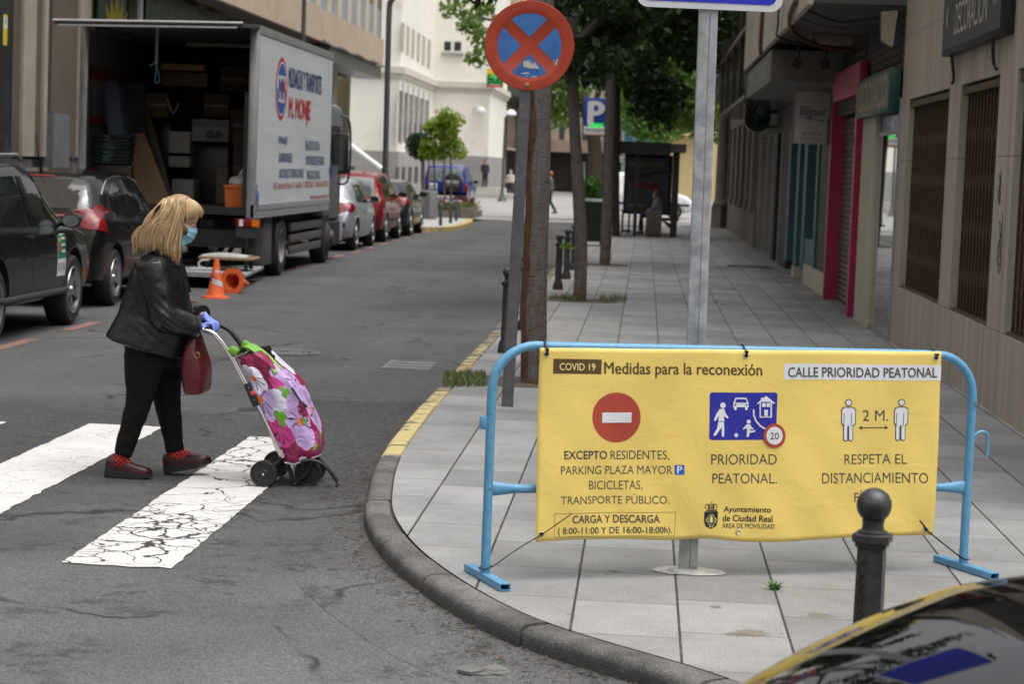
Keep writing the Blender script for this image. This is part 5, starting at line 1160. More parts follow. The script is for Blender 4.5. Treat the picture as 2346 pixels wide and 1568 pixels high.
# 6: blue off-roader with a covered spare wheel
L, H, W = 4.6, 1.86, 1.84
tab = [(0.0, 0.58, 0.72, 0.76, 0.80, 0.96), (0.03, 0.50, 1.02, 1.06, 0.80, 0.98), (0.08, 0.48, 1.10, 1.20, 0.80, 0.99), (0.16, 0.48, 1.10, 1.74, 0.79, 0.99), (0.3, 0.46, 1.10, 1.82, 0.80, 1.0), (2.4, 0.46, 1.08, H, 0.80, 1.0), (2.75, 0.46, 1.08, 1.80, 0.79, 1.0), (3.3, 0.46, 1.07, 1.14, 0.76, 1.0), (4.4, 0.5, 1.02, 1.08, 0.7, 0.96), (L, 0.55, 0.75, 0.8, 0.7, 0.9)]
def off_extra(t, bvh):
    sp = MB().lathe([(0.02, -0.24), (0.30, -0.235), (0.37, -0.20), (0.385, -0.12), (0.37, -0.02)], (0, 0, 0), 32, Matrix.Translation((0.32, 0.0, 1.14)) @ Matrix.Rotation(-PI/2, 4, 'X') @ Matrix.Scale(1, 4)).build('spare_wheel_cover', M_black, t)
    lettering('NISSAN', frame((0.32, -0.247, 1.18), (1, 0, 0), (0, 0, 1)), 0.50, 0.12, M_white, sp, 0.03)
    lettering('PATROL GR', frame((0.32, -0.247, 1.045), (1, 0, 0), (0, 0, 1)), 0.46, 0.06, pm('grey_letter', (0.35, 0.35, 0.36), 0.5), sp, 0.01)
    bp = MB().bbox((-0.88, -0.16, 0.46), (0.88, 0.05, 0.66), 0.03).build('bumper', M_black, t)
    MB().box((-0.42, -0.165, 0.50), (0.40, -0.161, 0.63)).build('bumper_plate', M_white, bp, auto=False)
    for s in (1, -1): MB().box((s*0.62 - 0.14, -0.166, 0.50), (s*0.62 + 0.14, -0.161, 0.58)).build('fog_lamp', M_red_lens, bp, auto=False)
    MB().bbox((-0.66, -0.035, 0.86), (-0.30, -0.008, 1.10), 0.004).build('number_plate', M_white, t)
    lettering('3926', frame((-0.48, -0.037, 0.98), (1, 0, 0), (0, 0, 1)), 0.26, 0.09, M_ink, t, 0.01)
tl = [('y-', [(0.76, 0.78), (0.90, 0.78), (0.90, 1.08), (0.76, 1.08)], M_red_lens), ('y-', [(-0.90, 0.78), (-0.76, 0.78), (-0.76, 1.08), (-0.90, 1.08)], M_red_lens)]
M_glL = pm('light_rear_glass', (0.16, 0.19, 0.21), 0.04, var=0.3, spec=0.8)
q = WY(1020, 400, 84)
make_car('off_road_car', 'blue off road car with a black covered spare wheel parked by the flower bed', 'car', (q.x, 84, RZ), tab, W, P_blu, (0.95, 3.7), [(ax, p) for ax in ('x+', 'x-') for p in ([(0.3, 1.15), (0.4, 1.70), (1.3, 1.72), (1.3, 1.14)], [(1.38, 1.14), (1.38, 1.72), (2.3, 1.72), (2.3, 1.13)])] + [('y-', [(-0.70, 1.18), (-0.12, 1.18), (-0.12, 1.70), (-0.60, 1.70)], ), ('y-', [(-0.06, 1.18), (0.74, 1.18), (0.64, 1.70), (-0.06, 1.70)])], tl, arch=0.46, rr_=0.39, tw=0.26, group=None, extras=off_extra, mirror=(3.0, 1.12, False), glass=M_glL)
# 7: white small van passing behind the shelter (side on, nose to the right)
L, H, W = 4.1, 1.82, 1.75
tab = [(0.0, 0.4, 0.8, 0.85, 0.7, 0.92), (0.06, 0.3, 1.0, 1.1, 0.72, 0.97), (0.15, 0.26, 1.08, 1.7, 0.76, 0.99), (0.35, 0.25, 1.08, 1.8, 0.78, 1.0), (2.2, 0.25, 1.05, H, 0.78, 1.0), (2.6, 0.25, 1.04, 1.72, 0.77, 1.0), (3.35, 0.25, 1.0, 1.06, 0.72, 0.98), (3.85, 0.28, 0.85, 0.9, 0.6, 0.92), (L, 0.38, 0.6, 0.64, 0.6, 0.8)]
vv_ = G(1592, 490, RZ); 
make_car('white_van', 'small white van passing behind the bus shelter', 'van', (-2.1, 86.5, RZ), tab, W, P_wht, (0.75, 3.3), [(ax, p) for ax in ('x+', 'x-') for p in ([(1.75, 1.06), (1.75, 1.66), (2.5, 1.6), (2.75, 1.42), (3.2, 1.06)],)], [], rz=-PI/2, group=None, mirror=(2.95, 1.06, False), trim=[('x+', [(0.4, 0.62), (3.9, 0.62), (3.9, 0.52), (0.4, 0.52)], M_trim, 'side_moulding'), ('x-', [(0.4, 0.62), (3.9, 0.62), (3.9, 0.52), (0.4, 0.52)], M_trim, 'side_moulding')])
# 8: polished black bonnet in the foreground
L, H, W = 4.5, 1.45, 1.80
g = NG('polished_black'); g.col((0.003, 0.003, 0.0035)); g.set(rough=0.3, spec=0.0, coat=1.0, coatr=0.008); P_fore = g.m
t = thing('foreground_car', 'glossy black car whose bonnet curves in at the bottom right corner', 'car', (0.02, 4.02, RZ))
rows = []
def bon(xq):            # crest height along the length
    return lerp_tab([(0.0, 0.34), (0.05, 0.50), (0.10, 0.575), (0.146, 0.618), (0.239, 0.672), (0.34, 0.720), (0.489, 0.780), (0.615, 0.823), (0.706, 0.852), (0.845, 0.88), (1.1, 0.915), (1.5, 0.95), (2.0, 0.98)], xq)[0]
for i in range(60):
    xq = 2.0 * (i/59)**1.5
    zc = sum(bon(max(0, xq + d)) for d in (-0.04, 0, 0.04))/3
    row = []
    for k in range(41):
        b = -1 + 2*k/40
        yy = b * 0.90 * (0.80 + 0.20*min(1, xq/0.5)**0.5)
        drop = 0.10*b*b + 0.62*max(0, abs(b) - 0.72)**1.6/0.13 * 0.30
        row.append(Vector((xq - 0.10*0 + 0.28*b*b*max(0, 1 - xq/0.7) , yy, max(0.2, zc + 0.02 - drop))))
    rows.append(row)
fb = MB().loft(rows, caps=False, closed=False).mesh('body')
for v in fb.vertices: v.co = v.co + Vector((0.02, 4.02, 0.02))
fo = link('bonnet', fb, P_fore, t, auto=False)
for p in fb.polygons: p.use_smooth = True
mb = MB()
mb.loft([[Vector((0.02 + x, 4.02 + y, z)) for x, y, z in ((q, -0.86, 0.15), (q, -0.86, 0.55), (q, 0.86, 0.55), (q, 0.86, 0.15))] for q in (0.35, 1.0, 4.3)]); mb.build('lower_body', P_blk, t)
mb = MB(); mb.loft([[Vector((x, 4.02 + s*w_, z)) for s, w_, z in ((-1, .80, 0.98), (-1, .62, zt), (1, .62, zt), (1, .80, 0.98))] for x, zt in ((1.9, 1.0), (2.7, 1.42), (3.6, 1.45), (4.3, 1.1))]); mb.build('cabin', M_glass, t)
for x in (0.85, 3.5):
    for s in (-1, 1): 
        M = Matrix.Translation((x, 4.02 + s*0.78, RZ + 0.32)) @ Matrix.Rotation(PI/2, 4, 'X'); MB().lathe([(0.2, -0.1), (0.3, -0.1), (0.32, -0.06), (0.32, 0.06), (0.3, 0.1), (0.2, 0.1)], n=24, M=M).build('wheel', M_rubber, t)
# ================================================================== REMOVALS LORRY AND ITS LOAD
TR = thing('removals_lorry', 'grey box removals lorry with lettered side and open back showing its load', 'lorry', (-6.9, 33, RZ))
TX0, TX1, TY0, TY1, TZ0, TZ1 = -8.20, -5.62, 30.3, 37.55, 0.90, 3.60
g = NG('box_aluminium'); f = g.noise(1.0, 4, 0.6, vec=g.scalev(1, 0.5, 2)); rib = g.noise(1.0, 2, 0.5, vec=g.scalev(0.1, 0.1, 60))
c = g.mix(g.rng(f, 0.3, 0.7), (0.54, 0.565, 0.58), (0.62, 0.645, 0.66)); c = g.mix(1.0, c, g.rng(rib, 0.3, 0.7, 0.92, 1.06), 'MULTIPLY'); g.col(c); g.set(rough=0.42, metal=0.1, spec=0.5); g.bump(rib, 0.1, 0.004); M_box = g.m
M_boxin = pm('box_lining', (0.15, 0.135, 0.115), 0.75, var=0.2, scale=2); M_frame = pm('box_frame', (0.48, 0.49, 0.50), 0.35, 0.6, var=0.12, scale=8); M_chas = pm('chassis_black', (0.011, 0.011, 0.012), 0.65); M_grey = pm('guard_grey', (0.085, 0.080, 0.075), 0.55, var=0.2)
def B(name, boxes, m, par=TR, bev=0.0):
    mb = MB()
    for (x0, x1, y0, y1, z0, z1) in boxes:
        if bev: mb.bbox((x0, y0, z0), (x1, y1, z1), bev)
        else: mb.box((x0, y0, z0), (x1, y1, z1))
    return mb.build(name, m, par, auto=bool(bev))
side = B('side_panel', [(TX1 - 0.03, TX1, TY0 + 0.08, TY1, TZ0 + 0.14, TZ1 - 0.10)], M_box)
B('side_panel', [(TX0, TX0 + 0.03, TY0 + 0.08, TY1, TZ0, TZ1)], M_box)
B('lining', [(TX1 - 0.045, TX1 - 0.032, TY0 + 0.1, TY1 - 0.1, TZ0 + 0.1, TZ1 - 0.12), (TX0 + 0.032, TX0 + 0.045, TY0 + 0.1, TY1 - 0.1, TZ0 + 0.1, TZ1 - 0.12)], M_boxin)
B('front_panel', [(TX0 + 0.031, TX1 - 0.031, TY1 - 0.05, TY1, TZ0, TZ1 - 0.05)], M_box)
B('roof', [(TX0 + 0.031, TX1 - 0.031, TY0 + 0.02, TY1 + 0.02, TZ1 - 0.049, TZ1 + 0.01)], pm('roof_dark', (0.055, 0.055, 0.056), 0.7))
B('floor', [(TX0 + 0.031, TX1 - 0.031, TY0 + 0.02, TY1 - 0.051, TZ0, TZ0 + 0.09)], pm('floor_ply', (0.045, 0.035, 0.026), 0.7))
B('roof_rail', [(TX1 - 0.06, TX1 + 0.012, TY0 + 0.01, TY1 + 0.02, TZ1 - 0.098, TZ1 - 0.02), (TX1 - 0.085, TX1 - 0.0, TY0 + 0.01, TY1 + 0.02, TZ1 - 0.019, TZ1 + 0.025)], M_frame)
B('skirt_rail', [(TX1 - 0.05, TX1 + 0.015, TY0 + 0.0, TY1 + 0.02, TZ0 + 0.055, TZ0 + 0.138), (TX1 - 0.05, TX1 + 0.008, TY0 + 0.0, TY1 - 1.2, TZ0 - 0.06, TZ0 + 0.052), (TX1 - 0.05, TX1 + 0.008, TY1 - 1.12, TY1, TZ0 - 0.06, TZ0 + 0.052)], M_frame)
mb = MB()
for k in range(30):
    y = TY0 + 0.1 + k*0.25
    mb.sphere((TX1 + 0.016, y, TZ0 + 0.10), 0.012, 6, 4); mb.sphere((TX1 + 0.009, y + 0.1, TZ0 + 0.0), 0.014, 6, 4)
mb.build('rivets', M_alu, TR)
B('rear_post', [(TX1 - 0.12, TX1 + 0.01, TY0, TY0 + 0.078, TZ0 - 0.06, TZ1 + 0.0)], M_frame, bev=0.012)
B('rear_post', [(TX0 - 0.01, TX0 + 0.11, TY0, TY0 + 0.078, TZ0 - 0.06, TZ1 + 0.0)], M_frame, bev=0.012)
for x in (TX1 - 0.17, TX0 + 0.115): B('rubber_buffer', [(x, x + 0.045, TY0 - 0.03, TY0 + 0.05, TZ0 + 0.1, TZ1 - 0.95)], M_black)
B('rear_sill', [(TX0 + 0.111, TX1 - 0.121, TY0 - 0.02, TY0 + 0.07, TZ0 - 0.02, TZ0 + 0.085)], M_chas)
B('roof_bow', [(TX0 + 0.05, TX1 - 0.05, y, y + 0.05, TZ1 - 0.10, TZ1 - 0.05) for y in (30.9, 31.6, 32.3, 33.0, 33.8, 34.6)], pm('roof_bow', (0.05, 0.05, 0.052), 0.6))
B('strip_lamp', [(TX0 + 0.9, TX1 - 0.2, 33.2, 33.28, TZ1 - 0.17, TZ1 - 0.11)], pm('strip_cream', (0.50, 0.46, 0.36), 0.5))
B('lashing_rail', [(TX0 + 0.046, TX0 + 0.09, TY0 + 0.12, TY1 - 0.3, z, z + 0.13) for z in (1.35, 2.12, 2.78)], pm('lashing_red', (0.15, 0.022, 0.016), 0.6))
B('lashing_rail', [(TX1 - 0.09, TX1 - 0.046, TY0 + 0.12, TY1 - 0.3, z, z + 0.13) for z in (1.35, 2.12, 2.78)], pm('lashing_red', (0.15, 0.022, 0.016), 0.6))
# rear lid swung up level, on a strut
a = WY(150, 67, 28.9); b = WY(583, 58, 28.9)
lid = MB(); lid.loft([[Vector((TX0 - 0.02, TY0 + 0.02, TZ1 + 0.02)), Vector((TX1 + 0.02, TY0 + 0.02, TZ1 + 0.02)), Vector((TX1 + 0.02, TY0 + 0.02, TZ1 - 0.03)), Vector((TX0 - 0.02, TY0 + 0.02, TZ1 - 0.03))], [Vector((TX0 - 0.02, 28.95, 3.50)), Vector((TX1 + 0.02, 28.95, 3.545)), Vector((TX1 + 0.02, 28.95, 3.495)), Vector((TX0 - 0.02, 28.95, 3.45))]])
ld = lid.build('rear_lid', pm('lid_dark', (0.05, 0.05, 0.052), 0.6), TR)
mb = MB(); mb.tube([(TX0 - 0.03, 28.94, 3.505), (TX1 + 0.03, 28.94, 3.55)], 0.018, 8); mb.tube([(TX0 + 0.05, 28.96, 3.44), (TX1 - 0.05, 28.96, 3.485)], 0.016, 8); mb.build('lid_edge', M_frame, ld)
q = WY(360, 80, 30.1); q2 = WY(358, 150, 30.1); MB().tube([(q.x, 30.1, 3.55), (q2.x, 30.1, 3.0)], 0.022, 8).build('lid_strut', pm('strut_grey', (0.30, 0.30, 0.33), 0.4), TR)
st = MB().tube(smoothpath([(q2.x, 30.1, 3.02), (q2.x + 0.03, 30.1, 2.88), (q2.x + 0.05, 30.1, 2.76), (q2.x - 0.01, 30.1, 2.75), (q2.x, 30.1, 3.0), (q2.x - 0.10, 30.1, 2.97)], 5), 0.008, 6).build('blue_string', pm('string_blue', (0.10, 0.30, 0.45), 0.6), TR)
# lettering on the side
Mside = lambda u, v: WX(u, v, TX1 + 0.001)
def stext(body, u0, v0, u1, v1, m, bold=0.0):
    """body fitted between two pixels of the lorry side (top left, bottom right)"""
    a, b = Mside(u0, v0), Mside(u1, v1)
    h = abs(Mside(u0, v1 - (v1-v0)*0.0).z - Mside(u0, v0).z)
    ymid = (a.y + b.y)/2
    zt = (Mside(u0, v0).z, Mside(u0, v0 + 1).z)
    return body, a, b, m, bold
M_sblue = pm('lorry_blue', (0.030, 0.050, 0.16), 0.5, var=0.2); M_sred = pm('lorry_red', (0.42, 0.035, 0.030), 0.5, var=0.15)
def side_text(body, y0, y1, z0, z1, m, bold=0.0): lettering(body, frame((TX1 + 0.002, (y0+y1)/2, (z0+z1)/2), (0, 1, 0), (0, 0, 1)), y1 - y0, z1 - z0, m, side, bold)
def tz(u, v): p = WX(u, v, TX1); return p.y, p.z
# pixel positions on the side panel read from the photograph
def T5(a, b): return ((780 + a/3.336)/1.2754, (150 + b/3.336)/1.2754)
for body, l, r, m, bold in (('MUDANZAS Y TRANSPORTES', (212, 140, 335), (532, 255, 430), M_sblue, 0.03), ('M. MONJE', (213, 440, 695), (425, 490, 733), M_sred, 0.05), ('·EMBALAJES', (108, 822, 920), (198, 838, 928), M_sblue, 0.015), ('·GUARDAMUEBLES', (112, 985, 1075), (246, 995, 1082), M_sblue, 0.02),
                            ('·NACIONALES E INTERNACIONALES', (116, 1138, 1228), (356, 1150, 1235), M_sblue, 0.015), ('·TRASLADOS DE OFICINA', (370, 868, 960), (513, 880, 970), M_sblue, 0.015), ('·MONTAMUEBLES DE FACHADA', (376, 1012, 1100), (556, 1030, 1112), M_sblue, 0.02), ('·TRASLADOS DE PIANOS', (384, 1155, 1240), (516, 1168, 1248), M_sblue, 0.015),
                            ('Calle Cantarranas de Blanco, 91 · Ciudad Real · T.: PORTIZUELAS · T. 669 65 60 62 / 670 47 12', (60, 1262, 1328), (598, 1275, 1345), M_sred, 0.01), ('www.mudanzasmonje.com', (416, 1385, 1448), (596, 1390, 1448), M_sred, 0.01)):
    y0 = tz(*T5(l[0], l[1]))[0]; y1 = tz(*T5(r[0], r[1]))[0]
    zt_ = (tz(*T5(l[0], l[1]))[1] + tz(*T5(r[0], r[1]))[1])/2; zb_ = (tz(*T5(l[0], l[2]))[1] + tz(*T5(r[0], r[2]))[1])/2
    side_text(body, y0, y1, zb_, zt_, m, bold)
# oval emblem: red ring, globe caps, MM monogram
yc0, zc0 = tz(*T5(84, 360))[0], 0; yc1 = tz(*T5(196, 360))[0]; zT = tz(*T5(128, 50))[1]; zB = tz(*T5(150, 675))[1]
Me = frame((TX1 + 0.002, (yc0+yc1)/2, (zT+zB)/2), (0, 1, 0), (0, 0, 1)); ea, eb = (yc1-yc0)/2, (zT-zB)/2
def eo(k, n=48): return [(ea*k*math.cos(2*PI*i/n), eb*k*math.sin(2*PI*i/n)) for i in range(n)]
mb = MB(); poly(mb, eo(1.0), Me, 0.001); em = mb.build('oval_emblem', M_sred, side, auto=False)
mb = MB(); poly(mb, eo(0.86), Me, 0.003); mb.build('emblem_field', pm('emblem_white', (0.50, 0.52, 0.54), 0.5), side, auto=False)
mb = MB(); M_eb = pm('emblem_blue', (0.03, 0.09, 0.36), 0.5)
cap = [(ea*0.80*math.cos(a), eb*0.80*math.sin(a)) for a in [PI*0.18 + PI*0.64*i/14 for i in range(15)]]; poly(mb, cap, Me, 0.005); poly(mb, [(x, -y) for x, y in reversed(cap)], Me, 0.005)
for s in (-1, 1): poly(mb, [(s*ea*0.80*math.cos(a), eb*0.80*math.sin(a)) for a in [-0.75 + 0.75*i/6 for i in range(7)]] + [(s*ea*0.66, 0), (s*ea*0.5, -eb*0.5)], Me, 0.005)
mb.build('emblem_globe', M_eb, side, auto=False)
lettering('M', Me @ Matrix.Translation((-ea*0.24, 0, 0.006)), ea*0.58, eb*0.62, M_eb, side, 0.05); lettering('M', Me @ Matrix.Translation((ea*0.34, 0, 0.006)), ea*0.5, eb*0.62, M_sred, side, 0.05)
a, b = tz(*T5(628, 1050)), tz(*T5(628, 1275)); mb = MB(); yy = a[0]; Md = frame((TX1 + 0.002, yy - 0.03, (a[1]+b[1])/2), (0, 1, 0), (0, 0, 1)); h_ = (a[1]-b[1])/2; poly(mb, [(-.27, 0), (0, -h_), (.27, 0), (0, h_)], Md); mb.build('diamond_mark', M_sblue, side, auto=False)
a = tz(*T5(5, 1365)); mb = MB(); Md = frame((TX1 + 0.002, TY0 + 0.25, a[1] - 0.12), (0, 1, 0), (0, 0, 1)); poly(mb, [(-.14, -.13), (.16, -.13), (.06, .0), (-.02, .13), (-.14, .13)], Md); mb.build('blue_mark', pm('mark_blue', (0.06, 0.12, 0.28), 0.5), side, auto=False)
# running gear
B('chassis', [(-7.55, -7.35, 30.5, 39.2, 0.55, 0.80), (-6.45, -6.25, 30.5, 39.2, 0.55, 0.80), (-8.1, -5.75, 30.42, 30.62, 0.40, 0.66), (-7.9, -5.9, 34.2, 36.4, 0.35, 0.82), (-8.1, -5.8, 31.0, 32.2, 0.5, 0.82), (-8.0, -5.9, 38.0, 39.3, 0.4, 0.85)], M_chas)
def lwheel(x, y, side_, dual=False):
    r = 0.46; M = Matrix.Translation((x, y, RZ + r)) @ Matrix.Rotation(PI/2*side_, 4, 'Y'); w_ = 0.26
    t = MB(); t.lathe([(r*.6, -w_/2), (r*.93, -w_/2), (r, -w_*.32), (r, w_*.32), (r*.93, w_/2), (r*.6, w_/2)], n=32, M=M, caps=False)
    if dual: t.lathe([(r*.6, -w_/2), (r*.93, -w_/2), (r, -w_*.32), (r, w_*.32), (r*.93, w_/2), (r*.6, w_/2)], n=32, M=M @ Matrix.Translation((0, 0, -0.3)))
    o = t.build('wheel', M_rubber, TR)
    if dual: MB().lathe([(r*.62, w_/2 - .01), (r*.56, w_/2 + .0), (r*.52, w_*.1), (r*.3, -w_*.25), (r*.26, -w_*.2), (r*.24, w_*.3), (.01, w_*.34)], n=28, M=M, caps=False).build('rim', pm('lorry_rim', (0.20, 0.19, 0.17), 0.6), o)
    else: MB().lathe([(r*.62, w_/2 - .01), (r*.58, w_/2 + .01), (r*.45, w_*.7), (r*.3, w_*.8), (r*.26, w_*1.0), (.01, w_*1.02)], n=28, M=M).build('rim', pm('lorry_rim_dark', (0.05, 0.045, 0.04), 0.6), o)
for s, x in ((1, -5.80), (-1, -8.0)): lwheel(x, 33.05, s, True); lwheel(x, 37.75, s)
# mudguard, side guards, tool box, rear lamps
B('side_guard', [(-5.74, -5.68, 34.0, 37.2, z, z + 0.13) for z in (0.18, 0.36, 0.55)], M_grey, bev=0.01)
B('mudguard', [(-6.05, -5.66, 32.4, 32.44, 0.1, 0.80)], M_chas); B('tool_box', [(-5.98, -5.70, 31.55, 32.3, 0.10, 0.83)], M_grey, bev=0.01)
def lampbox(x0, x1, y, z0, z1):
    o = B('tail_light', [(x0, x1, y, y + 0.08, z0, z1)], M_red_lens, bev=0.006); w_ = x1 - x0
    B('reverse_lens', [(x0 + w_*0.18, x0 + w_*0.34, y - 0.008, y, z0 + 0.006, z1 - 0.006)], M_white, o); B('indicator_lens', [(x1 - w_*0.30, x1 - 0.004, y - 0.008, y, z0 + 0.006, z1 - 0.006)], M_amber, o)
a = WY(538, 501, 30.25); b = WY(594, 521, 30.25); lampbox(a.x, b.x, 30.25, b.z, a.z); lampbox(TX0 + 0.1, TX0 + 0.45, 30.25, b.z, a.z)
B('side_marker', [(TX1 - 0.14, TX1 - 0.03, 30.9, 30.96, 0.62, 0.74)], pm('amber_dark', (0.25, 0.10, 0.02), 0.3)); B('lamp_bracket', [(a.x + 0.02, b.x + 0.02, 30.26, 30.32, b.z - 0.16, b.z - 0.02)], pm('bracket_dark', (0.03, 0.03, 0.033), 0.5))
# tail lift lowered to just above the road
L1 = G(560, 629, 0.10); L2 = G(604, 610, 0.10)
mb = MB(); mb.loft([[Vector((x, y, z)) for x, y in ((-8.0, L1.y), (L1.x, L1.y), (L2.x, L2.y), (-8.0, L2.y))] for z in (0.045, 0.10)]); pl = mb.build('tail_lift_platform', pm('lift_plate', (0.42, 0.44, 0.45), 0.45, 0.4, var=0.15), TR, auto=False)
B('lift_edge', [(-8.0, L1.x + 0.01, L1.y - 0.012, L1.y - 0.002, 0.04, 0.106)], M_frame, pl)
for x in (-7.6, -6.4): mb = MB(); mb.tube([(x, 31.2, 0.10), (x, 32.6, 0.55)], 0.05, 8); mb.tube([(x + 0.1, 31.1, 0.06), (x + 0.1, 32.6, 0.40)], 0.035, 8); mb.build('lift_arm', M_chas, TR)
# cab
M_cab = pm('cab_grey', (0.13, 0.14, 0.145), 0.4); cab = B('cab', [(-8.1, -5.72, 37.62, 39.75, 0.62, 2.75)], M_cab, bev=0.12)
B('cab_window', [(-5.725, -5.712, 38.2, 39.4, 1.65, 2.35)], M_glass, TR); B('cab_step', [(-5.95, -5.70, 38.35, 39.6, 0.15, 0.60)], M_chas, bev=0.03)
B('front_bumper', [(-8.1, -5.7, 39.7, 39.95, 0.2, 0.7)], pm('bumper_pale', (0.35, 0.36, 0.37), 0.5), bev=0.04); B('side_indicator', [(-5.725, -5.70, 39.6, 39.68, 0.72, 0.86)], M_amber)
mr = thing if False else None
q = WY(786, 330, 39.3); mx = q.x
mm = B('door_mirror', [(mx - 0.13, mx + 0.10, 39.28, 39.42, WY(786, 399, 39.3).z, WY(786, 305, 39.3).z)], M_black, bev=0.04)
B('mirror_glass', [(mx - 0.10, mx + 0.02, 39.272, 39.279, WY(786, 392, 39.3).z, WY(786, 312, 39.3).z)], pm('mirror_grey', (0.20, 0.20, 0.19), 0.1, 0.6), mm)
MB().tube(smoothpath([(-5.75, 39.3, 2.5), (mx - 0.1, 39.33, 2.55), (mx + 0.11, 39.33, 2.42), (mx + 0.115, 39.33, 1.4), (-5.75, 39.3, 1.3)], 5), 0.02, 8).build('mirror_arm', M_black, mm)

# ---- load: separate things inside the box
M_card = pm('cardboard', (0.17, 0.10, 0.05), 0.8, var=0.15, scale=3); M_card2 = pm('dark_cardboard', (0.075, 0.043, 0.02), 0.8, var=0.2, scale=3)
FZ = TZ0 + 0.092
def at(u, v, y): return WY(u, v, y)
def load_box(name, label, cat, u0, v0, u1, v1, y, dep, m, group='removal load in the lorry', flaps=True, floor=False):
    a, b = at(u0, v0, y), at(u1, v1, y); z0 = FZ if floor else b.z
    o = MB().bbox((a.x, y, z0), (b.x, y + dep, a.z), 0.012).build(name, m); tag(o, label, cat, group)
    if flaps:
        MB().box((a.x + 0.02, y - 0.004, (z0+a.z)/2 - 0.02), (b.x - 0.02, y - 0.001, (z0+a.z)/2 + 0.02)).build('packing_tape', pm('packing_tape', (0.10, 0.06, 0.03), 0.3), o, auto=False)
    return o
# mattress in plastic, leaning
g = NG('plastic_wrap'); n1 = g.noise(6, 5, 0.7, vec=g.scalev(3, 1, 1), dist=1.5); g.col(g.mix(n1, (0.12, 0.15, 0.21), (0.22, 0.26, 0.34))); g.set(rough=0.22, spec=0.7); g.bump(n1, 0.9, 0.05); M_wrap = g.m
def slab(name, label, cat, corners, y0, dy, thick, m, r=0.03, group='removal load in the lorry'):
    """upright slab: four pixels of its near face (bl, br, tr, tl), leaning back by dy from bottom to top"""
    ys = (y0, y0, y0 + dy, y0 + dy); F_ = [at(u, v, y) for (u, v), y in zip(corners, ys)]
    mb = MB(); t_ = bmesh.new(); q = MB(); q.bm.free(); q.bm = t_
    q.loft([F_, [p + Vector((0, thick, 0)) for p in F_]], smooth=False); bmesh.ops.bevel(t_, geom=t_.edges[:], offset=r, segments=3, profile=0.5, affect='EDGES'); mb.add(t_); t_.free()
    o = mb.build(name, m); return tag(o, label, cat, group)
slab('wrapped_mattress', 'grey blue mattress wrapped in clear plastic leaning on the left wall of the lorry', 'mattress', ((246, 340), (290, 340), (266, 180), (228, 180)), 31.3, 0.35, 0.9, M_wrap, 0.09)
g = NG('clear_film'); n1 = g.noise(7, 5, 0.75, dist=2); g.col(g.mix(n1, (0.035, 0.030, 0.022), (0.10, 0.088, 0.065))); g.set(rough=0.12, spec=0.9); g.bump(n1, 1.0, 0.06); M_film = g.m
slab('crinkled_furniture', 'dark furniture panel in crinkled clear film beside the wrapped mattress', 'furniture', ((293, 340), (350, 350), (330, 186), (276, 184)), 31.9, 0.3, 0.5, M_film, 0.03)
slab('cardboard_sheet', 'tall flat brown cardboard sheet leaning under the wrapped panel', 'cardboard', ((318, 470), (394, 470), (330, 305), (290, 310)), 30.7, 0.5, 0.05, M_card, 0.006)
slab('wooden_board', 'long dark board leaning diagonally in the middle of the lorry', 'board', ((372, 470), (400, 470), (345, 260), (330, 255)), 31.5, 0.4, 0.06, pm('dark_board', (0.04, 0.026, 0.016), 0.5), 0.006)
mb = MB(); bl = at(203, 372, 30.9)
for k in range(8):
    z = FZ + 0.55 + k*0.055; mb.bbox((bl.x - 0.02 + 0.012*(k % 3), 30.8, z), (bl.x + 0.62 + 0.02*(k % 2), 31.5, z + 0.05), 0.02)
o = mb.build('folded_blankets', pm('moving_blanket', (0.022, 0.024, 0.028), 0.9, var=0.5, scale=18)); tag(o, 'stack of folded dark moving blankets at the left of the load', 'blankets')
mb = MB()
for k in range(14): mb.box((bl.x + 0.22 + 0.02*random.random()*5, 30.795, FZ + 0.57 + k*0.03), (bl.x + 0.30 + 0.12*random.random(), 30.80, FZ + 0.582 + k*0.03))
mb.build('blanket_label', pm('blanket_green', (0.10, 0.22, 0.19), 0.7), o, auto=False)
tag(MB().bbox((bl.x - 0.05, 30.85, FZ), (bl.x + 0.66, 31.6, FZ + 0.54), 0.01).build('wooden_chest', pm('dark_board', (0.04, 0.026, 0.016), 0.5)), 'dark wooden chest under the folded blankets', 'chest')
load_box('wicker_basket', 'flat brown wicker hamper on top of the load', 'hamper', 368, 144, 470, 162, 32.4, 0.6, pm('wicker', (0.28, 0.165, 0.06), 0.6, var=0.6, scale=40), flaps=False)
load_box('wicker_chest', 'dark wicker chest under the flat hamper', 'chest', 370, 163, 474, 200, 32.4, 0.6, pm('wicker_dark', (0.11, 0.065, 0.028), 0.6, var=0.6, scale=40), flaps=False)
load_box('cardboard_box', 'dark cardboard box beside the wrapped panel with a pale handle loop', 'box', 334, 211, 384, 268, 32.0, 0.5, M_card2)
load_box('white_cabinet', 'pale cabinet with a dark gap in the middle of the load', 'cabinet', 388, 300, 434, 352, 31.8, 0.5, pm('cabinet_white', (0.24, 0.225, 0.205), 0.6), flaps=False)
load_box('white_cabinet', 'pale low cabinet standing on the lorry floor under the dark gap', 'cabinet', 386, 356, 434, 384, 31.9, 0.5, pm('cabinet_white', (0.24, 0.225, 0.205), 0.6), flaps=False)
load_box('cabinet_base', 'pale plain carton on the floor below the cabinets', 'box', 394, 410, 442, 460, 31.7, 0.5, pm('cabinet_white', (0.24, 0.225, 0.205), 0.6), flaps=False, floor=True)
k = load_box('appliance_box', 'printed white appliance carton marked KENWOOD', 'box', 440, 272, 523, 326, 31.9, 0.55, pm('carton_white', (0.19, 0.187, 0.183), 0.7), flaps=False)
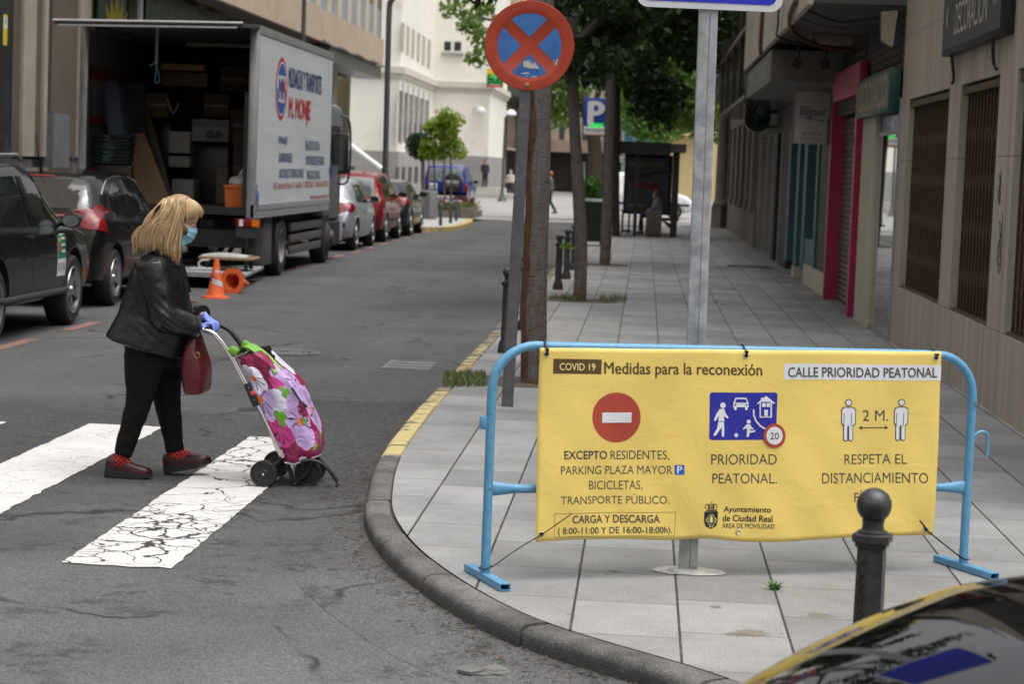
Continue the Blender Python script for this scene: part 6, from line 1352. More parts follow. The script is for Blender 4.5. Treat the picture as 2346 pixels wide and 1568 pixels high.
a, b = at(440, 272, 31.9), at(523, 326, 31.9); Mk = frame(((a.x+b.x)/2, 31.897, a.z - 0.07), (1, 0, 0), (0, 0, 1)); lettering('KENWOOD', Mk, (b.x-a.x)*0.9, 0.075, M_ink, k, 0.01)
mb = MB(); Mk2 = frame(((a.x+b.x)/2 + 0.05, 31.897, (a.z+b.z)/2 - 0.05), (1, 0, 0), (0, 0, 1)); poly(mb, [(-.12, -.06), (.05, -.08), (.14, -.02), (.10, .06), (.02, .03), (-.02, .07), (-.12, .04)], Mk2, 0.001); mb.build('printed_picture', pm('print_dim', (0.05, 0.04, 0.04), 0.6), k, auto=False)
load_box('cardboard_box', 'brown cardboard box standing on end at the right edge of the load', 'box', 569, 195, 585, 327, 31.2, 0.3, M_card)
load_box('cardboard_box', 'large brown carton at the top right of the load', 'box', 505, 150, 566, 212, 32.6, 0.5, M_card2)
load_box('cardboard_box', 'brown carton under the top right carton in the load', 'box', 468, 214, 524, 270, 32.3, 0.5, M_card2)
load_box('cardboard_box', 'cardboard box between the appliance carton and the tall end box', 'box', 527, 250, 567, 324, 32.1, 0.5, M_card2)
load_box('dark_wardrobe', 'tall black wardrobe standing behind the orange crate', 'wardrobe', 440, 330, 520, 470, 32.2, 0.6, pm('wardrobe_dark', (0.012, 0.011, 0.011), 0.4), flaps=False, floor=True)
load_box('dark_dresser', 'dark dresser between the white cabinets and the leaning board', 'dresser', 346, 270, 386, 470, 32.6, 0.5, pm('wardrobe_dark', (0.012, 0.011, 0.011), 0.4), flaps=False, floor=True)
load_box('carton_pale', 'narrow grey carton left of the orange crate', 'box', 496, 385, 520, 470, 31.9, 0.3, pm('carton_grey', (0.17, 0.145, 0.12), 0.8), floor=True)
load_box('carton_pale', 'brown carton right behind the orange crate', 'box', 535, 300, 567, 400, 31.7, 0.4, pm('carton_dim', (0.075, 0.05, 0.03), 0.8), floor=True)
h = MB().tube(smoothpath([at(383, 225, 31.95), at(390, 248, 31.9), at(397, 258, 31.9), at(404, 250, 31.9), at(409, 235, 31.9)], 5), 0.008, 6).build('bag_handle', pm('rope_pale', (0.45, 0.40, 0.28), 0.7)); tag(h, 'pale rope handle loop hanging between the boxes', 'rope handle')
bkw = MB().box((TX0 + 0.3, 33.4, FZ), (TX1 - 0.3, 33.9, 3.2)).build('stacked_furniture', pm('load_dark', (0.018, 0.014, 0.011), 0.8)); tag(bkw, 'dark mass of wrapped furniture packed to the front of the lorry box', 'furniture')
# orange crate with bag, bottle beside it
a, b = at(514, 423, 30.5), at(577, 471, 30.5); cx, hw = (a.x+b.x)/2, (b.x-a.x)/2
mb = MB(); rim_ = lambda k, z, y0: [Vector((cx + s*hw*k, y0 + d, z)) for s, d in ((-1, 0.02*(1-k)), (1, 0.02*(1-k)), (1, 0.42), (-1, 0.42))]
mb.loft([rim_(0.90, FZ, 30.52), rim_(0.98, a.z - 0.03, 30.5)], caps=True, smooth=False); o = mb.build('orange_crate', pm('orange_plastic', (0.62, 0.15, 0.025), 0.45, var=0.1), auto=False); tag(o, 'bright orange plastic crate on the rear sill of the lorry', 'crate')
MB().bbox((cx - hw*1.04, 30.48, a.z - 0.04), (cx + hw*1.04, 30.96, a.z), 0.01).build('rim', pm('orange_plastic', (0.62, 0.15, 0.025), 0.45), o)
mb = MB(); mb.sphere((cx + 0.03, 30.7, a.z + 0.05), 0.16, 14, 9, (1.15, 0.9, 0.62)); mb.sphere((cx - 0.06, 30.68, a.z + 0.03), 0.13, 12, 8, (1, 1, 0.7)); mb.tube(smoothpath([(cx - 0.02, 30.66, a.z + 0.12), (cx, 30.66, a.z + 0.21), (cx + 0.06, 30.66, a.z + 0.20), (cx + 0.10, 30.66, a.z + 0.10)], 4), 0.02, 6)
me = fuse(mb, 0.02, 2)
for v in me.vertices: v.co += Vector((noise.noise(v.co*14), noise.noise(v.co*14 + Vector((9, 0, 0))), noise.noise(v.co*11 + Vector((0, 7, 0))))) * 0.022
o = link('plastic_bag', me, pm('white_bag', (0.55, 0.55, 0.57), 0.35, var=0.1), auto=False); tag(o, 'crumpled white plastic bag on the orange crate', 'bag')
q = at(586, 470, 30.45); o = MB().lathe([(0.038, 0), (0.042, 0.02), (0.042, 0.10), (0.038, 0.12), (0.042, 0.15), (0.042, 0.22), (0.018, 0.28), (0.016, 0.31)], (q.x, 30.45, FZ), 14).build('water_bottle', pm('bottle_blue', (0.10, 0.17, 0.24), 0.1, spec=0.8)); tag(o, 'clear bluish water bottle right of the orange crate', 'bottle')
MB().lathe([(0.017, 0.305), (0.017, 0.335)], (q.x, 30.45, FZ), 10).build('cap', pm('cap_blue', (0.05, 0.15, 0.5), 0.4), o)
MB().lathe([(0.0425, 0.12), (0.0432, 0.13), (0.0432, 0.19), (0.0425, 0.2)], (q.x, 30.45, FZ), 14).build('bottle_label', pm('label_blue', (0.07, 0.11, 0.36), 0.4), o)
q = at(568, 465, 30.5); o = MB().sphere((q.x, 30.45, FZ + 0.035), 0.045, 10, 7, (1.3, 1, 0.8)).build('magenta_cloth', pm('cloth_magenta', (0.30, 0.03, 0.20), 0.8)); tag(o, 'crumpled magenta rag between the orange crate and the bottle', 'rag')
# dolly board on the lift, rope
dl = thing('furniture_dolly', 'wooden furniture dolly with pale felt top on the lowered tail lift', 'dolly', (-6.6, 30.0, 0.115))
a, b = at(455, 600, 29.75), at(581, 600, 29.75)
MB().bbox((a.x, 29.70, 0.255), (b.x, 30.30, 0.297), 0.012).build('board', pm('ply', (0.26, 0.17, 0.09), 0.7), dl)
mb = MB(); mb.loft([[Vector((a.x + 0.03 + (b.x - a.x - 0.12)*q_, 29.71 + dy, 0.299 + hz*(0.35 + 0.65*math.sin(PI*min(1, q_*1.15))))) for q_ in [k/12 for k in range(13)]] for dy, hz in ((0, 0.0), (0.02, 0.035), (0.3, 0.05), (0.6, 0.03))], caps=False, closed=False); mb.build('felt_top', pm('felt', (0.40, 0.39, 0.37), 0.95, var=0.2, scale=20), dl)
for x in (a.x + 0.12, b.x - 0.12):
    for y in (29.8, 30.2):
        MB().cyl((x - 0.02, y, 0.172), (x + 0.02, y, 0.172), 0.056, n=16).box((x - 0.028, y - 0.03, 0.20), (x + 0.028, y + 0.03, 0.254)).build('castor', M_black, dl)
rp = MB().tube(smoothpath([(a.x + 0.17, 29.66, 0.25), (a.x + 0.06, 29.6, 0.235), (a.x + 0.04, 29.58, 0.17), (a.x + 0.12, 29.55, 0.135), (a.x + 0.3, 29.6, 0.13), (a.x + 0.32, 29.5, 0.13), (a.x - 0.05, 29.45, 0.13), (a.x + 0.1, 29.6, 0.13)], 5), 0.014, 6).build('rope', pm('rope_grey', (0.42, 0.41, 0.40), 0.8)); tag(rp, 'pale rope coiled on the tail lift by the dolly', 'rope')
# ================================================================== STREET FURNITURE
# no-stopping sign
base = G(1162, 932, 0.0); top = WY(1204, 215, base.y)
ns = thing('no_stopping_sign', 'round red and blue no stopping sign on a grey metal post beside the tree trunk', 'road sign', base)
M_postg = pm('painted_post', (0.105, 0.112, 0.118), 0.45, 0.3, var=0.2, scale=16, dirt=(0.22, 0.23, 0.235), dirtf=0.62)
ax = (top - base).normalized(); Mp = frame(base, (1, 0, 0), (0, 1, 0)); sh = ax.x / ax.z
mb = MB()
def postring(z, a=0.0415, b=0.021): 
    c = base + Vector((sh*z, 0, z)); return [c + Vector((x, y, 0)) for x, y in rrect(a*2, b*2, 0.006, 3)]
mb.loft([postring(z) for z in (-0.05, 0.5, 1.2, 1.9, 2.86)]); mb.build('post', M_postg, ns)
dc = WY(1213, 104, base.y - 0.03); Md = frame(dc, (1, 0, 0.035), (-0.035, 0, 1))
Rd = 0.318
M_sred = pm('sign_red', (0.38, 0.046, 0.018), 0.38, var=0.12, scale=9, dirt=(0.36, 0.040, 0.018), dirtf=0.58); M_sblu = pm('sign_blue', (0.045, 0.155, 0.42), 0.36, var=0.12, scale=9)
mb = MB(); rings = [(Rd - 0.006, 0.03), (Rd, 0.026), (Rd, 0.0), (Rd - 0.004, -0.006), (0.262, -0.006), (0.235, -0.004), (0.228, 0.0), (0.001, 0.001)]
mb.loft([[Md @ Vector((r_*math.cos(2*PI*k/64), r_*math.sin(2*PI*k/64), -h)) for k in range(64)] for r_, h in rings]); disc = mb.build('disc', M_sred, ns)
for k in range(4):
    a0 = PI/4 + k*PI/2; ri = 0.226; hw = 0.042
    s_ = math.asin(hw/ri); pts = [(ri*math.cos(a), ri*math.sin(a)) for a in [a0 + s_ + (PI/2 - 2*s_)*i/18 for i in range(19)]]
    am = a0 + PI/4; rin = hw*math.sqrt(2); pts.append((rin*math.cos(am), rin*math.sin(am)))
    mb = MB(); poly(mb, pts, Md, 0.0015); mb.build('blue_field', M_sblu, disc, auto=False)
def dpx(u, v): p = WY(u, v, dc.y) - dc; return (p.dot(Md.col[0].to_3d()), p.dot(Md.col[1].to_3d()))
M_paper = pm('torn_paper', (0.50, 0.46, 0.38), 0.8); mb = MB()
Z2 = lambda a, b: dpx(705.7 + a/2.992, b/2.992)
for P in ([(1478, 458), (1476, 425), (1484, 412), (1490, 430), (1497, 405), (1503, 425), (1510, 402), (1516, 432), (1524, 405), (1530, 445), (1541, 425), (1551, 440), (1556, 416), (1562, 442), (1578, 455), (1584, 474), (1560, 468), (1530, 468), (1500, 462)], [(1464, 500), (1500, 494), (1524, 502), (1500, 507), (1466, 506)], [(1490, 520), (1505, 518), (1506, 523), (1492, 524)], [(1530, 523), (1568, 520), (1572, 528), (1535, 530)], [(1684, 402), (1690, 420), (1686, 440)], [(1702, 405), (1716, 402), (1704, 440), (1690, 450)]): poly(mb, [Z2(*p) for p in P], Md, 0.003)
mb.build('torn_sticker', M_paper, disc, auto=False)
mb = MB(); poly(mb, [Z2(1436, 462), Z2(1580, 458), Z2(1582, 505), Z2(1436, 505)], Md, 0.0025); mb.build('sticker_ghost', pm('ghost_blue', (0.035, 0.115, 0.34), 0.4), disc, auto=False)
mb = MB(); poly(mb, [Z2(1664, 284), Z2(1716, 282), Z2(1714, 328), Z2(1672, 330)], Md, 0.0025); mb.build('sticker_ghost', pm('ghost_blue2', (0.03, 0.12, 0.42), 0.4), disc, auto=False)
bx_, by_ = Z2(1502, 582); mb = MB(); mb.lathe([(0.019, 0.0), (0.018, 0.006), (0.011, 0.009)], n=6, M=Md @ Matrix.Translation((bx_, by_, 0.006))); mb.build('bolt', pm('brass_bolt', (0.35, 0.24, 0.12), 0.4, 0.6), disc)
# galvanised post with the blue plate on top
base = G(1574, 1319, 0.0) + Vector((0.004, 0.085, 0)); gp = thing('sign_post', 'pale galvanised post behind the barrier carrying a blue and white plate', 'sign post', base)
tp = WY(1623, 22, base.y); sh = (tp.x - base.x) / tp.z
def ring2(z):
    c = base + Vector((sh*z, 0, z)); pts = rrect(0.082, 0.05, 0.007, 3); return [c + Vector((x, y, 0)) for x, y in pts]
mb = MB(); mb.loft([ring2(z) for z in (-0.05, 0.4, 1.0, 1.7, 2.75)]); mb.build('post', M_galv, gp)
mb = MB(); mb.tube([base + Vector((sh*z + 0.008, -0.0255, z)) for z in (0.0, 1.2, 2.40)], 0.0018, 6); mb.build('weld_seam', pm('seam_grey', (0.24, 0.25, 0.26), 0.5, 0.3), gp)
b0 = WY(1626, 21, base.y - 0.035); Ms = frame(b0 + Vector((0, 0, 0.30)), (1, 0, -0.010), (0.01, 0, 1)); pw = 0.615
mb = MB(); mb.prism(rrect(pw, 0.60, 0.05, 6), 0.014, Ms @ Matrix.Translation((0, 0, -0.007))); pl = mb.build('plate', pm('plate_white', (0.62, 0.63, 0.65), 0.4, var=0.05), gp)
mb = MB(); poly(mb, rrect(pw - 0.055, 0.60 - 0.055, 0.032, 6), Ms, 0.009); mb.build('blue_field', pm('plate_blue', (0.022, 0.030, 0.48), 0.35, var=0.05), pl, auto=False)
mb = MB(); rng_ = random.Random(3)
P = [((0.13 + 0.035*rng_.random())*math.cos(2*PI*k/26)*1.05, (0.125 + 0.035*rng_.random())*math.sin(2*PI*k/26)*0.72) for k in range(26)]
poly(mb, P, Matrix.Translation(base + Vector((0.01, 0, 0))), 0.004); mb.lathe([(0.09, 0.0), (0.085, 0.010), (0.05, 0.016)], base, 14)
o = mb.build('mortar_patch', pm('white_mortar', (0.46, 0.45, 0.42), 0.9, var=0.25, scale=14, bump=0.5), auto=False); tag(o, 'rough white mortar patch around the foot of the galvanised post', 'mortar patch')
# bollards
M_iron = pm('cast_iron', (0.052, 0.052, 0.055), 0.40, 0.35, var=0.3, scale=18, bump=0.25, bscale=70, bd=0.006)
def make_bollard(loc, label):
    t = thing('bollard', label, 'bollard', loc, 0, 'cast iron bollards along the pavement'); LOCAL.add(t.name)
    MB().lathe([(0.075, 0.0), (0.075, 0.05), (0.066, 0.09), (0.058, 0.11), (0.050, 0.13), (0.0455, 0.62), (0.0455, 0.625)], n=6, M=Matrix.Rotation(R(12), 4, 'Z'), smooth=False).build('shaft', M_iron, t)
    MB().lathe([(0.046, 0.618), (0.054, 0.625), (0.055, 0.633), (0.064, 0.640), (0.064, 0.660), (0.056, 0.664)], n=6, M=Matrix.Rotation(R(12), 4, 'Z'), smooth=False).lathe([(0.045, 0.663), (0.045, 0.670), (0.034, 0.675), (0.032, 0.69), (0.034, 0.705)], n=20).build('collar', M_iron, t)
    MB().sphere((0, 0, 0.748), 0.053, 24, 16).build('ball', M_iron, t)
    return t
boll0 = make_bollard(WY(1990, 1400, 6.36).xy.to_3d(), 'nearest dark iron bollard, its ball covering part of the yellow banner')
boll0.location.z = 0.0
mb = MB(); fb_ = text_bm('LANZOTC 028', 0.36, 0.020, 0.01)
Mt = Matrix.Rotation(R(-18 - 30 + 0), 4, 'Z') @ frame((0, -0.0425, 0.40), (0, 0, -1), (1, 0, 0.0))
mb.add(fb_, Mt); fb_.free(); lt = mb.build('cast_lettering', pm('cast_letter', (0.018, 0.018, 0.018), 0.55), boll0, auto=False, recalc=False)
so2 = lt.modifiers.new('t', 'SOLIDIFY'); so2.thickness = 0.003
bpos = [(1158, 809, 'bollard by the yellow kerb just left of the no stopping post'), (1200, 757, 'bollard half hidden between the no stopping post and the first tree trunk'), (1278, 664, 'nearest bollard of the row seen right of the first tree trunk'), (1297, 640, 'second bollard of the row between the first and second tree trunks'), (1313, 619, 'third bollard of the row, tucked against the second tree trunk')]
for u, v, lb in bpos:
    c_ = dup(boll0, G(u, v, 0.0), None, lb)
    for k in [k for k in kids(c_) if k.name.startswith('cast_lettering')]: bpy.data.objects.remove(k)
# cones
def cone_mesh(t, stripe=True):
    M_or = pm('cone_orange', (0.66, 0.115, 0.028), 0.5, var=0.12, scale=9, dirt=(0.50, 0.10, 0.035), dirtf=0.6)
    MB().lathe([(0.040, 0.50), (0.036, 0.505), (0.030, 0.50), (0.09, 0.05), (0.12, 0.02)], n=28).build('cone_inside', pm('cone_inner', (0.30, 0.035, 0.01), 0.6), t) if False else None
    MB().loft([[Vector((r_*math.cos(2*PI*k/28), r_*math.sin(2*PI*k/28), z)) for k in range(28)] for r_, z in [(0.125, 0.018), (0.118, 0.035), (0.108, 0.055), (0.030, 0.50), (0.024, 0.505), (0.022, 0.495), (0.105, 0.04), (0.113, 0.0)]], caps=False).build('cone_body', M_or, t)
    mb = MB(); P = [(x, y) for x, y in rrect(0.34, 0.34, 0.085, 1)]
    lo = [Vector((x, y, 0)) for x, y in P]; hi = [Vector((x*0.97, y*0.97, 0.022)) for x, y in P]
    n_ = len(P); inner = [Vector((0.112*math.cos(math.atan2(y, x)), 0.112*math.sin(math.atan2(y, x)), 0.0)) for x, y in P]; innh = [p + Vector((0, 0, 0.024)) for p in inner]
    mb.loft([inner, lo, hi, innh, inner], caps=False, smooth=False); mb.build('base', M_or, t)
    for z0, z1, m, a0, a1 in ((0.26, 0.33, pm('cone_red', (0.30, 0.03, 0.025), 0.4), 2.6, 5.0), (0.20, 0.27, pm('cone_white', (0.55, 0.52, 0.52), 0.4), 4.2, 6.2), (0.33, 0.37, pm('cone_white', (0.55, 0.52, 0.52), 0.4), 4.6, 5.6)):
        rr_f = lambda z: 0.0325 + (0.108 - 0.030)*(0.5 - z)/0.445
        MB().loft([[Vector((rr_f(z + (0.0 if z0 > .3 else -0.06*(k/14))) * math.cos(a0 + (a1-a0)*k/14), rr_f(z + (0.0 if z0 > .3 else -0.06*(k/14))) * math.sin(a0 + (a1-a0)*k/14), z + (0.0 if z0 > .3 else -0.06*(k/14)))) for k in range(15)] for z in (z0, z1)], caps=False, closed=False).build('reflective_band', m, t)
c1 = thing('traffic_cone', 'upright orange traffic cone with red and white band behind the lorry', 'traffic cone', G(494, 683, RZ), 0, 'orange traffic cones'); LOCAL.add(c1.name); cone_mesh(c1)
c2 = dup(c1, G(531, 670, RZ) + Vector((0.04, -0.2, 0.165)), 0, 'orange traffic cone lying on its side with its hollow base facing us')
c2.rotation_euler = (R(-97), R(0), R(-14))
# green container, litter bin
p = G(1357, 563, 0.0); t = thing('waste_container', 'dark green wheeled waste container behind the second tree trunk', 'bin', p); LOCAL.add(t.name); t.location = p
M_bin = pm('bin_green', (0.010, 0.020, 0.013), 0.5, var=0.25)
MB().loft([[Vector((x*w_, y*w_, z)) for x, y in rrect(0.50, 0.58, 0.04, 3)] for z, w_ in ((0.10, 0.82), (0.12, 0.85), (0.92, 1.0), (0.97, 1.05))]).build('body', M_bin, t)
MB().loft([[Vector((x*w_, y*w_, z)) for x, y in rrect(0.54, 0.62, 0.05, 3)] for z, w_ in ((0.975, 1.0), (1.02, 1.0), (1.075, 0.86), (1.085, 0.5))]).build('lid', pm('lid_green', (0.018, 0.040, 0.024), 0.4), t)
for s in (-1, 1): MB().cyl((s*0.16, 0.2, 0.09), (s*0.21, 0.2, 0.09), 0.09, n=16).build('wheel', M_rubber, t)
MB().box((-0.10, -0.27, 0.74), (0.02, -0.262, 0.82)).build('sticker', pm('bin_sticker', (0.28, 0.19, 0.12), 0.6), t, auto=False)
p = G(1496, 543, 0.0); t = thing('litter_bin', 'square brown grey litter bin standing in front of the bus shelter', 'bin', p); LOCAL.add(t.name)
M_lb = pm('litter_grey', (0.105, 0.090, 0.075), 0.6, var=0.2)
MB().bbox((-0.215, -0.2, 0.05), (0.215, 0.2, 0.70), 0.02).build('body', M_lb, t); MB().bbox((-0.19, -0.17, 0.0), (0.19, 0.17, 0.05), 0.01).build('plinth', M_lb, t)
mb = MB(); [mb.box((x - 0.012, -0.204, z), (x + 0.012, -0.2005, z + 0.03)) for x in (-0.15, -0.09, -0.03, 0.03, 0.09, 0.15) for z in (0.60,)]; [mb.box((-0.012 + x, -0.204, z), (0.012 + x, -0.2005, z + 0.012)) for x in (-0.03, 0.03) for z in (0.12, 0.2, 0.28, 0.36, 0.44, 0.52)]; mb.build('perforations', M_dark, t, auto=False)
# bus shelter with poster case
pl_, pr_ = G(1453, 541, 0.0), G(1541, 541, 0.0)
t = thing('bus_shelter', 'dark bronze bus shelter with a lit dark poster case', 'bus shelter', (pl_.x, 58, 0)); M_sh = pm('shelter_bronze', (0.045, 0.040, 0.036), 0.5, 0.2, var=0.15)
mb = MB(); mb.box((pl_.x - 0.05, 57.2, 0), (pl_.x + 0.05, 57.3, 2.55)); mb.build('post', M_sh, t); mb = MB(); mb.box((pr_.x - 0.09, 57.6, 0), (pr_.x + 0.09, 57.8, 2.5)); mb.build('post', M_sh, t)
a = WY(1418, 323, 57.0); b = WY(1536, 356, 57.0)
MB().box((a.x, 57.0, b.z), (b.x, 57.12, a.z)).build('fascia', M_sh, t, auto=False)
MB().box((a.x - 0.1, 57.121, b.z + 0.1), (WY(1542, 340, 57.6).x + 0.35, 61.5, b.z + 0.32)).build('roof', pm('shelter_roof', (0.16, 0.155, 0.15), 0.5), t, auto=False)
a = WY(1432, 352, 60); b = WY(1536, 494, 60)
pc = MB().bbox((a.x, 60.0, b.z), (b.x, 60.18, a.z), 0.02).build('poster_case', pm('case_black', (0.008, 0.008, 0.009), 0.3), t)
def ZS(p, q, y=59.99): return WY((1500 + p/3.3369)/1.2754, (250 + q/3.3369)/1.2754, y)
a2, b2_ = ZS(1118, 700), ZS(1505, 1240)
MB().box((a2.x, 59.985, b2_.z), (b2_.x, 59.995, a2.z)).build('poster', pm('poster_dark', (0.065, 0.080, 0.108), 0.25, var=0.5, scale=0.8), pc, auto=False)
MB().face([ZS(1120, 890, 59.98), ZS(1500, 815, 59.98), ZS(1500, 850, 59.98), ZS(1120, 925, 59.98)]).build('poster_skyline', pm('poster_black', (0.015, 0.016, 0.018), 0.3), pc, auto=False)
MB().face([ZS(*q, 59.975) for q in ((1150, 970), (1180, 940), (1260, 935), (1310, 955), (1400, 965), (1440, 1000), (1430, 1030), (1340, 1025), (1300, 1005), (1230, 1000), (1160, 985))]).build('poster_car', pm('poster_red', (0.20, 0.018, 0.022), 0.3), pc, auto=False)
Mt = lambda p, q: frame(ZS(p, q, 59.974), (1, 0, 0), (0, 0, 1))
lettering('NUEVO', Mt(1202, 762), 0.36, 0.10, pm('poster_pale', (0.42, 0.44, 0.47), 0.4), pc); lettering('OPEL CORSA', Mt(1368, 768), 0.66, 0.10, pm('poster_gold', (0.50, 0.36, 0.05), 0.4), pc); lettering('desde 9900 €', Mt(1200, 1165), 0.5, 0.07, pm('poster_pale', (0.42, 0.44, 0.47), 0.4), pc)
mb = MB(); 
for x in (ZS(1065, 1300).x, ZS(1128, 1300).x): mb.tube([(x, 60, 0), (x, 60, 0.62)], 0.03, 8)
mb.tube([(ZS(1065, 1300).x, 60, 0.06), (ZS(1150, 1300).x, 60, 0.06)], 0.03, 8); mb.build('support_leg', M_sh, t)
MB().box((0.05, 58.2, 0.42), (0.95, 58.7, 0.48)).box((0.1, 58.3, 0), (0.18, 58.6, 0.42)).box((0.8, 58.3, 0), (0.88, 58.6, 0.42)).build('bench', M_sh, t, auto=False)
MB().loft([[ZS(1440, 1300, 58.5), ZS(1530, 1350, 58.5), ZS(1530, 1400, 58.5), ZS(1440, 1310, 58.5)], [v + Vector((0, 0.1, 0)) for v in (ZS(1440, 1300, 58.5), ZS(1530, 1350, 58.5), ZS(1530, 1400, 58.5), ZS(1440, 1310, 58.5))]]).build('brace', M_sh, t)
# parking sign
q0, q1 = ZS(690, 115, 62), ZS(930, 498, 62)
t = thing('parking_sign', 'blue lit parking sign with white P and green LIBRE hanging between the trunks', 'parking sign', (q0.x, 62, q1.z)); M_pb = pm('parking_blue', (0.014, 0.050, 0.27), 0.4)
MB().bbox((q0.x, 62, q1.z), (q1.x, 62.25, q0.z), 0.02).build('case', M_pb, t); wz = (q0.z - q1.z)
MB().box((q0.x + 0.02, 61.985, q1.z + 0.06), (q1.x - 0.02, 61.996, q1.z + wz*0.26)).build('white_panel', M_white, t, auto=False)
MB().box((q0.x + 0.02, 61.984, q1.z + 0.03), (q1.x - 0.02, 61.997, q1.z + 0.06)).build('orange_strip', pm('strip_orange', (0.6, 0.3, 0.05), 0.5), t, auto=False)
Mq = lambda xf, zf: frame((q0.x + (q1.x-q0.x)*xf, 61.983, q1.z + wz*zf), (1, 0, 0), (0, 0, 1))
lettering('P', Mq(0.48, 0.60), 0.50, 0.66, M_white, t, 0.045); lettering('empark', Mq(0.52, 0.155), 0.62, 0.10, pm('park_grey', (0.16, 0.16, 0.17), 0.5), t, 0.01)
g = NG('led_green'); g.col((0.01, 0.25, 0.02)); g.b.inputs['Emission Color'].default_value = (0.02, 1.0, 0.08, 1); g.b.inputs['Emission Strength'].default_value = 0.9; M_led = g.m
lettering('LIBRE', Mq(0.50, 0.285), 0.42, 0.12, M_led, t, 0.008)
MB().tube([(q1.x - 0.1, 62.12, q1.z), (q1.x - 0.1, 62.12, 0)], 0.045, 10).build('post', M_sh, t)
# red ring sign and plate beyond
t = thing('traffic_sign', 'round red and white sign with a white plate below, left of the shelter roof', 'road sign', (-0.9, 66, 0)); c_ = ZS(990, 600, 66); Mr = frame(c_, (1, 0, 0), (0, 0, 1))
MB().prism(circ(0.30, 28), 0.02, Mr @ Matrix.Translation((0, 0, -0.02))).build('disc', pm('ring_red', (0.48, 0.02, 0.02), 0.4), t); mb = MB(); poly(mb, circ(0.2, 24), Mr, 0.004); mb.build('white_field', M_white, t, auto=False)
a, b = ZS(950, 682, 66), ZS(1092, 750, 66); MB().box((a.x, 65.97, b.z), (b.x, 66, a.z)).build('plate', M_white, t, auto=False); lettering('11-13', frame(((a.x+b.x)/2, 65.968, (a.z+b.z)/2), (1, 0, 0), (0, 0, 1)), 0.4, 0.12, M_ink, t)
MB().tube([(c_.x, 66.03, 0), (c_.x, 66.03, c_.z + 0.2)], 0.03, 8).build('post', M_galv, t)
# lamp posts
M_lampg = pm('lamp_grey', (0.085, 0.09, 0.095), 0.45, 0.3)
y = 64.0; pts = [Vector((WY(883, 420, y).x, y, RZ))] + [WY(u, v, y) for u, v in ((882.5, 395), (886, 250), (889, 120), (892, 20), (897, 0), (910, -14), (930, -20))]
t = thing('street_lamp', 'tall grey curved street lamp post before the white building', 'street lamp', pts[0]); MB().tube(smoothpath(pts, 4), [0.10] * 5 + [0.085] * 24, 12).build('pole', M_lampg, t); e = pts[-1]
MB().bbox((e.x - 0.1, y - 0.15, e.z - 0.06), (e.x + 0.7, y + 0.15, e.z + 0.08), 0.04).build('lamp_head', M_lampg, t)
def globe_lamp(u, vb, ut, vt, y, label, r):
    p0, p1 = WY(u, vb, y), WY(ut, vt, y); t = thing('globe_lamp', label, 'street lamp', (p0.x, y, RZ), 0, 'globe lamps on the square')
    MB().tube([(p0.x, y, RZ), (p0.x + (p1.x-p0.x)*.05, y, RZ + 0.5), p1], [r*0.32, r*0.26, r*0.2], 10).lathe([(r*.9, 0), (r*.5, 0.25), (r*.3, 0.5)], (p0.x, y, RZ), 10).build('pole', M_lampg, t)
    c = p1 + Vector((r*0.95, 0, 0.12)); MB().lathe([(0.01, r*0.95), (r*0.5, r*0.82), (r*0.85, r*0.5), (r, 0.05), (r*0.95, 0.0), (r*0.3, -0.03)], c, 20).build('globe', pm('globe_white', (0.75, 0.76, 0.78), 0.3), t)
globe_lamp(1150, 459, 1158, 268, 112, 'globe lamp on a grey post left of the no stopping post', 0.30)
globe_lamp(1494, 440, 1496, 268, 112, 'globe lamp rising behind the bus shelter roof', 0.30)
def pole(u0, v0, u1, v1, y, r, label, m, z0=0.0):
    p1 = WY(u1, v1, y); d = (p1 - WY(u0, v0, y)); p0 = Vector((p1.x, y, z0)); o = MB().tube([p0, p1 + Vector((0, 0, 1.2))], r, 12).build('pole', m); tag(o, label, 'pole')
pole(320, 57, 320, 0, 40.4, 0.07, 'pale grey pole rising behind the lorry roof', pm('pole_pale', (0.36, 0.38, 0.42), 0.4)); pole(697, 95, 697, 0, 52.5, 0.055, 'thin dark grey pole beyond the front of the lorry', M_lampg)
# manholes
def manhole(u, v, r, label):
    p = G(u, v, RZ + 0.004); t = thing('manhole_cover', label, 'manhole cover', p); g_ = pm('iron_cover', (0.10, 0.098, 0.095), 0.55, 0.2, var=0.3, scale=12)
    MB().lathe([(r, 0.0), (r, 0.004), (r*0.88, 0.005), (r*0.88, 0.001), (r*0.84, 0.001), (r*0.84, 0.006)], p, 36).build('frame', g_, t)
    mb = MB()
    for q in (0.7, 0.52, 0.34, 0.16): mb.lathe([(r*q, 0.006), (r*(q + .04), 0.011), (r*(q + .09), 0.011), (r*(q + .12), 0.006)], p, 32)
    mb.build('rings', g_, t)
manhole(655, 807, 0.34, 'round ribbed iron manhole cover in the road beyond the trolley')
p = G(955, 836, RZ); o = MB().box((p.x - 0.27, p.y - 0.55, RZ), (p.x + 0.27, p.y + 0.35, RZ + 0.006)).build('square_cover', pm('concrete_cover', (0.14, 0.138, 0.135), 0.8, var=0.3, scale=9)); tag(o, 'square pale access cover in the road by the yellow kerb', 'manhole cover')
mb = MB(); [mb.box((p.x - 0.24, p.y + y, RZ + 0.0065), (p.x + 0.24, p.y + y + 0.03, RZ + 0.009)) for y in (-0.5, -0.25, 0.0, 0.27)]; mb.build('cover_rib', pm('cover_dark', (0.06, 0.06, 0.06), 0.8), o, auto=False)
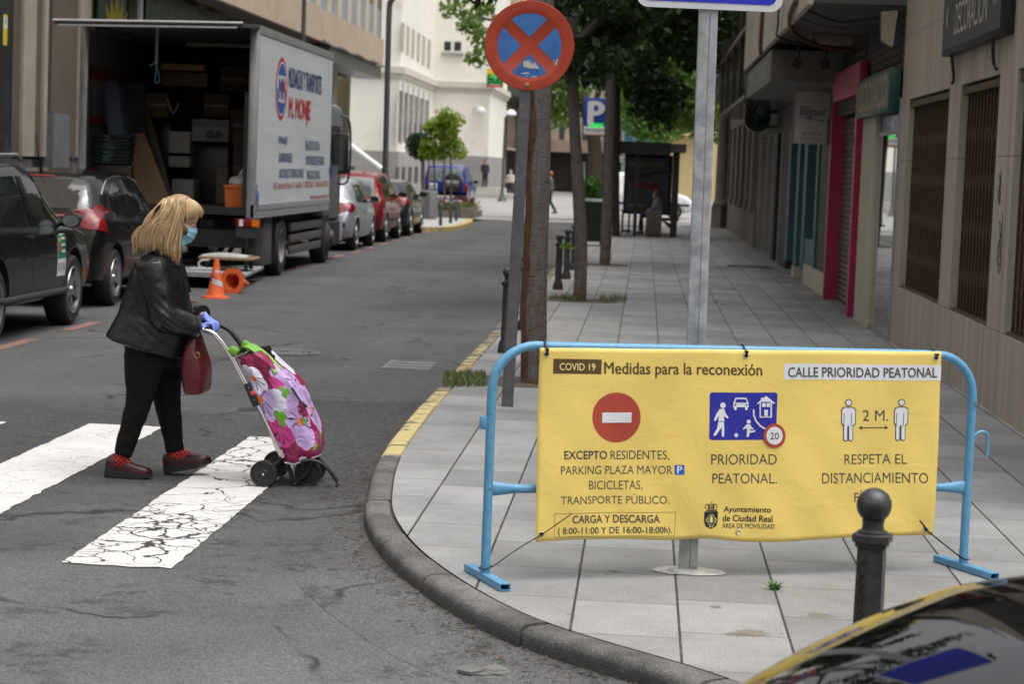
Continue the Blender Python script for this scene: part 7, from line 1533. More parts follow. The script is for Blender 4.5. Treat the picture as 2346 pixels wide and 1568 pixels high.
# gully grate with broken cobbles at the bottom edge
p = G(1275, 1550, RZ); mb = MB(); 
for k in range(26):
    a = random.uniform(0, 2*PI); cx_, cy_ = p.x + random.uniform(-.32, .42), p.y + random.uniform(-.10, .12); mb.prism([(q[0]*random.uniform(.8, 1.2), q[1]*random.uniform(.8, 1.2)) for q in circ(0.055, 6)], 0.012, Matrix.Translation((cx_, cy_, RZ - 0.006 + 0.0006*k)) @ Matrix.Rotation(a, 4, 'Z'))
o = mb.build('broken_cobbles', pm('cobble', (0.125, 0.122, 0.116), 0.85, var=0.25, scale=14)); tag(o, 'broken pale stones set around the gully by the kerb at the bottom edge', 'cobbles', None, 'stuff')

# flower bed island, cabinet, thin bollards
y0 = 57.6; kp = smoothpath([(-8.2, 57.6, 0), (-6.3, 57.55, 0), (-5.6, 58.0, 0), (-5.3, 59.5, 0), (-5.25, 63, 0), (-5.5, 68, 0), (-6.2, 72, 0), (-8.0, 74, 0)], 6)
mb = MB(); mb.face([tuple(p) for p in kp] + [(-10, 74, 0), (-10, 57.6, 0)]); struct('pavement', mb, pm('island_paving', (0.36, 0.355, 0.345), 0.8, var=0.1))
mb = MB(); mb.loft([[p + Vector((0, 0, RZ)), p + Vector((0, 0, 0.004)), q + Vector((0, 0, 0.006))] for p, q in zip(kp, offset_path(kp, -0.2))], caps=False, closed=False); o = mb.build('kerb', pm('yellow_kerb', (0.42, 0.31, 0.11), 0.8, var=0.3, scale=3, dirt=(0.2, 0.19, 0.17), dirtf=0.55)); o['kind'] = 'structure'
p0, p1 = WY(997, 505, 69), WY(1083, 505, 69)
t = thing('flower_bed', 'stone edged flower bed with grass and red flowers on the island', 'flower bed', (p0.x, 69, 0)); mb = MB()
mb.box((p0.x - 1.2, 68.9, 0), (p1.x - 0.4, 69.1, 0.22)); mb.box((p1.x - 0.39, 68.7, 0), (p1.x + 0.02, 69.2, 0.34)); mb.box((p1.x - 0.2, 69.21, 0), (p1.x, 73, 0.22)); mb.build('stone_edging', M_stone, t, auto=False)
def blades(name, n, fx, h, m, w_=0.012, lean=0.35, up=None):
    V, F = [], []
    for i in range(n):
        x, y, z = fx(); hh = h * random.uniform(0.5, 1.15); a = random.uniform(0, 2*PI); dx, dy = math.cos(a)*w_, math.sin(a)*w_; lx, ly = random.gauss(0, lean)*hh, random.gauss(0, lean)*hh
        k = len(V); V += [(x - dx, y - dy, z), (x + dx, y + dy, z), (x + lx*0.4 + dx*0.7, y + ly*0.4 + dy*0.7, z + hh*0.6), (x + lx*0.4 - dx*0.7, y + ly*0.4 - dy*0.7, z + hh*0.6), (x + lx, y + ly, z + hh)]
        F += [(k, k+1, k+2, k+3), (k+3, k+2, k+4)]
    me = bpy.data.meshes.new(name); me.from_pydata(V, [], F); return me
M_grass = pm('grass_blade', (0.075, 0.11, 0.022), 0.7, var=0.5, scale=9, dirt=(0.20, 0.17, 0.07), dirtf=0.55); M_grass2 = pm('bed_grass', (0.16, 0.19, 0.05), 0.7, var=0.4, scale=5)
link('grass', blades('grass', 2200, lambda: (random.uniform(p0.x - 1, p1.x - 0.1), random.uniform(69.1, 72), 0.15), 0.35, M_grass2, 0.025), M_grass2, t, auto=False)['kind'] = 'stuff'
V, F = [], []
for i in range(260):
    x, y, z = random.uniform(p0.x - 0.6, p1.x + 0.1), random.uniform(69.3, 72), random.uniform(0.28, 0.70); s_ = random.uniform(0.010, 0.026); k = len(V)
    V += [(x - s_, y, z - s_), (x + s_, y + .01, z - s_), (x + s_, y, z + s_), (x - s_, y + .01, z + s_)]; F.append((k, k+1, k+2, k+3))
me = bpy.data.meshes.new('blooms'); me.from_pydata(V, [], F); link('blooms', me, pm('bloom_red', (0.30, 0.04, 0.06), 0.6, var=0.9, scale=3, dirt=(0.55, 0.45, 0.48), dirtf=0.52), t, auto=False)['kind'] = 'stuff'
a, b = ZSc(1190, 690) if False else WY(((950 + 1190/4.612)/1.2754), 435, 66), WY(((950 + 1490/4.612)/1.2754), 510, 66)
o = MB().bbox((b.x - 0.52, 66, 0), (b.x, 66.4, a.z - 0.0), 0.02).build('utility_cabinet', pm('cabinet_grey2', (0.24, 0.245, 0.25), 0.45, 0.2, var=0.12)); tag(o, 'tall grey metal cabinet left of the flower bed', 'cabinet')
MB().box((b.x - 0.40, 65.985, 0.05), (b.x - 0.22, 65.999, a.z - 0.05)).build('door', pm('cabinet_door', (0.15, 0.155, 0.16), 0.4, 0.3), o, auto=False)
tb = None
for i, (pu, pv, vt, lb) in enumerate(((1008.9, 516.8, 466, 'leftmost thin grey bollard on the island pavement'), (1032, 511, 463, 'middle thin grey bollard on the island pavement'), (1045, 506, 468, 'rightmost thin grey bollard on the island pavement'))):
    p = G(pu, pv, 0.0)
    if tb is None:
        tb = thing('thin_bollard', lb, 'bollard', p, 0, 'thin bollards on the island'); LOCAL.add(tb.name)
        MB().lathe([(0.05, 0), (0.05, 0.70), (0.042, 0.72)], n=14).build('post', pm('slate_post', (0.06, 0.065, 0.07), 0.5), tb); MB().lathe([(0.052, 0.60), (0.052, 0.64)], n=14).build('band', M_galv, tb)
    else: dup(tb, p, None, lb)
# weeds and grass at the tree pits
def tuft(label, u0, u1, v0, v1, n, h, m=None):
    def fx():
        p = G(random.uniform(u0, u1), random.uniform(v0, v1), 0.0); return (p.x, p.y, 0.0)
    o = link('grass_tuft', blades('grass_tuft', n, fx, h, None, 0.0028, 0.45), m or M_grass, auto=False); tag(o, label, 'grass', None, 'stuff')
tuft('ragged green grass at the kerb corner by the first tree', 1016, 1112, 855, 888, 1100, 0.05)
tuft('sparse grass in the pit of the second tree', 1290, 1340, 684, 693, 260, 0.09); tuft('grass patch right of the second tree', 1375, 1435, 682, 697, 260, 0.09); tuft('short grass left of the second tree', 1260, 1300, 680, 686, 160, 0.06)
o = link('weed', blades('weed', 70, lambda: (G(1775, 1352, 0).x + random.gauss(0, .008), G(1775, 1352, 0).y + random.gauss(0, .01), 0.0), 0.035, None, 0.005, 0.9), pm('weed_green', (0.06, 0.16, 0.02), 0.6), auto=False); tag(o, 'tiny green weed growing in a joint between slabs', 'weed')
# tree pits (bare soil) and litter along the kerb
for u, v in ((1222, 878), (1328, 689), (1385, 607), (1411, 541)):
    p = G(u, v, 0); o = MB().box((p.x - 0.42, p.y - 0.38, -0.02), (p.x + 0.42, p.y + 0.42, 0.0045)).build('tree_pit', pm('pit_soil', (0.085, 0.068, 0.050), 0.95, var=0.4, scale=16, bump=0.5)); o['kind'] = 'structure'
V, F = [], []
for i in range(1500):
    k_ = random.randrange(30, 110); p = KP[min(k_, len(KP)-2)].lerp(KP[min(k_+1, len(KP)-1)], random.random()); d = abs(random.gauss(0, 0.10)) + 0.01
    t_ = (KP[min(k_+1, len(KP)-1)] - KP[min(k_, len(KP)-2)]).normalized(); p = p + Vector((-t_.y, t_.x, 0)) * d
    if p.y > 20: continue
    s_ = random.uniform(0.003, 0.010); a = random.uniform(0, 6.3); k = len(V); z = RZ + 0.006 + random.uniform(0, 0.006) + 0.042*max(0, 1 - d/0.33)
    V += [(p.x + s_*math.cos(a + q)*(1 if q % 3 else 1.6), p.y + s_*math.sin(a + q), z + 0.003*(q > 2)) for q in (0, 1.6, 3.1, 4.7)]; F.append((k, k+1, k+2, k+3))
me = bpy.data.meshes.new('leaf_litter'); me.from_pydata(V, [], F); o = link('leaf_litter', me, pm('litter_brown', (0.07, 0.045, 0.024), 0.9, var=0.6, scale=30), auto=False); tag(o, 'brown crumbs of dead leaves gathered along the kerb gutter', 'leaf litter', None, 'stuff')
# ================================================================== THE WOMAN
YW = 11.85
def Z4(a, b, dy=0.0): return WY(156.8 + a/2.0, 392.0 + b/2.0, YW + dy)
g = NG('skin'); g.col(g.mix(g.noise(18, 4), (0.40, 0.20, 0.135), (0.50, 0.27, 0.19))); g.set(rough=0.5); g.b.inputs['Subsurface Weight'].default_value = 0.08; M_skin = g.m
g = NG('black_leather'); n1 = g.noise(5, 4, 0.6, dist=1.2); n2 = g.noise(260, 2); g.col(g.mix(n1, (0.004, 0.004, 0.0045), (0.008, 0.008, 0.009))); g.set(rough=g.rng(n1, 0.3, 0.7, 0.26, 0.42), spec=0.45); g.bump(g.math('ADD', n1, g.math('MULTIPLY', n2, 0.03)), 0.3, 0.03); M_leather = g.m
g = NG('black_trousers'); n1 = g.noise(9, 4, 0.6); g.col((0.0045, 0.0045, 0.005)); g.set(rough=0.85, spec=0.2); g.bump(n1, 0.5, 0.02); M_trou = g.m
g = NG('plaid_sock'); X, Y, Zc = g.sep(); d1 = g.math('SINE', g.math('MULTIPLY', g.math('ADD', X, Zc), 230.0)); d2 = g.math('SINE', g.math('MULTIPLY', g.math('SUBTRACT', X, Zc), 230.0))
k1 = g.math('ADD', g.math('GREATER_THAN', d1, 0.1), g.math('GREATER_THAN', d2, 0.1)); g.col(g.mix(g.math('MULTIPLY', k1, 0.5), (0.46, 0.022, 0.016), (0.020, 0.006, 0.008))); g.set(rough=0.9); M_sock = g.m
M_shoe = pm('burgundy_leather', (0.030, 0.0030, 0.0055), 0.36, var=0.3, scale=14, spec=0.35); M_sole = pm('shoe_sole', (0.010, 0.010, 0.010), 0.6)
g = NG('glove_nitrile'); n1 = g.noise(30, 4, 0.6, dist=1.0); g.col(g.mix(n1, (0.14, 0.20, 0.60), (0.21, 0.28, 0.72))); g.set(rough=0.42); g.bump(n1, 0.5, 0.01); M_glove = g.m
M_mask = pm('mask_blue', (0.24, 0.50, 0.60), 0.8, var=0.06)
wo = thing('person', 'blonde woman in black leather jacket, blue mask and gloves pushing a flowered shopping trolley', 'person', Z4(340, 1405).xy.to_3d() + Vector((0, 0, RZ)))
def H2(a, b, dy=0.0): return WY((350 + a/6.533)/1.2754, (560 + b/6.533)/1.2754, YW + dy)
# one continuous body: head, neck, torso, arms to the wrists, legs to the ankles, hands with fingers are part of it
def head_parts(mb):
    c = Z4(518, 225); 
    mb.sphere(H2(1150, 405), 0.094, 20, 14, (1.05, 0.80, 1.0)); mb.sphere(H2(1380, 470), 0.043, 12, 8, (0.9, 1.15, 1.1)); mb.sphere(H2(1235, 640), 0.064, 16, 12, (1.0, 0.95, 1.1)); mb.sphere(H2(1240, 860), 0.038, 12, 8, (1.2, 0.95, 0.9))
    n0, n1_, n2_ = H2(1425, 640), H2(1445, 735), H2(1405, 780); mb.tube([n0, (n0+n1_)/2, n1_, n2_], [0.009, 0.011, 0.014, 0.012], 8)
    mb.tube([H2(1370, 600, -0.040), H2(1432, 585, -0.018), H2(1432, 585, 0.018), H2(1370, 600, 0.040)], 0.0115, 8)
    for s in (-1, 1): mb.sphere(H2(1330, 735, s*0.036), 0.026, 10, 8, (1, 0.8, 1)); mb.sphere(H2(1130, 620, s*0.078), 0.022, 8, 6, (0.7, 0.4, 1.3))
    mb.tube([H2(1080, 700), H2(1000, 900), Z4(430, 410)], [0.055, 0.055, 0.07], 12)
NW, NE, NS = Z4(598, 722, -0.10), Z4(440, 672, -0.21), Z4(392, 440, -0.17)
FW, FE, FS = Z4(622, 668, 0.10), Z4(500, 640, 0.22), Z4(410, 435, 0.17)
HR, KR, AR = Z4(352, 835, -0.085), Z4(322, 1060, -0.09), Z4(240, 1330, -0.10)
HL, KL, AL = Z4(425, 850, 0.085), Z4(456, 1070, 0.10), Z4(492, 1310, 0.11)
mb = MB(); head_parts(mb)
mb.tube([Z4(430, 400), Z4(420, 480), Z4(410, 600), Z4(400, 720), Z4(385, 820)], [0.10, (0.14, 0.15), (0.145, 0.16), (0.15, 0.165), (0.155, 0.17)], 14)
for S_, E_, W_ in ((NS, NE, NW), (FS, FE, FW)): mb.tube([S_, S_.lerp(E_, .5), E_, E_.lerp(W_, .5), W_], [0.06, 0.052, 0.044, 0.038, 0.027], 10)
for H_, K_, A_ in ((HR, KR, AR), (HL, KL, AL)): mb.tube([H_ + Vector((0, 0, .05)), H_.lerp(K_, .5), K_, K_.lerp(A_, .4), A_], [0.095, 0.078, 0.056, 0.05, 0.032], 12)
link('body', fuse(mb, 0.011, 3), M_skin, wo, auto=False)
# eyes
for s in (-1, 1):
    MB().sphere(H2(1382, 655, s*0.031), 0.0125, 12, 8).build('eye', pm('eye_white', (0.30, 0.24, 0.21), 0.3), wo)
    MB().sphere(H2(1412, 662, s*0.032), 0.0068, 8, 6).build('iris', pm('iris_dark', (0.03, 0.02, 0.015), 0.1), wo)
    MB().tube(smoothpath([H2(1345, 612, s*0.050), H2(1400, 588, s*0.040), H2(1440, 592, s*0.020)], 3), 0.0035, 6).build('eyebrow', pm('brow', (0.20, 0.11, 0.05), 0.8), wo)
# jacket: torso shell + sleeves fused to one skin
def ell_ring(bk, fr, d, p=2.4, n=28, dy=0.0):
    B_, F_ = Z4(*bk, dy), Z4(*fr, dy); c = (B_+F_)/2; a = (F_-B_)/2; out = []
    for k in range(n):
        t = 2*PI*k/n; cs, sn = math.cos(t), math.sin(t); out.append(c + a * (abs(cs)**(2/p) * (1 if cs >= 0 else -1)) + Vector((0, d * abs(sn)**(2/p) * (1 if sn >= 0 else -1), 0)))
    return out
mb = MB()
mb.loft([ell_ring((382, 366), (470, 372), 0.085), ell_ring((352, 385), (492, 392), 0.13), ell_ring((318, 412), (512, 424), 0.185), ell_ring((288, 465), (534, 490), 0.205), ell_ring((264, 560), (552, 590), 0.205), ell_ring((236, 640), (560, 690), 0.21), ell_ring((206, 702), (560, 775), 0.225), ell_ring((182, 742), (545, 835), 0.235), ell_ring((180, 752), (538, 858), 0.235)])
for S_, E_, W_ in ((NS, NE, NW), (FS, FE, FW)):
    C1, C2 = E_.lerp(W_, .5), E_.lerp(W_, .90)
    mb.tube(smoothpath([S_ + Vector((-0.01, 0, 0.02)), S_.lerp(E_, .35), S_.lerp(E_, .75), E_, C1, C2], 3), [0.085, 0.089, 0.089, 0.088, 0.086, 0.084, 0.082, 0.081, 0.081, 0.081, 0.079, 0.076, 0.071, 0.067, 0.064, 0.062], 14)
me = fuse(mb, 0.0095, 5)
ctr = Z4(390, 600)
for v in me.vertices:                         # folds in the sleeves and back
    p = v.co; w_ = 0.0055*noise.noise(Vector((p.x*7 + p.z*10, p.y*5, p.z*6 - p.x*12))) + 0.0022*noise.noise(Vector((p.x*24, p.y*16, p.z*30)))
    e_ = math.exp(-((p - NE).length/0.11)**2); w_ += 0.006 * e_ * math.sin((p.x + p.z*1.2)*95)
    d_ = (p - ctr); d_.z *= 0.3; v.co = p + d_.normalized() * w_
jk = link('jacket', me, M_leather, wo, auto=False)
MB().tube(smoothpath([Z4(400, 372, -0.09), Z4(450, 382, -0.10), Z4(495, 410, -0.07), Z4(518, 470, -0.03), Z4(540, 560, 0.0)], 5), [(0.03, 0.010)] * 21, 8).build('lapel', M_leather, jk)
mb = MB()
for S_, E_, W_ in ((NS, NE, NW), (FS, FE, FW)): mb = MB(); a_ = E_.lerp(W_, .78); b_ = E_.lerp(W_, .93); mb.tube([a_, b_], [0.0665, 0.0655], 20); mb.build('cuff', M_leather, jk)
MB().tube([FE.lerp(FW, 0.45), FE.lerp(FW, 0.52)], 0.074, 16).build('red_lining', pm('lining_red', (0.20, 0.02, 0.02), 0.7), jk)
# trousers
mb = MB(); mb.loft([ell_ring((255, 730), (520, 800), 0.17), ell_ring((262, 800), (510, 850), 0.185), ell_ring((282, 880), (500, 900), 0.18)])
for H_, K_, A_, f in ((HR, KR, AR, 0), (HL, KL, AL, 1)):
    e_ = K_.lerp(A_, 0.90); mb.tube(smoothpath([H_ + Vector((0, 0, .05)), H_.lerp(K_, .45), K_, K_.lerp(A_, .4), e_], 4), [0.118, 0.116, 0.113, 0.108, 0.101, 0.094, 0.087, 0.080, 0.075, 0.072, 0.070, 0.067, 0.064, 0.061, 0.058, 0.055, 0.053], 16)
me = fuse(mb, 0.010, 3)
for v in me.vertices:
    p = v.co; v.co = p + Vector((0.005*noise.noise(Vector((p.x*8, p.y*8, p.z*22))), 0.004*noise.noise(Vector((p.x*9, p.y*8 + 4, p.z*26))), 0))
link('trousers', me, M_trou, wo, auto=False)
# socks and shoes
def shoe(heel, toe, ankle, yo):
    d = (toe - heel); L_ = d.length; M = frame(heel, d, (0, 1, 0)); up = 1 if (M @ Vector((0, 0, 1)) - heel).z > 0 else -1
    prof = [(0.0, 0.026, 0.052), (0.03, 0.034, 0.066), (0.16, 0.040, 0.074), (0.32, 0.040, 0.070), (0.46, 0.042, 0.064), (0.60, 0.047, 0.058), (0.74, 0.049, 0.050), (0.88, 0.042, 0.040), (0.96, 0.028, 0.028), (1.0, 0.012, 0.014)]
    sole_t = lambda t: 0.044 - 0.020*min(1, t/0.7) + 0.004
    mb = MB(); rings, sr = [], []
    for t, w_, h in prof:
        z0 = sole_t(t); ring = []
        for k in range(16):
            a = 2*PI*k/16; y = w_*math.cos(a); z = z0 + (h*max(0, math.sin(a))**0.8 if math.sin(a) > 0 else 0.004*math.sin(a)); ring.append(M @ Vector((t*L_, y, up*z)))
        rings.append(ring)
        sr.append([M @ Vector((t*L_ + (0.004 if t > .9 else -0.004 if t < .05 else 0), y*1.08, up*z)) for y, z in ((-w_, 0.0 + 0.010*max(0, (t-.8)/.2)), (w_, 0.0 + 0.010*max(0, (t-.8)/.2)), (w_, z0), (-w_, z0))])
    s_ = MB().loft(rings).build('shoe', M_shoe, wo); MB().loft(sr, smooth=False).build('sole', M_sole, s_, auto=False)
    top = ankle; bot = heel + d*0.22 + Vector((0, 0, 0.085))
    mb = MB(); mb.tube(smoothpath([top + Vector((0, 0, .04)), top, bot.lerp(top, 0.35), heel + d*0.28 + Vector((0, 0, 0.088)), heel + d*0.52 + Vector((0, 0, 0.078))], 4), [0.046, 0.046, 0.046, 0.046, 0.046, 0.046, 0.046, 0.047, 0.047, 0.047, 0.046, 0.044, 0.042, 0.040, 0.036, 0.030, 0.02], 14)
    mb.build('sock', M_sock, wo)
h0 = Z4(172, 1418, -0.10); h0.z = RZ + 0.004; t0 = Z4(381, 1424, -0.10); t0.z = RZ + 0.004
shoe(h0, t0, AR, -0.10)
h1 = Z4(447, 1400, 0.11); t1 = Z4(656, 1358, 0.11); dz = max(0, RZ + 0.004 - h1.z); h1.z += dz; t1.z += dz
shoe(h1, t1, AL, 0.11)
# gloved hands closed on the grip (palm, four fingers, thumb)
GA, GB = Z4(632, 727, -0.20), Z4(668, 712, 0.20)      # ends of the trolley grip
GRIP = lambda t: GA.lerp(GB, t)
def hand(wrist, tc, fl):
    c = GRIP(tc); gd = (GB - GA).normalized(); up = Vector((0, 0, 1)); fw = Vector((1, 0, 0)); mb = MB()
    wd = (c - wrist); kn = c + up*0.026 + fw*0.004
    mb.tube([wrist - wd*0.25, wrist, wrist.lerp(kn, .45), kn], [(0.028, 0.022), (0.027, 0.021), (0.020, 0.036), (0.016, 0.040)], 12, up=(0, 0, 1))
    for k in range(4):
        o = gd * (fl * (-0.033 + k*0.022)); s_ = (1.0, 1.08, 1.03, 0.86)[k]
        mb.tube(smoothpath([kn + o - fw*0.012, kn + o + fw*0.016*s_ + up*0.002, c + o + fw*0.031*s_ + up*0.004, c + o + fw*0.024*s_ - up*0.022*s_, c + o + fw*0.000 - up*0.027*s_], 3), [0.0105, 0.0105, 0.0108, 0.0105, 0.0100, 0.0098, 0.0098, 0.0095, 0.009, 0.0088, 0.0085, 0.0082, 0.0075], 8)
    o = gd * (fl * -0.046)
    mb.tube(smoothpath([wrist.lerp(kn, .5) + o*0.6 - up*0.004, wrist.lerp(c, .8) + o*1.05 - up*0.012, c + o*1.0 - fw*0.004 - up*0.022, c + o*0.75 + fw*0.018 - up*0.026], 3), [0.0145, 0.014, 0.0135, 0.013, 0.0125, 0.012, 0.0115, 0.011, 0.0105, 0.009], 8)
    return fuse(mb, 0.0042, 2)
link('glove', hand(NW + Vector((0, 0, 0)), 0.30, 1), M_glove, wo, auto=False)
link('glove', hand(FW + Vector((0, 0, 0)), 0.72, -1), M_glove, wo, auto=False)
# mask with pleats, ear loops
rows = []
for j in range(13):
    t = j/12
    a_ = (1312 + (1130-1312)*t, 665 + (850-665)*min(1, t*1.5)); 
    top_ = H2(1470, 715); rowp = []
    fr = [(1476, 708), (1476, 760), (1452, 830), (1420, 890), (1385, 940), (1330, 985), (1260, 1015)]
    q_ = t*(len(fr)-1); i_ = min(int(q_), len(fr)-2); f_ = (fr[i_][0] + (fr[i_+1][0]-fr[i_][0])*(q_-i_), fr[i_][1] + (fr[i_+1][1]-fr[i_][1])*(q_-i_))
    e_ = [(1315, 668), (1312, 720), (1300, 780), (1280, 830), (1210, 838), (1142, 842), (1135, 1040)]
    ee = (e_[i_][0] + (e_[i_+1][0]-e_[i_][0])*(q_-i_), e_[i_][1] + (e_[i_+1][1]-e_[i_][1])*(q_-i_))
    for k in range(-8, 9):
        s_ = k/8; c_ = math.cos(s_*PI/2); 
        u_ = ee[0] + (f_[0]-ee[0])*(c_**0.75); v_ = ee[1] + (f_[1]-ee[1])*(c_**0.75); pl_ = 0.0035*(1 if j % 3 == 0 else 0)
        p_ = H2(u_, v_, s_*0.072); rowp.append(p_ + Vector((pl_*c_, -pl_*0.6*(1 if s_ < 0 else -1), 0)))
    rows.append(rowp)
mk = MB().loft(rows, caps=False, closed=False).build('face_mask', M_mask, wo)
for s in (-1, 1):
    MB().tube([H2(1310, 690, s*0.079), H2(1240, 628, s*0.086)], 0.0022, 6).build('ear_loop', M_white, mk); MB().tube([H2(1170, 832, s*0.080), H2(1140, 795, s*0.086)], 0.0022, 6).build('ear_loop', M_white, mk)
# hair: many tapered strands over a cap
g = NG('blonde_hair'); f1 = g.noise(1.0, 4, 0.7, vec=g.scalev(26, 26, 8)); at_ = g.n('ShaderNodeAttribute', attribute_name='tone'); 
c = g.mix(at_.outputs['Fac'], (0.165, 0.090, 0.040), (0.56, 0.395, 0.215)); c = g.mix(1.0, c, g.rng(f1, 0.3, 0.7, 0.72, 1.25), 'MULTIPLY'); g.col(c); g.set(rough=0.42, spec=0.45); M_hair = g.m
V, F, TN = [], [], []
def strand(pts, r, tone, n=6):
    P = smoothpath(pts, 5); m = len(P); u = Vector((0, 1, 0))
    k0 = len(V)
    for i in range(m):
        T = (P[min(i+1, m-1)] - P[max(i-1, 0)]).normalized(); a = (u - T*u.dot(T)).normalized(); b = T.cross(a); t = i/(m-1)
        rr = r * (0.55 + 0.45*min(1, t*4)) * (1 - 0.82*max(0, (t - 0.55)/0.45))
        for k in range(n): q = 2*PI*k/n; V.append(P[i] + a*(rr*math.cos(q)) + b*(rr*0.7*math.sin(q))); TN.append(max(0, min(1, tone + 0.18*(t - 0.4))))
    for i in range(m-1):
        for k in range(n): F.append((k0 + i*n + k, k0 + i*n + (k+1) % n, k0 + (i+1)*n + (k+1) % n, k0 + (i+1)*n + k))
rh = random.Random(21)
for side in (-1, 1):
    for i in range(760):
        q = rh.random()                                   # 0 = nape, 1 = fringe end
        st_u = 900 + q*400 + rh.gauss(0, 25); st_v = 105 + (70 if q < .2 else 0)*(0.2-q)*4 + rh.random()*22
        if q < 0.84:
            eq = q/0.84 + rh.gauss(0, 0.03); eq = min(1.0, max(0, eq))
            ex = 250 + eq*900; ev = 1120 - 90*math.sin(min(1, eq*1.5)*PI) + (230*max(0, (eq - 0.62)/0.38)) + rh.gauss(0, 45)
            ev += rh.gauss(0, 30) - (70 if rh.random() < .2 else 0)*eq
            mu = st_u + (ex - st_u)*0.40 + 60*(1 - eq); mv = 430 + rh.gauss(0, 40); lu = ex + 40*(1-eq) + rh.gauss(0, 16); lv = ev - 260
            d1, d2, d3 = 0.092, 0.110, 0.118
            dep = rh.uniform(0.88, 1.06); dd = [side*d*dep*(1.0 if eq > .15 else 0.35 + 0.65*rh.random()) for d in (0.02, d1, d2, d3, 0.120)]
            strand([H2(st_u, st_v - 14, dd[0]), H2(st_u + (mu - st_u)*0.2, 128 + (50 if q < .3 else 0), dd[0]*0.4 + dd[1]*0.62), H2(st_u + (mu - st_u)*0.45, 225 + (60 if q < .3 else 0), dd[1]), H2(mu, mv + 60, dd[2]), H2(lu, lv, dd[3]), H2(ex, ev, dd[4])], rh.uniform(0.0028, 0.0062), min(1, max(0, rh.gauss(0.55, 0.30))))
        else:
            qq = (q - 0.84)/0.16; eu = 1240 + qq*320 + rh.gauss(0, 14); ev = 520 - 60*qq + rh.gauss(0, 28); dep = (1 - qq)*0.085 + 0.012
            strand([H2(1180 + 60*qq, 108, side*0.012), H2(1260 + 170*qq, 180, side*dep*0.8), H2(eu + 10, 350, side*dep), H2(eu, ev, side*dep*1.02)], rh.uniform(0.0025, 0.005), min(1, max(0, rh.gauss(0.62, 0.24))))
for i in range(240):                                       # back of the head
    y_ = rh.uniform(-0.10, 0.10); ex = 250 + rh.random()*220; strand([H2(930 + rh.gauss(0, 40), 120, y_*0.3), H2(700, 290, y_*0.8), H2(540 + rh.gauss(0, 20), 520, y_*1.05), H2(420, 760, y_*1.1), H2(ex, 1110 + rh.gauss(0, 35), y_*1.1)], rh.uniform(0.004, 0.007), min(1, max(0, rh.gauss(0.5, 0.25))))
me = bpy.data.meshes.new('hair'); me.from_pydata(V, [], F); at2 = me.attributes.new('tone', 'FLOAT', 'POINT'); at2.data.foreach_set('value', TN)
for p in me.polygons: p.use_smooth = True
ha = link('hair', me, M_hair, wo, auto=False)
mb = MB(); mb.sphere(H2(1130, 385), 0.104, 22, 16, (1.04, 0.80, 0.98)); mb.loft([ell_ring((418, 150), (480, 150), 0.05), ell_ring((394, 188), (490, 180), 0.078), ell_ring((366, 240), (495, 240), 0.092), ell_ring((337, 290), (490, 300), 0.098), ell_ring((313, 340), (480, 345), 0.098)])
me = fuse(mb, 0.012, 3)
tn = me.attributes.new('tone', 'FLOAT', 'POINT'); tn.data.foreach_set('value', [0.25]*len(me.vertices)); bm = bmesh.new(); bm.from_mesh(me)
fz = H2(1290, 560); fzx = H2(1330, 520).x
bmesh.ops.delete(bm, geom=[v for v in bm.verts if v.co.x > fzx - 0.0 and v.co.z < H2(1400, 400).z], context='VERTS'); bm.to_mesh(me); bm.free()
link('hair_mass', me, M_hair, ha, auto=False)
# handbag
g = NG('bag_leather'); n1 = g.noise(7, 4, 0.6); g.col(g.mix(n1, (0.062, 0.0035, 0.006), (0.095, 0.006, 0.010))); g.set(rough=0.38); g.bump(g.noise(180, 2), 0.1, 0.004); M_bag = g.m
hb = thing('handbag', 'dark red leather handbag hanging from the right forearm of the woman', 'handbag', Z4(595, 1010))
def B3(a, b, dy=0.0): return WY((500 + a/4.9)/1.2754, (880 + b/4.9)/1.2754, YW + dy)
def bring(l, r, z, hd, dy=-0.02, p=3.2):
    A_, C_ = B3(l, z, dy), B3(r, z, dy); c = (A_+C_)/2; a = (C_-A_)/2; out = []
    for k in range(24):
        t = 2*PI*k/24; cs, sn = math.cos(t), math.sin(t); out.append(c + a*(abs(cs)**(2/p)*(1 if cs >= 0 else -1)) + Vector((a.length*0.35*sn*0, hd*abs(sn)**(2/p)*(1 if sn >= 0 else -1), 0)))
    return out
MB().loft([bring(300, 425, 515, 0.10), bring(225, 450, 620, 0.12), bring(185, 505, 780, 0.14), bring(172, 545, 900, 0.145), bring(172, 552, 1040, 0.15), bring(195, 545, 1180, 0.15), bring(212, 533, 1265, 0.148), bring(230, 520, 1298, 0.146), bring(250, 505, 1308, 0.14)]).build('bag_body', M_bag, hb)
for s in (-0.07, 0.05): MB().tube(smoothpath([B3(345, 640, s - 0.02), B3(340, 540, s - 0.02), B3(370, 470, s*0.6 - 0.03), B3(400, 450, s*0.4 - 0.04), B3(418, 480, s*0.6 - 0.02), B3(400, 600, s - 0.02)], 4), 0.007, 8).build('handle', M_bag, hb)
c = B3(370, 778, -0.175); mb = MB(); mb.tube([c + Vector((0.016*math.cos(2*PI*k/20), 0, 0.016*math.sin(2*PI*k/20))) for k in range(21)], 0.0025, 6, caps=False); mb.build('gold_ring', pm('gold', (0.65, 0.42, 0.14), 0.25, 0.9), hb)
MB().tube([B3(372, 740, -0.165), B3(345, 660, -0.14)], [(0.006, 0.003)]*2, 6).build('strap', M_bag, hb)

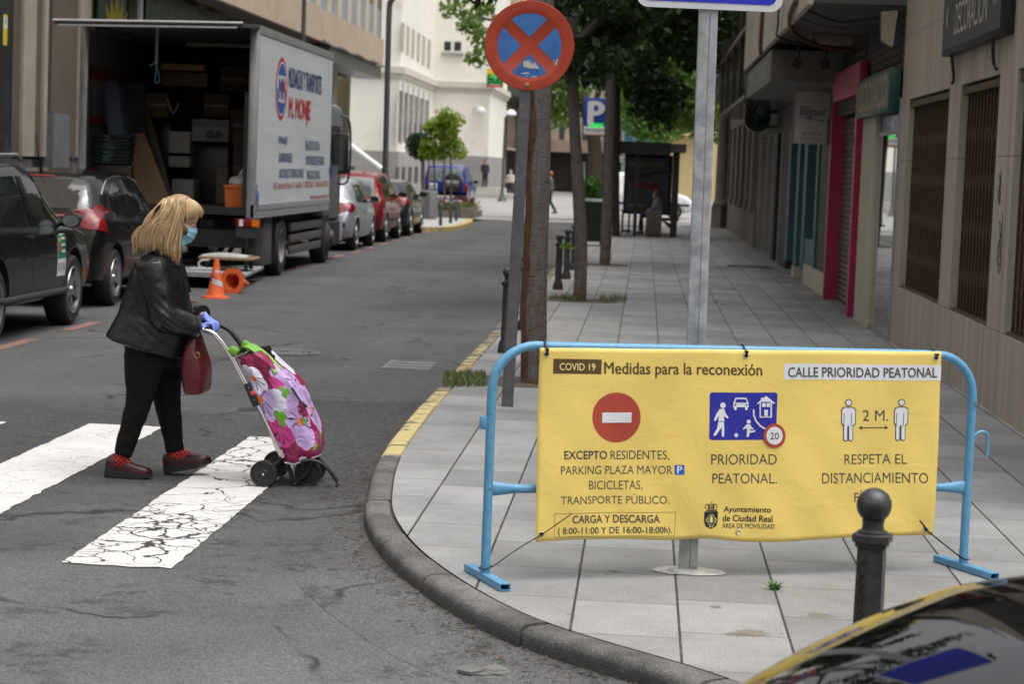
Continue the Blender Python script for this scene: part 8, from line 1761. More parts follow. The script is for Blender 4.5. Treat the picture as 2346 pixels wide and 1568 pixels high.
# ================================================================== SHOPPING TROLLEY
def T(a, b, dy=0.0): return WY(423.4 + a/3.8466, 737.0 + b/3.8466, YW + dy)
tr = thing('shopping_trolley', 'two handled wheeled shopping trolley with a magenta and lilac flower print bag', 'shopping trolley', T(700, 1530).xy.to_3d() + Vector((0, 0, RZ)))
M_tube = pm('steel_tube', (0.62, 0.60, 0.56), 0.18, 1.0, var=0.1)
near = [T(a, b, -0.19) for a, b in ((160, 72), (205, 82), (270, 118), (335, 190), (392, 275), (435, 350), (550, 570), (640, 745), (740, 950), (850, 1185))]
nx = smoothpath(near, 4); MB().tube(nx, 0.0125, 12).build('near_tube', M_tube, tr)
fx_ = smoothpath([p + Vector((0, 0.38, 0)) for p in near], 4); MB().tube(fx_[:20], 0.0145, 12).build('foam_sleeve', M_black, tr); MB().tube(fx_[18:], 0.0125, 12).build('far_tube', M_tube, tr)
MB().tube([GA - (GB-GA).normalized()*0.0, GB], 0.0165, 14).build('grip', M_black, tr)
# bag: rounded box lofted along the tilted frame; print is colour data in the bag's own surface coordinates
LR = [((446, 325), (742, 226)), ((462, 352), (800, 262)), ((500, 430), (905, 362)), ((545, 535), (1010, 455)), ((590, 640), (1085, 548)), ((640, 770), (1135, 690)), ((690, 900), (1185, 810)), ((735, 1020), (1235, 940)), ((775, 1120), (1248, 1040)), ((815, 1195), (1235, 1105)), ((868, 1245), (1205, 1160)), ((900, 1258), (1170, 1180))]
NS_, NP_ = 210, 260
HD = 0.165; cols, rings = [], []
def lrpt(s):
    q = s*(len(LR)-1); i = min(int(q), len(LR)-2); f = q - i
    f_ = lambda j: (LR[i][j][0] + (LR[i+1][j][0]-LR[i][j][0])*f, LR[i][j][1] + (LR[i+1][j][1]-LR[i][j][1])*f)
    return f_(0), f_(1)
PET = dict(L=(0.50, 0.34, 0.62), W=(0.66, 0.63, 0.76), M=(0.22, 0.012, 0.060), P=(0.48, 0.045, 0.20), G=(0.11, 0.30, 0.030), D=(0.10, 0.008, 0.040))
# flowers: centre and radius as seen on the side of the bag, turned into the bag's own (t, s) coordinates
LEN = 0.66; WID = 0.30
def to_ts(a, b):
    best = (9e9, 0, 0)
    for i in range(61):
        s = i/60; l, r_ = lrpt(s); rx, ry = r_[0] - 80, r_[1] + 70
        for j in range(61):
            t = j/60; d = (l[0] + (rx - l[0])*t - a)**2 + (l[1] + (ry - l[1])*t - b)**2
            if d < best[0]: best = (d, t, s)
    return best[1], best[2]
PXM = 0.000640
FLW = [(*to_ts(a, b), r*PXM, k, h_, ry_) for a, b, r, k, h_, ry_ in ((1000, 560, 190, 'L', 0, 1), (920, 610, 125, 'L', 0, 0), (820, 700, 92, 'W', 0, 0), (1200, 1030, 80, 'P', 0, 1), (850, 965, 135, 'P', 0, 1), (668, 690, 150, 'L', 1, 1), (610, 500, 125, 'W', 1, 1), (815, 560, 62, 'P', 0, 0), (1018, 900, 150, 'L', 1, 1), (1065, 1050, 100, 'L', 0, 0), (795, 1085, 58, 'L', 0, 0), (1040, 1220, 50, 'W', 0, 0), (930, 1250, 40, 'L', 0, 0), (470, 345, 42, 'L', 0, 0), (1110, 780, 70, 'M', 0, 0))]
FLW += [(1.15, 0.30, 0.10, 'L', 0, 1), (1.5, 0.5, 0.11, 'L', 1, 1), (1.35, 0.85, 0.09, 'P', 0, 1), (1.7, 0.15, 0.08, 'W', 0, 0)]
LEAF = [(*to_ts(885, 640), 0.052), (*to_ts(850, 850), 0.070), (*to_ts(1180, 1110), 0.060), (*to_ts(1060, 895), 0.03), (*to_ts(632, 745), 0.03), (1.4, 0.66, 0.06)]
def print_col(t, s):
    c = PET['M']; best = None
    for i, (ft, fs, r, k, heart, rays) in enumerate(FLW):
        dx, dy = (t - ft)*WID, (s - fs)*LEN; d = math.hypot(dx, dy); a = math.atan2(dy, dx)
        pr = r * (0.74 + 0.26*abs(math.cos(2.5*a + i*1.3))**0.6)
        if d < pr:
            c = PET[k]; c = tuple(q*(0.80 + 0.24*d/pr) for q in c)
            if rays and 0.20*pr < d < 0.80*pr:
                n_ = 11; w_ = abs(((a*n_/(2*PI)) + 0.5 + 0.10*math.sin(d*90 + i)) % 1.0 - 0.5)
                if w_ < 0.17*(1 - d/pr) + 0.045 and (math.sin(a*2 + i) > -0.75): c = (0.022, 0.008, 0.055)
            if heart and d < 0.017: c = (0.72, 0.20, 0.01) if dx < 0.004 else (0.52, 0.06, 0.01)
    for lt_, ls, r in LEAF:
        dx, dy = (t - lt_)*WID, (s - ls)*LEN; d = math.hypot(dx, dy); a = math.atan2(dy, dx)
        if d < r*0.55*(0.55 + 0.45*abs(math.cos(1.5*a + lt_*9))): c = PET['G']
    return c
for i in range(NS_ + 1):
    s = i/NS_; l, r_ = lrpt(s); Ln = T(*l, -HD); Rf = T(*r_, HD); yv = Vector((0, 1, 0)); 
    Pl, Pr = Vector((Ln.x, 0, Ln.z)), Vector((Rf.x, 0, Rf.z)); c = (Pl + Pr)/2; a = (Pr - Pl)/2; ring = []
    for k in range(NP_):
        q = 4*k/NP_; f_ = 2*(q % 1) - 1; ex, ey = ((f_, -1), (1, f_), (-f_, 1), (-1, -f_))[int(q)]; nr_ = (abs(ex)**7 + abs(ey)**7)**(1/7); ex, ey = ex/nr_, ey/nr_
        bul = 1 + 0.05*math.sin(PI*min(1, s*1.05))*max(0, 1 - abs(ex*ey))
        pt = c + a*ex + Vector((0, YW + HD*ey*bul, 0)); pt.x += 0.004*noise.noise(Vector((ex*3, ey*3, s*9))); pt.y += 0.010*noise.noise(Vector((ex*2 + 4, ey*2, s*7))) + 0.006*math.sin(ex*7 + s*12)*math.sin(PI*s)
        ring.append(pt)
        # surface coordinate: near side -> t = (ex+1)/2, front -> 1..2, far side and back wrap on
        if ey < -0.985 or (ey < 0 and abs(ex) < 0.97 and abs(ey) > abs(ex)*0.99): t = (ex + 1)/2
        elif ex > 0 and abs(ex) >= abs(ey): t = 1 + (ey + 1)/2
        elif ey > 0 and abs(ey) >= abs(ex): t = 2 + (1 - ex)/2
        else: t = 3 + (1 - ey)/2
        cols.append(print_col(t if t < 2 else t - 2, s))
    rings.append(ring)
V = [p for r_ in rings for p in r_]; F = []
for i in range(NS_):
    for k in range(NP_): F.append((i*NP_ + k, i*NP_ + (k+1) % NP_, (i+1)*NP_ + (k+1) % NP_, (i+1)*NP_ + k))
F.append(tuple(NS_*NP_ + k for k in range(NP_)))
me = bpy.data.meshes.new('trolley_bag'); me.from_pydata(V, [], F); ca = me.color_attributes.new('print', 'FLOAT_COLOR', 'POINT'); ca.data.foreach_set('color', [q for c in cols for q in (*c, 1.0)])
for p in me.polygons: p.use_smooth = True
g = NG('printed_nylon'); at_ = g.n('ShaderNodeAttribute', attribute_name='print'); g.col(at_.outputs['Color']); g.set(rough=0.42, spec=0.4); g.bump(g.math('ADD', g.noise(9, 4, 0.6, dist=1.4), g.math('MULTIPLY', g.noise(300, 1), 0.02)), 0.5, 0.03); M_print = g.m
bg_ = link('trolley_bag', me, M_print, tr, auto=False)
# dark mouth of the bag, green flap, green clip, drawcord toggles
l, r_ = lrpt(0.0); mb = MB(); mouth = [p + (T(*l, 0) - T(550, 620, 0)).normalized()*0.002 for p in rings[0]]; mb.face(mouth[::8]); mb.build('bag_mouth', M_dark, bg_, auto=False)
mb = MB(); q = smoothpath([T(455, 290, -0.05), T(480, 235, -0.06), T(545, 225, -0.08), T(640, 285, -0.11), T(730, 370, -0.15), T(800, 455, -0.175)], 6)
mb.loft([[p + Vector((-0.004, -0.005, 0)) , p + Vector((0.030, 0.05, 0.016)), p + Vector((0.030, 0.055, 0.008)), p + Vector((-0.004, 0.0, -0.010))] for p in q]); M_lime = pm('lime_plastic', (0.14, 0.34, 0.03), 0.35, var=0.08); mb.build('green_flap', M_lime, bg_)
MB().tube(smoothpath([T(760, 425, -0.185), T(730, 385, -0.165), T(715, 360, -0.155)], 3), 0.004, 6).build('flap_slot', M_dark, bg_)
MB().bbox((-0.028, -0.03, -0.02), (0.028, 0.03, 0.022), 0.012, Matrix.Translation(T(432, 260, -0.19)) @ Matrix.Rotation(0.5, 4, 'Y')).build('green_clip', M_lime, tr)
MB().bbox((-0.028, -0.03, -0.02), (0.028, 0.03, 0.022), 0.012, Matrix.Translation(T(432, 260, -0.19) + Vector((0, 0.38, 0))) @ Matrix.Rotation(0.5, 4, 'Y')).build('green_clip', M_lime, tr)
mb = MB(); mb.sphere(T(725, 270, -0.02), 0.036, 12, 9, (0.8, 1, 1.1)); mb.sphere(T(760, 330, -0.05), 0.028, 10, 8); mb.tube(smoothpath([T(560, 300, -0.1), T(650, 250, -0.02), T(720, 250, 0.04)], 4), 0.022, 8)
me = fuse(mb, 0.01, 2); 
for v in me.vertices: v.co += Vector((noise.noise(v.co*40), noise.noise(v.co*40 + Vector((3, 0, 0))), noise.noise(v.co*40 + Vector((0, 5, 0)))))*0.008
link('drawstring_gather', me, M_trou, bg_, auto=False)
MB().tube(smoothpath([T(945, 585, -0.168), T(985, 650, -0.178), T(1030, 715, -0.182), T(1075, 752, -0.176)], 4), [0.006]*9 + [0.009]*4, 8).build('zip_pull', M_black, bg_)
# sliding bracket with red button
br = MB().bbox((-0.020, -0.016, -0.07), (0.020, 0.016, 0.07), 0.006, Matrix.Translation(T(590, 645, -0.195)) @ Matrix.Rotation(R(-25), 4, 'Y')).build('slide_bracket', M_black, tr)
M_ = frame(T(600, 632, -0.213), (1, 0, 0), (0, 0, 1)); MB().lathe([(0.0135, 0), (0.0135, 0.006), (0.010, 0.009)], n=16, M=M_).build('red_button', pm('button_red', (0.6, 0.03, 0.02), 0.4), br)
for a, b in ((562, 582), (610, 690)): MB().lathe([(0.004, 0), (0.003, 0.003)], n=8, M=frame(T(a, b, -0.212), (1, 0, 0), (0, 0, 1))).build('rivet', M_chrome, br)
# base frame, wheels, stair legs
def twheel(c, r, w_):
    M = Matrix.Translation(c) @ Matrix.Rotation(PI/2, 4, 'X'); t = MB().lathe([(r*.55, -w_/2), (r*.94, -w_/2), (r, -w_*.3), (r, w_*.3), (r*.94, w_/2), (r*.80, w_/2 - .002), (r*.78, w_*.30), (r*.30, w_*.34), (r*.26, w_*.42), (.003, w_*.44)], n=36, M=M).build('wheel', M_black if False else pm('wheel_black', (0.013, 0.013, 0.014), 0.5), tr)
    MB().lathe([(0.006, w_*.45), (0.005, w_*.5)], n=10, M=M).build('axle_cap', pm('cap_dark', (0.03, 0.03, 0.032), 0.4), t)
rw = T(695, 1410, -0.205); rad = 0.0765; rw.z = RZ + rad
twheel(rw, rad, 0.042); twheel(rw + Vector((0, 0.41, 0)), rad, 0.042)
fw = T(1085, 1372, -0.075); fw.z = RZ + rad; twheel(fw, rad, 0.042); twheel(fw + Vector((0, 0.15, 0)), rad, 0.042)
M_pl = pm('frame_black', (0.011, 0.011, 0.012), 0.4)
for dy in (-0.175, 0.175):
    q = smoothpath([T(850, 1180, dy), T(845, 1220, dy), T(790, 1270, dy), T(730, 1320, dy)] + [Vector((rw.x, YW + dy, rw.z))], 4); MB().tube(q, [(0.016, 0.020)]*len(q), 8).build('rear_fork', M_pl, tr)
MB().tube([Vector((rw.x, YW - 0.23, rw.z)), Vector((rw.x, YW + 0.23, rw.z))], 0.006, 8).build('axle', M_chrome, tr)
for dy in (-0.115, 0.115):
    q = [T(905, 1250, dy), T(935, 1340, dy), T(968, 1435, dy)]; MB().tube(q, [(0.013, 0.010)]*3, 8).build('front_strut', M_pl, tr); MB().tube([T(968, 1435, dy), Vector((fw.x, YW + dy, fw.z + 0.0)), T(1120, 1235, dy)], [(0.011, 0.006)]*3, 8).build('wheel_arm', M_pl, tr)
    MB().lathe([(0.006, 0), (0.004, 0.004)], n=8, M=frame(T(970, 1432, dy - 0.014), (1, 0, 0), (0, 0, 1))).build('bolt', M_chrome, tr)
for dy in (-0.16, 0.16):
    q = smoothpath([T(1020, 1235, dy), T(1110, 1225, dy), T(1200, 1250, dy), T(1270, 1310, dy), T(1350, 1418, dy)], 4); MB().tube(q, [(0.011, 0.013)]*len(q), 8).build('stair_leg', M_pl, tr)
MB().tube([T(1352, 1415, -0.16), T(1352, 1415, 0.16)], 0.010, 8).build('leg_bar', M_alu, tr)
MB().tube([T(880, 1245, -0.165), T(960, 1262, -0.165), T(1195, 1180, -0.15), T(1195, 1180, 0.15)], 0.006, 8).build('base_wire', M_chrome, tr); MB().tube([T(840, 1130, -0.19), T(868, 1200, -0.19)], 0.0125, 10).build('tube_end', M_tube, tr)
# ================================================================== OTHER PEOPLE
def figure(label, loc, rz, J, cols, voxel=0.02, bagged=None):
    """small figure from joints in its own frame (x forward, y left, z up): one continuous body, clothes as children"""
    t = thing('person', label, 'person', loc, rz); LOCAL.add(t.name)
    v = lambda k: Vector(J[k]); mb = MB(); hd = v('head'); mb.sphere(hd, 0.105, 14, 10, (0.92, 0.78, 1.12)); mb.sphere(hd + Vector((0.045, 0, -0.06)), 0.06, 10, 8); mb.sphere(hd + Vector((0.105, 0, -0.02)), 0.018, 6, 5)
    mb.tube([hd - Vector((0.02, 0, 0.06)), v('neck')], 0.055, 10); mb.tube([v('neck'), v('neck').lerp(v('pelvis'), .5), v('pelvis')], [(0.10, 0.12), (0.13, 0.15), (0.13, 0.16)], 12, up=(1, 0, 0))
    for s in 'lr':
        mb.tube([v('sh' + s), v('el' + s), v('wr' + s)], [0.055, 0.042, 0.03], 8); mb.tube([v('wr' + s), v('ha' + s)], [(0.018, 0.032), (0.012, 0.026)], 8)
        for k in range(4): f0 = v('ha' + s) + Vector((0.0, (-0.024 + 0.016*k), 0)); mb.tube([f0, f0 + (v('ha' + s) - v('wr' + s)).normalized()*0.06 + Vector((0.012, 0, 0))], 0.010, 6)
        mb.tube([v('hi' + s), v('kn' + s), v('an' + s)], [0.085, 0.058, 0.04], 10); mb.tube([v('an' + s) - Vector((0.05, 0, 0.02)), v('an' + s) + Vector((0.15, 0, -0.05))], [0.045, 0.03], 8)
    link('body', fuse(mb, voxel, 2), M_skin, t, auto=False)
    mb = MB(); mb.tube([v('neck') + Vector((0, 0, 0.02)), v('neck').lerp(v('pelvis'), .15), v('neck').lerp(v('pelvis'), .6), v('pelvis') + Vector((0, 0, cols.get('hem', 0.0)))], [(0.08, 0.10), (0.13, 0.19), (0.15, 0.185), (0.165, 0.20)], 14, up=(1, 0, 0))
    for s in 'lr': mb.tube([v('sh' + s), v('el' + s), v('el' + s).lerp(v('wr' + s), .95)], [0.075, 0.062, 0.048], 10)
    link('jacket', fuse(mb, voxel, 2), cols['top'], t, auto=False)
    mb = MB(); mb.sphere(v('pelvis'), 0.17, 12, 8, (0.85, 1.0, 0.8))
    for s in 'lr': mb.tube([v('hi' + s) + Vector((0, 0, .04)), v('kn' + s), v('kn' + s).lerp(v('an' + s), .95)], [0.105, 0.075, 0.058], 12)
    link('trousers', fuse(mb, voxel, 2), cols['leg'], t, auto=False)
    mb = MB(); mb.sphere(hd + Vector((-0.02, 0, 0.03)), 0.118, 14, 10, (0.95, 0.86, 1.0)); h_ = fuse(mb, voxel*0.8, 1); bm = bmesh.new(); bm.from_mesh(h_); bmesh.ops.delete(bm, geom=[q for q in bm.verts if q.co.x > hd.x + 0.03 and q.co.z < hd.z + 0.06], context='VERTS'); bm.to_mesh(h_); bm.free(); link('hair', h_, cols['hair'], t, auto=False)
    if cols.get('mask'):
        mb = MB(); mb.loft([[hd + Vector((0.02 + 0.10*math.cos(a), 0.085*math.sin(a), z)) for a in [-1.2 + 2.4*k/10 for k in range(11)]] for z in (-0.02, -0.06, -0.11)], caps=False, closed=False); mb.build('face_mask', cols['mask'], t)
    for s in 'lr':
        a_ = v('an' + s); mb = MB(); mb.tube([a_ + Vector((-0.06, 0, -0.035)), a_ + Vector((0.06, 0, -0.045)), a_ + Vector((0.17, 0, -0.06))], [(0.045, 0.05), (0.042, 0.048), (0.02, 0.03)], 10); mb.build('shoe', cols['shoe'], t)
    return t
def standing(h=1.66, stride=0.0, arm=0.0):
    k = h/1.66; J = dict(head=(0.02, 0, 1.54), neck=(0, 0, 1.38), pelvis=(0, 0, 0.90), shl=(0, .17, 1.34), shr=(0, -.17, 1.34), ell=(-.02 + arm*.10, .24, 1.08), elr=(-.02 - arm*.10, -.24, 1.08), wrl=(.06 + arm*.2, .23, .86), wrr=(.05 - arm*.14, -.23, .86), hal=(.08 + arm*.22, .22, .80), har=(.06 - arm*.16, -.22, .80), hil=(0, .09, .88), hir=(0, -.09, .88), knl=(.05 + stride*.22, .09, .48), knr=(.04 - stride*.08, -.09, .48), anl=(stride*.34, .09, .09), anr=(-stride*.34, -.09, .10))
    return {a: tuple(q*k for q in b) for a, b in J.items()}
M_sh_ = pm('dark_shoe', (0.012, 0.011, 0.011), 0.5)
q = WY(1168, 452, 128); figure('walker in a cream jacket, dark trousers and mask crossing the square', (q.x, 128, RZ + 0.02), R(-80), standing(1.66, 0.5, 0.6), dict(top=pm('cream_jacket', (0.52, 0.46, 0.38), 0.8), leg=pm('navy_trousers', (0.02, 0.025, 0.045), 0.8), hair=pm('grey_hair', (0.22, 0.20, 0.18), 0.7), shoe=M_sh_, mask=pm('mask_pale', (0.45, 0.60, 0.68), 0.8)))
q = WY(1110, 433, 123.6); figure('dark clothed person standing in the doorway above the stone steps', (q.x, 123.5, RZ + 0.62), R(-60), standing(1.62, 0.08, -0.2), dict(top=pm('night_coat', (0.010, 0.012, 0.018), 0.8), leg=pm('night_trousers', (0.012, 0.014, 0.022), 0.8), hair=pm('black_hair', (0.010, 0.009, 0.008), 0.6), shoe=M_sh_, hem=-0.12))
q = WY(1258, 485, 86); figure('red haired person in a grey top and dark trousers walking behind the first tree trunk', (q.x, 86, RZ + 0.02), R(180), standing(1.72, 0.75, 0.8), dict(top=pm('grey_top', (0.075, 0.072, 0.075), 0.85), leg=pm('green_trousers', (0.012, 0.030, 0.032), 0.8), hair=pm('red_hair', (0.32, 0.10, 0.03), 0.6), shoe=M_sh_))
J = standing(1.6); z0 = -0.42
for k in ('head', 'neck', 'pelvis', 'shl', 'shr', 'ell', 'elr', 'wrl', 'wrr', 'hal', 'har', 'hil', 'hir'): x, y, z = J[k]; J[k] = (x, y, z - 0.34)
J.update(knl=(.42, .10, .50), knr=(.42, -.10, .50), anl=(.44, .10, .09), anr=(.40, -.10, .09), ell=(.05, .24, .76), elr=(.05, -.24, .76), wrl=(.28, .16, .62), wrr=(.28, -.16, .62), hal=(.35, .12, .60), har=(.35, -.12, .60))
q = ZS(1400, 1050, 58.45); figure('masked person with pale sleeves sitting in the bus shelter', (q.x + 0.02, 58.45, 0.02), R(180), J, dict(top=pm('pale_sleeve', (0.30, 0.31, 0.36), 0.8), leg=pm('navy_trousers', (0.02, 0.025, 0.045), 0.8), hair=pm('brown_hair', (0.14, 0.10, 0.07), 0.7), shoe=M_sh_, mask=pm('mask_pale', (0.45, 0.60, 0.68), 0.8)))

# ================================================================== TREES
def leaf_mesh(name, clumps, n, size, asp=0.55, droop=0.3):
    """n small folded leaves gathered in clumps: (centre, radii) list"""
    ws = np.array([max(1e-4, r[0]*r[1]*r[2])**0.75 for _, r in clumps]); ws /= ws.sum(); pick = rng.choice(len(clumps), n, p=ws)
    C = np.array([c for c, _ in clumps])[pick]; RR = np.array([r for _, r in clumps])[pick]
    d = rng.normal(size=(n, 3)); d /= np.linalg.norm(d, axis=1)[:, None]; rad = rng.random(n)**0.45
    P = C + d*RR*rad[:, None]
    a = rng.normal(size=(n, 3)); a[:, 2] -= droop*1.5; a /= np.linalg.norm(a, axis=1)[:, None]
    b = np.cross(a, rng.normal(size=(n, 3))); b /= np.linalg.norm(b, axis=1)[:, None]
    L = size*(0.6 + 0.8*rng.random(n))[:, None]; Wd = L*asp*0.5
    V = np.stack([P - a*L*0.5, P + b*Wd, P + a*L*0.5, P - b*Wd], 1).reshape(-1, 3); F = np.arange(n*4).reshape(-1, 4)
    me = bpy.data.meshes.new(name); me.from_pydata(V.tolist(), [], F.tolist()); return me
def leafmat(name, a, b, trans=0.25):
    g = NG(name); f = g.noise(1.1, 3, 0.6); f2 = g.noise(14, 2); g.col(g.mix(g.math('MULTIPLY_ADD', f2, 0.5, g.math('MULTIPLY', f, 0.5)), a, b)); g.set(rough=0.5, spec=0.35)
    tl = g.n('ShaderNodeBsdfTranslucent'); tl.inputs[0].default_value = (b[0]*1.1, b[1]*1.25, b[2]*0.6, 1); ms = g.n('ShaderNodeMixShader'); ms.inputs[0].default_value = trans
    out = g.nt.nodes['Material Output']; g.l(g.b.outputs[0], ms.inputs[1]); g.l(tl.outputs[0], ms.inputs[2]); g.l(ms.outputs[0], out.inputs[0]); return g.m
M_leafd = leafmat('leaf_dark', (0.011, 0.022, 0.008), (0.033, 0.061, 0.015), 0.18); M_leafl = leafmat('leaf_light', (0.09, 0.15, 0.035), (0.20, 0.29, 0.085), 0.4); M_leafy = leafmat('leaf_yellow', (0.13, 0.21, 0.025), (0.30, 0.38, 0.05), 0.35); M_leafb = leafmat('leaf_ball', (0.012, 0.030, 0.010), (0.03, 0.065, 0.02), 0.1)
g = NG('bark'); Zs = g.sep()[2]; n1 = g.noise(1.0, 6, 0.7, vec=g.scalev(9, 9, 26), dist=0.6); n2 = g.noise(1.0, 4, 0.7, vec=g.scalev(30, 30, 6)); n3 = g.noise(1.0, 5, 0.8, vec=g.scalev(4, 4, 7), dist=1.0)
c = g.mix(g.rng(n2, 0.3, 0.7), (0.090, 0.078, 0.070), (0.180, 0.160, 0.146)); c = g.mix(g.rng(n1, 0.60, 0.66), c, (0.020, 0.016, 0.014)); rust = g.math('MULTIPLY', g.rng(n3, 0.45, 0.6), g.rng(g.math('ADD', Zs, g.math('MULTIPLY', n2, 0.6)), 1.5, 0.3)); c = g.mix(rust, c, (0.105, 0.045, 0.022)); g.col(c); g.set(rough=0.85); g.bump(g.math('SUBTRACT', n2, n1), 0.8, 0.02); M_bark = g.m
def street_tree(label, path, r0, r1, crown, n, size, mat, limbs=(), bark=None, torn=False):
    base = path[0]; t = thing('street_tree', label, 'tree', base, 0, 'trees along the pavement'); P = smoothpath(path, 7); m = len(P); rr = [r0 + (r1 - r0)*min(1, i/(m-1)*1.0) for i in range(m)]; rr[0] = r0*1.10
    mb = MB(); rings = []
    for i, p in enumerate(P): rings.append([p + Vector(((rr[i]*(1 + 0.10*noise.noise(Vector((math.cos(q)*1.3, math.sin(q)*1.3, p.z*1.4 + base.y)))))*math.cos(q), rr[i]*(1 + 0.08*noise.noise(Vector((math.cos(q)*1.5 + 5, math.sin(q)*1.5, p.z*1.4))))*math.sin(q), 0)) for q in [2*PI*k/18 for k in range(18)]])
    mb.loft(rings)
    for l in limbs: q = smoothpath(l, 4); mb.tube(q, [r1*0.75*(1 - 0.75*i/(len(q)-1)) for i in range(len(q))], 7)
    tk = mb.build('trunk', bark or M_bark, t)
    if torn:                                            # lifted bark flap and rusty scar on the left face
        mb = MB(); rows = []
        for i in range(22):
            z = 0.05 + i*0.13; p = P[0].lerp(P[-1], 0); k = min(range(m), key=lambda j: abs(P[j].z - z)); p = P[k]; w0 = 2.9 + 0.22*noise.noise(Vector((z*2.1, 0, 0))); w1 = 4.25 + 0.5*noise.noise(Vector((z*2.7, 4, 0)))
            rows.append([p + Vector((rr[k]*1.035*math.cos(a), rr[k]*1.035*math.sin(a), z - p.z)) for a in [w0 + (w1-w0)*j/7 for j in range(8)]])
        mb.loft(rows, caps=False, closed=False); mb.build('bark_scar', pm('rust_bark', (0.095, 0.040, 0.020), 0.9, var=0.5, scale=14, bump=0.8, bscale=30), tk)
        mb = MB()
        for z0, s_ in ((1.86, 0.10), (2.05, 0.07), (2.3, 0.06)):
            k = min(range(m), key=lambda j: abs(P[j].z - z0)); p = P[k]; mb.loft([[p + Vector((-rr[k]*1.02 - 0.03*f, -rr[k]*0.35, z0 - p.z + dz)) , p + Vector((-rr[k]*0.75 - 0.02*f, -rr[k]*0.75, z0 - p.z + dz*0.8))] for dz, f in ((-s_, 0), (-s_*.4, .9), (0, 1.2), (s_*.5, .7), (s_, 0))], caps=False, closed=False)
        mb.build('bark_flap', pm('flap_bark', (0.040, 0.026, 0.020), 0.9), tk, auto=False)
    link('crown', leaf_mesh('crown', crown, n, size), mat, t, auto=False); return t
def clumps(cx, cy, cz, rx, ry, rz, n, s=0.42):
    out = []
    for i in range(n):
        d = rng.normal(size=3); d /= np.linalg.norm(d); r = rng.random()**0.4; k = s*(0.7 + 0.6*rng.random())
        out.append(((cx + d[0]*rx*r, cy + d[1]*ry*r, cz + d[2]*rz*r), (rx*k*0.7, ry*k*0.7, rz*k*0.5)))
    return out
b = G(1223, 878, 0); y = b.y; street_tree('nearest tree with rust stained torn bark beside the no stopping post', [b + Vector((0, 0, -0.05)), Vector((WY(1225, 640, y).x, y, 0.85)), Vector((WY(1233, 430, y).x, y, 1.6)), Vector((WY(1238, 210, y).x, y, 2.36)), Vector((WY(1243, 60, y).x, y, 2.9)), Vector((WY(1248, -80, y).x, y + 0.1, 3.6))], 0.105, 0.078, clumps(-0.8, y, 5.0, 1.6, 1.6, 1.25, 22), 1700, 0.15, M_leafd, [[(-0.75, y, 3.4), (-1.3, y + .3, 4.2), (-1.9, y + .5, 5)], [(-0.75, y, 3.4), (-0.2, y - .2, 4.3), (0.4, y - .3, 5)], [(-0.75, y, 3.4), (-0.7, y + .5, 4.4), (-0.8, y + .9, 5.4)]], torn=True)
b = G(1328, 690, 0); y = b.y; street_tree('second tree from the corner, slim leaning trunk under a dark crown', [b + Vector((0, 0, -0.05)), Vector((WY(1331, 560, y).x, y, 0.75)), Vector((WY(1323, 420, y).x, y, 1.6)), Vector((WY(1312, 210, y).x, y, 2.75)), Vector((WY(1308, 60, y).x, y, 3.7))], 0.088, 0.07, clumps(-0.75, y, 4.35, 1.55, 1.6, 1.25, 26), 4600, 0.17, M_leafd, [[(-0.95, y, 3.4), (-1.5, y, 4), (-2.0, y, 4.6)], [(-0.95, y, 3.4), (-0.3, y, 4.1), (0.3, y, 4.8)]])
b = G(1385, 608, 0); y = b.y; street_tree('third tree from the corner, trunk overlapping the parking sign', [b + Vector((0, 0, -0.05)), Vector((WY(1391, 480, y).x, y, 1.0)), Vector((WY(1396, 330, y).x, y, 2.2)), Vector((WY(1399, 200, y).x, y, 3.25)), Vector((WY(1398, 60, y).x, y, 4.4))], 0.10, 0.085, clumps(-0.55, y, 4.75, 1.75, 1.8, 1.45, 34) + [((-0.15 + 0.25*k, y, 3.1 - 0.0*k), (0.35, 0.4, 0.4)) for k in range(3)], 6000, 0.18, M_leafd, [[(-0.65, y, 3.8), (-1.4, y, 4.6), (-2.1, y, 5.2)], [(-0.65, y, 3.8), (0.2, y, 4.6), (0.8, y, 5.2)]])
b = G(1411, 541, 0); y = b.y; street_tree('fourth tree from the corner, dark straight trunk left of the shelter', [b + Vector((0, 0, -0.05)), Vector((WY(1411, 400, y).x, y, 1.6)), Vector((WY(1413, 230, y).x, y, 3.6)), Vector((WY(1413, 80, y).x, y, 5.3))], 0.105, 0.09, clumps(-0.35, y, 5.2, 2.1, 2.0, 1.7, 34) + [((0.35, y, 3.15), (0.45, 0.45, 0.45)), ((0.0, y, 3.5), (0.5, 0.5, 0.4)), ((0.7, y, 3.7), (0.5, 0.5, 0.4))], 6500, 0.20, M_leafd, [[(-0.6, y, 4.4), (-1.6, y, 5.4), (-2.4, y, 6.2)], [(-0.6, y, 4.4), (0.4, y, 5.2), (1.2, y, 6)]], bark=pm('dark_bark', (0.030, 0.026, 0.024), 0.9, var=0.3, scale=8))
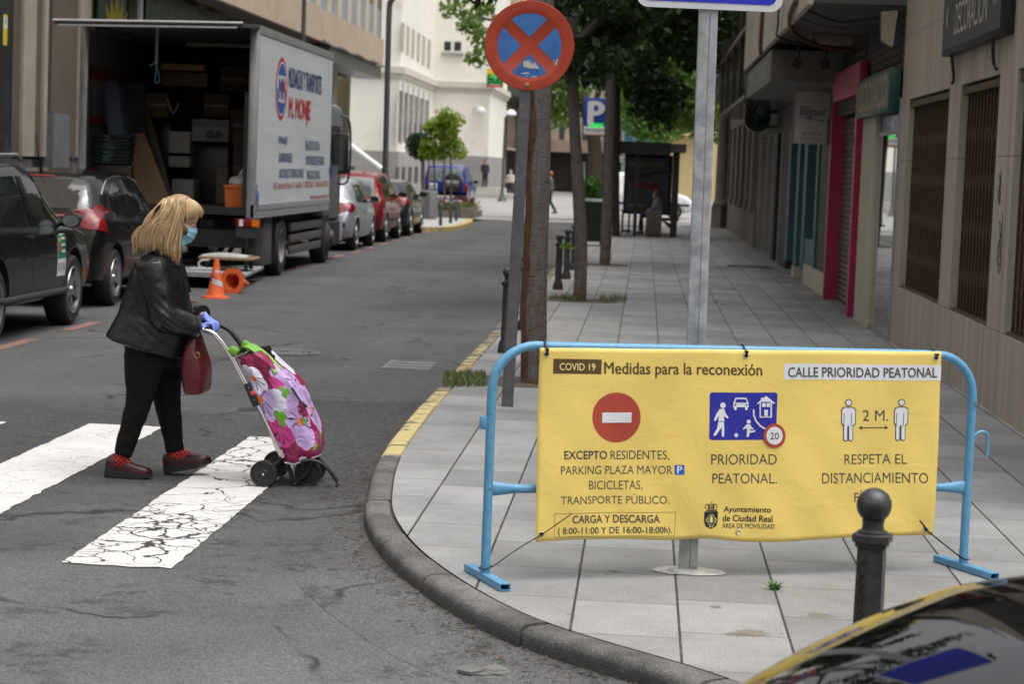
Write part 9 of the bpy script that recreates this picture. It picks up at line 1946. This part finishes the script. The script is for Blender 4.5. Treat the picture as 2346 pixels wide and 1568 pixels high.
# big leaning plane on the far side, airy light crown
y = 76.0; b = WY(1364, 470, y); b.z = 0; L1_ = [Vector((b.x, y, RZ))] + [WY(u, v, y) for u, v in ((1364, 420), (1362, 330), (1348, 270), (1322, 200), (1290, 130), (1250, 40), (1190, -60))]
t = street_tree('big leaning tree with an airy light green crown beyond the parking sign', L1_, 0.30, 0.12, [(tuple(WY(u, v, y + dy)), (1.1, 1.3, 0.75) if u > 1150 else (0.55, 0.6, 0.42)) for u, v, dy in ((1040, 20, 1), (1075, 55, 0), (1105, 25, 2), (1062, -20, 0), (1100, 85, 1), (1095, 130, 0.5), (1130, -30, 0), (1180, -50, 2), (1260, 140, -1), (1285, 205, 0), (1300, 60, 0), (1330, -20, 1), (1270, 250, 1), (1430, 120, 0), (1480, 60, 1), (1540, 30, 0), (1560, 110, 0), (1590, 60, 1), (1600, 170, 0), (1580, 220, 0), (1620, 120, 1), (1500, -20, 0), (1440, 200, 0), (1610, 250, 0.5), (1545, 60, 1), (1560, 180, 1), (1580, 270, 1), (1600, 90, 2), (1615, 200, 1), (1635, 60, 1), (1640, 180, 2), (1550, 245, 1), (1530, 140, 2), (1590, -10, 1), (1630, 280, 1))], 15000, 0.26, M_leafl, [[WY(1348, 270, y), WY(1400, 150, y), WY(1480, 60, y), WY(1560, 30, y)], [WY(1290, 130, y), WY(1180, 60, y), WY(1100, 40, y), WY(1040, 20, y)], [WY(1480, 60, y), WY(1560, 130, y), WY(1590, 220, y)]], bark=pm('plane_bark', (0.075, 0.058, 0.045), 0.9, var=0.3, scale=5))
t['group'] = 'trees along the pavement'
y = 100.0; t = street_tree('mid green leafy tree rising over the bus shelter roof', [Vector((WY(1470, 440, y).x, y, RZ)), WY(1470, 340, y), WY(1462, 270, y)], 0.12, 0.08, [(tuple(WY(u, v, y)), (0.9, 0.9, 0.6)) for u, v in ((1450, 260), (1480, 235), (1430, 230), (1500, 265), (1465, 290), (1440, 195), (1520, 300), (1490, 305))], 3600, 0.24, leafmat('leaf_mid', (0.06, 0.13, 0.02), (0.14, 0.25, 0.05), 0.35))
# young yellow-green trees on stakes, clipped ball
for lb, us, cl in (('young yellow green tree on stakes, the left one on the flower bed', (993, 984), ((985, 330), (1000, 305), (978, 350), (1008, 350), (990, 292), (1005, 282))), ('young yellow green tree on stakes, the right one on the flower bed', (1031, 1020), ((1025, 275), (1020, 262), (1045, 275), (1032, 300), (1040, 330), (1020, 335), (1050, 350), (1030, 315)))):
    y = 70.0; xb = WY(us[0], 470, y).x; t = thing('young_tree', lb, 'tree', (xb, y, 0), 0, 'young trees on the island')
    MB().tube([(xb, y, 0.1), (xb + 0.02, y, 1.2), WY(us[0] - 1, 330, y)], [0.035, 0.03, 0.02], 8).build('trunk', pm('young_bark', (0.10, 0.075, 0.05), 0.9), t)
    MB().tube([(WY(us[1], 470, y).x, y - 0.2, 0.1), WY(us[1] - 2, 345, y - 0.2)], 0.028, 8).build('stake', pm('stake_wood', (0.16, 0.10, 0.06), 0.9), t)
    link('crown', leaf_mesh('crown', [(tuple(WY(u, v, y)), (0.34, 0.34, 0.26)) for u, v in cl], 1500, 0.13), M_leafy, t, auto=False)
y = 80.0; c_ = WY(957, 333, y); t = thing('clipped_tree', 'dark clipped ball shaped tree left of the young trees', 'tree', (c_.x, y, 0)); MB().tube([(c_.x + 0.3, y, RZ), (c_.x + 0.2, y, c_.z - 0.2)], 0.07, 8).build('trunk', M_bark, t)
link('crown', leaf_mesh('crown', [(tuple(c_), (0.50, 0.50, 0.50)), (tuple(c_ + Vector((.05, 0, .1))), (0.46, 0.46, 0.4)), (tuple(c_ + Vector((0.2, 0, -0.3))), (0.4, 0.4, 0.3))], 5000, 0.09), M_leafb, t, auto=False)
y = 74.0; c_ = ZS(768, 1010, y); t = thing('potted_shrub', 'round green shrub in front of the big leaning trunk', 'shrub', (c_.x, y, 0)); MB().lathe([(0.14, 0.0), (0.22, 0.35), (0.24, 0.36)], (c_.x, y, RZ), 14).build('pot', M_stone, t); MB().tube([(c_.x, y, 0.2), (c_.x, y, c_.z)], 0.03, 6).build('stem', M_bark, t)
link('foliage', leaf_mesh('foliage', [(tuple(c_ + Vector((0, 0, 0.1))), (0.38, 0.38, 0.36)), (tuple(c_ + Vector((.05, 0, -.22))), (0.36, 0.36, 0.3))], 1800, 0.11), leafmat('leaf_shrub', (0.03, 0.08, 0.015), (0.07, 0.16, 0.03), 0.3), t, auto=False)
# sprig shoot on the second trunk
p = WY(1300, 565, 27.6); t = link('trunk_sprig', leaf_mesh('trunk_sprig', [(tuple(p), (0.10, 0.03, 0.03))], 26, 0.07), leafmat('leaf_sprig', (0.16, 0.26, 0.02), (0.24, 0.36, 0.04), 0.35), auto=False); tag(t, 'small bright green shoot sprouting from the second tree trunk', 'shoot')
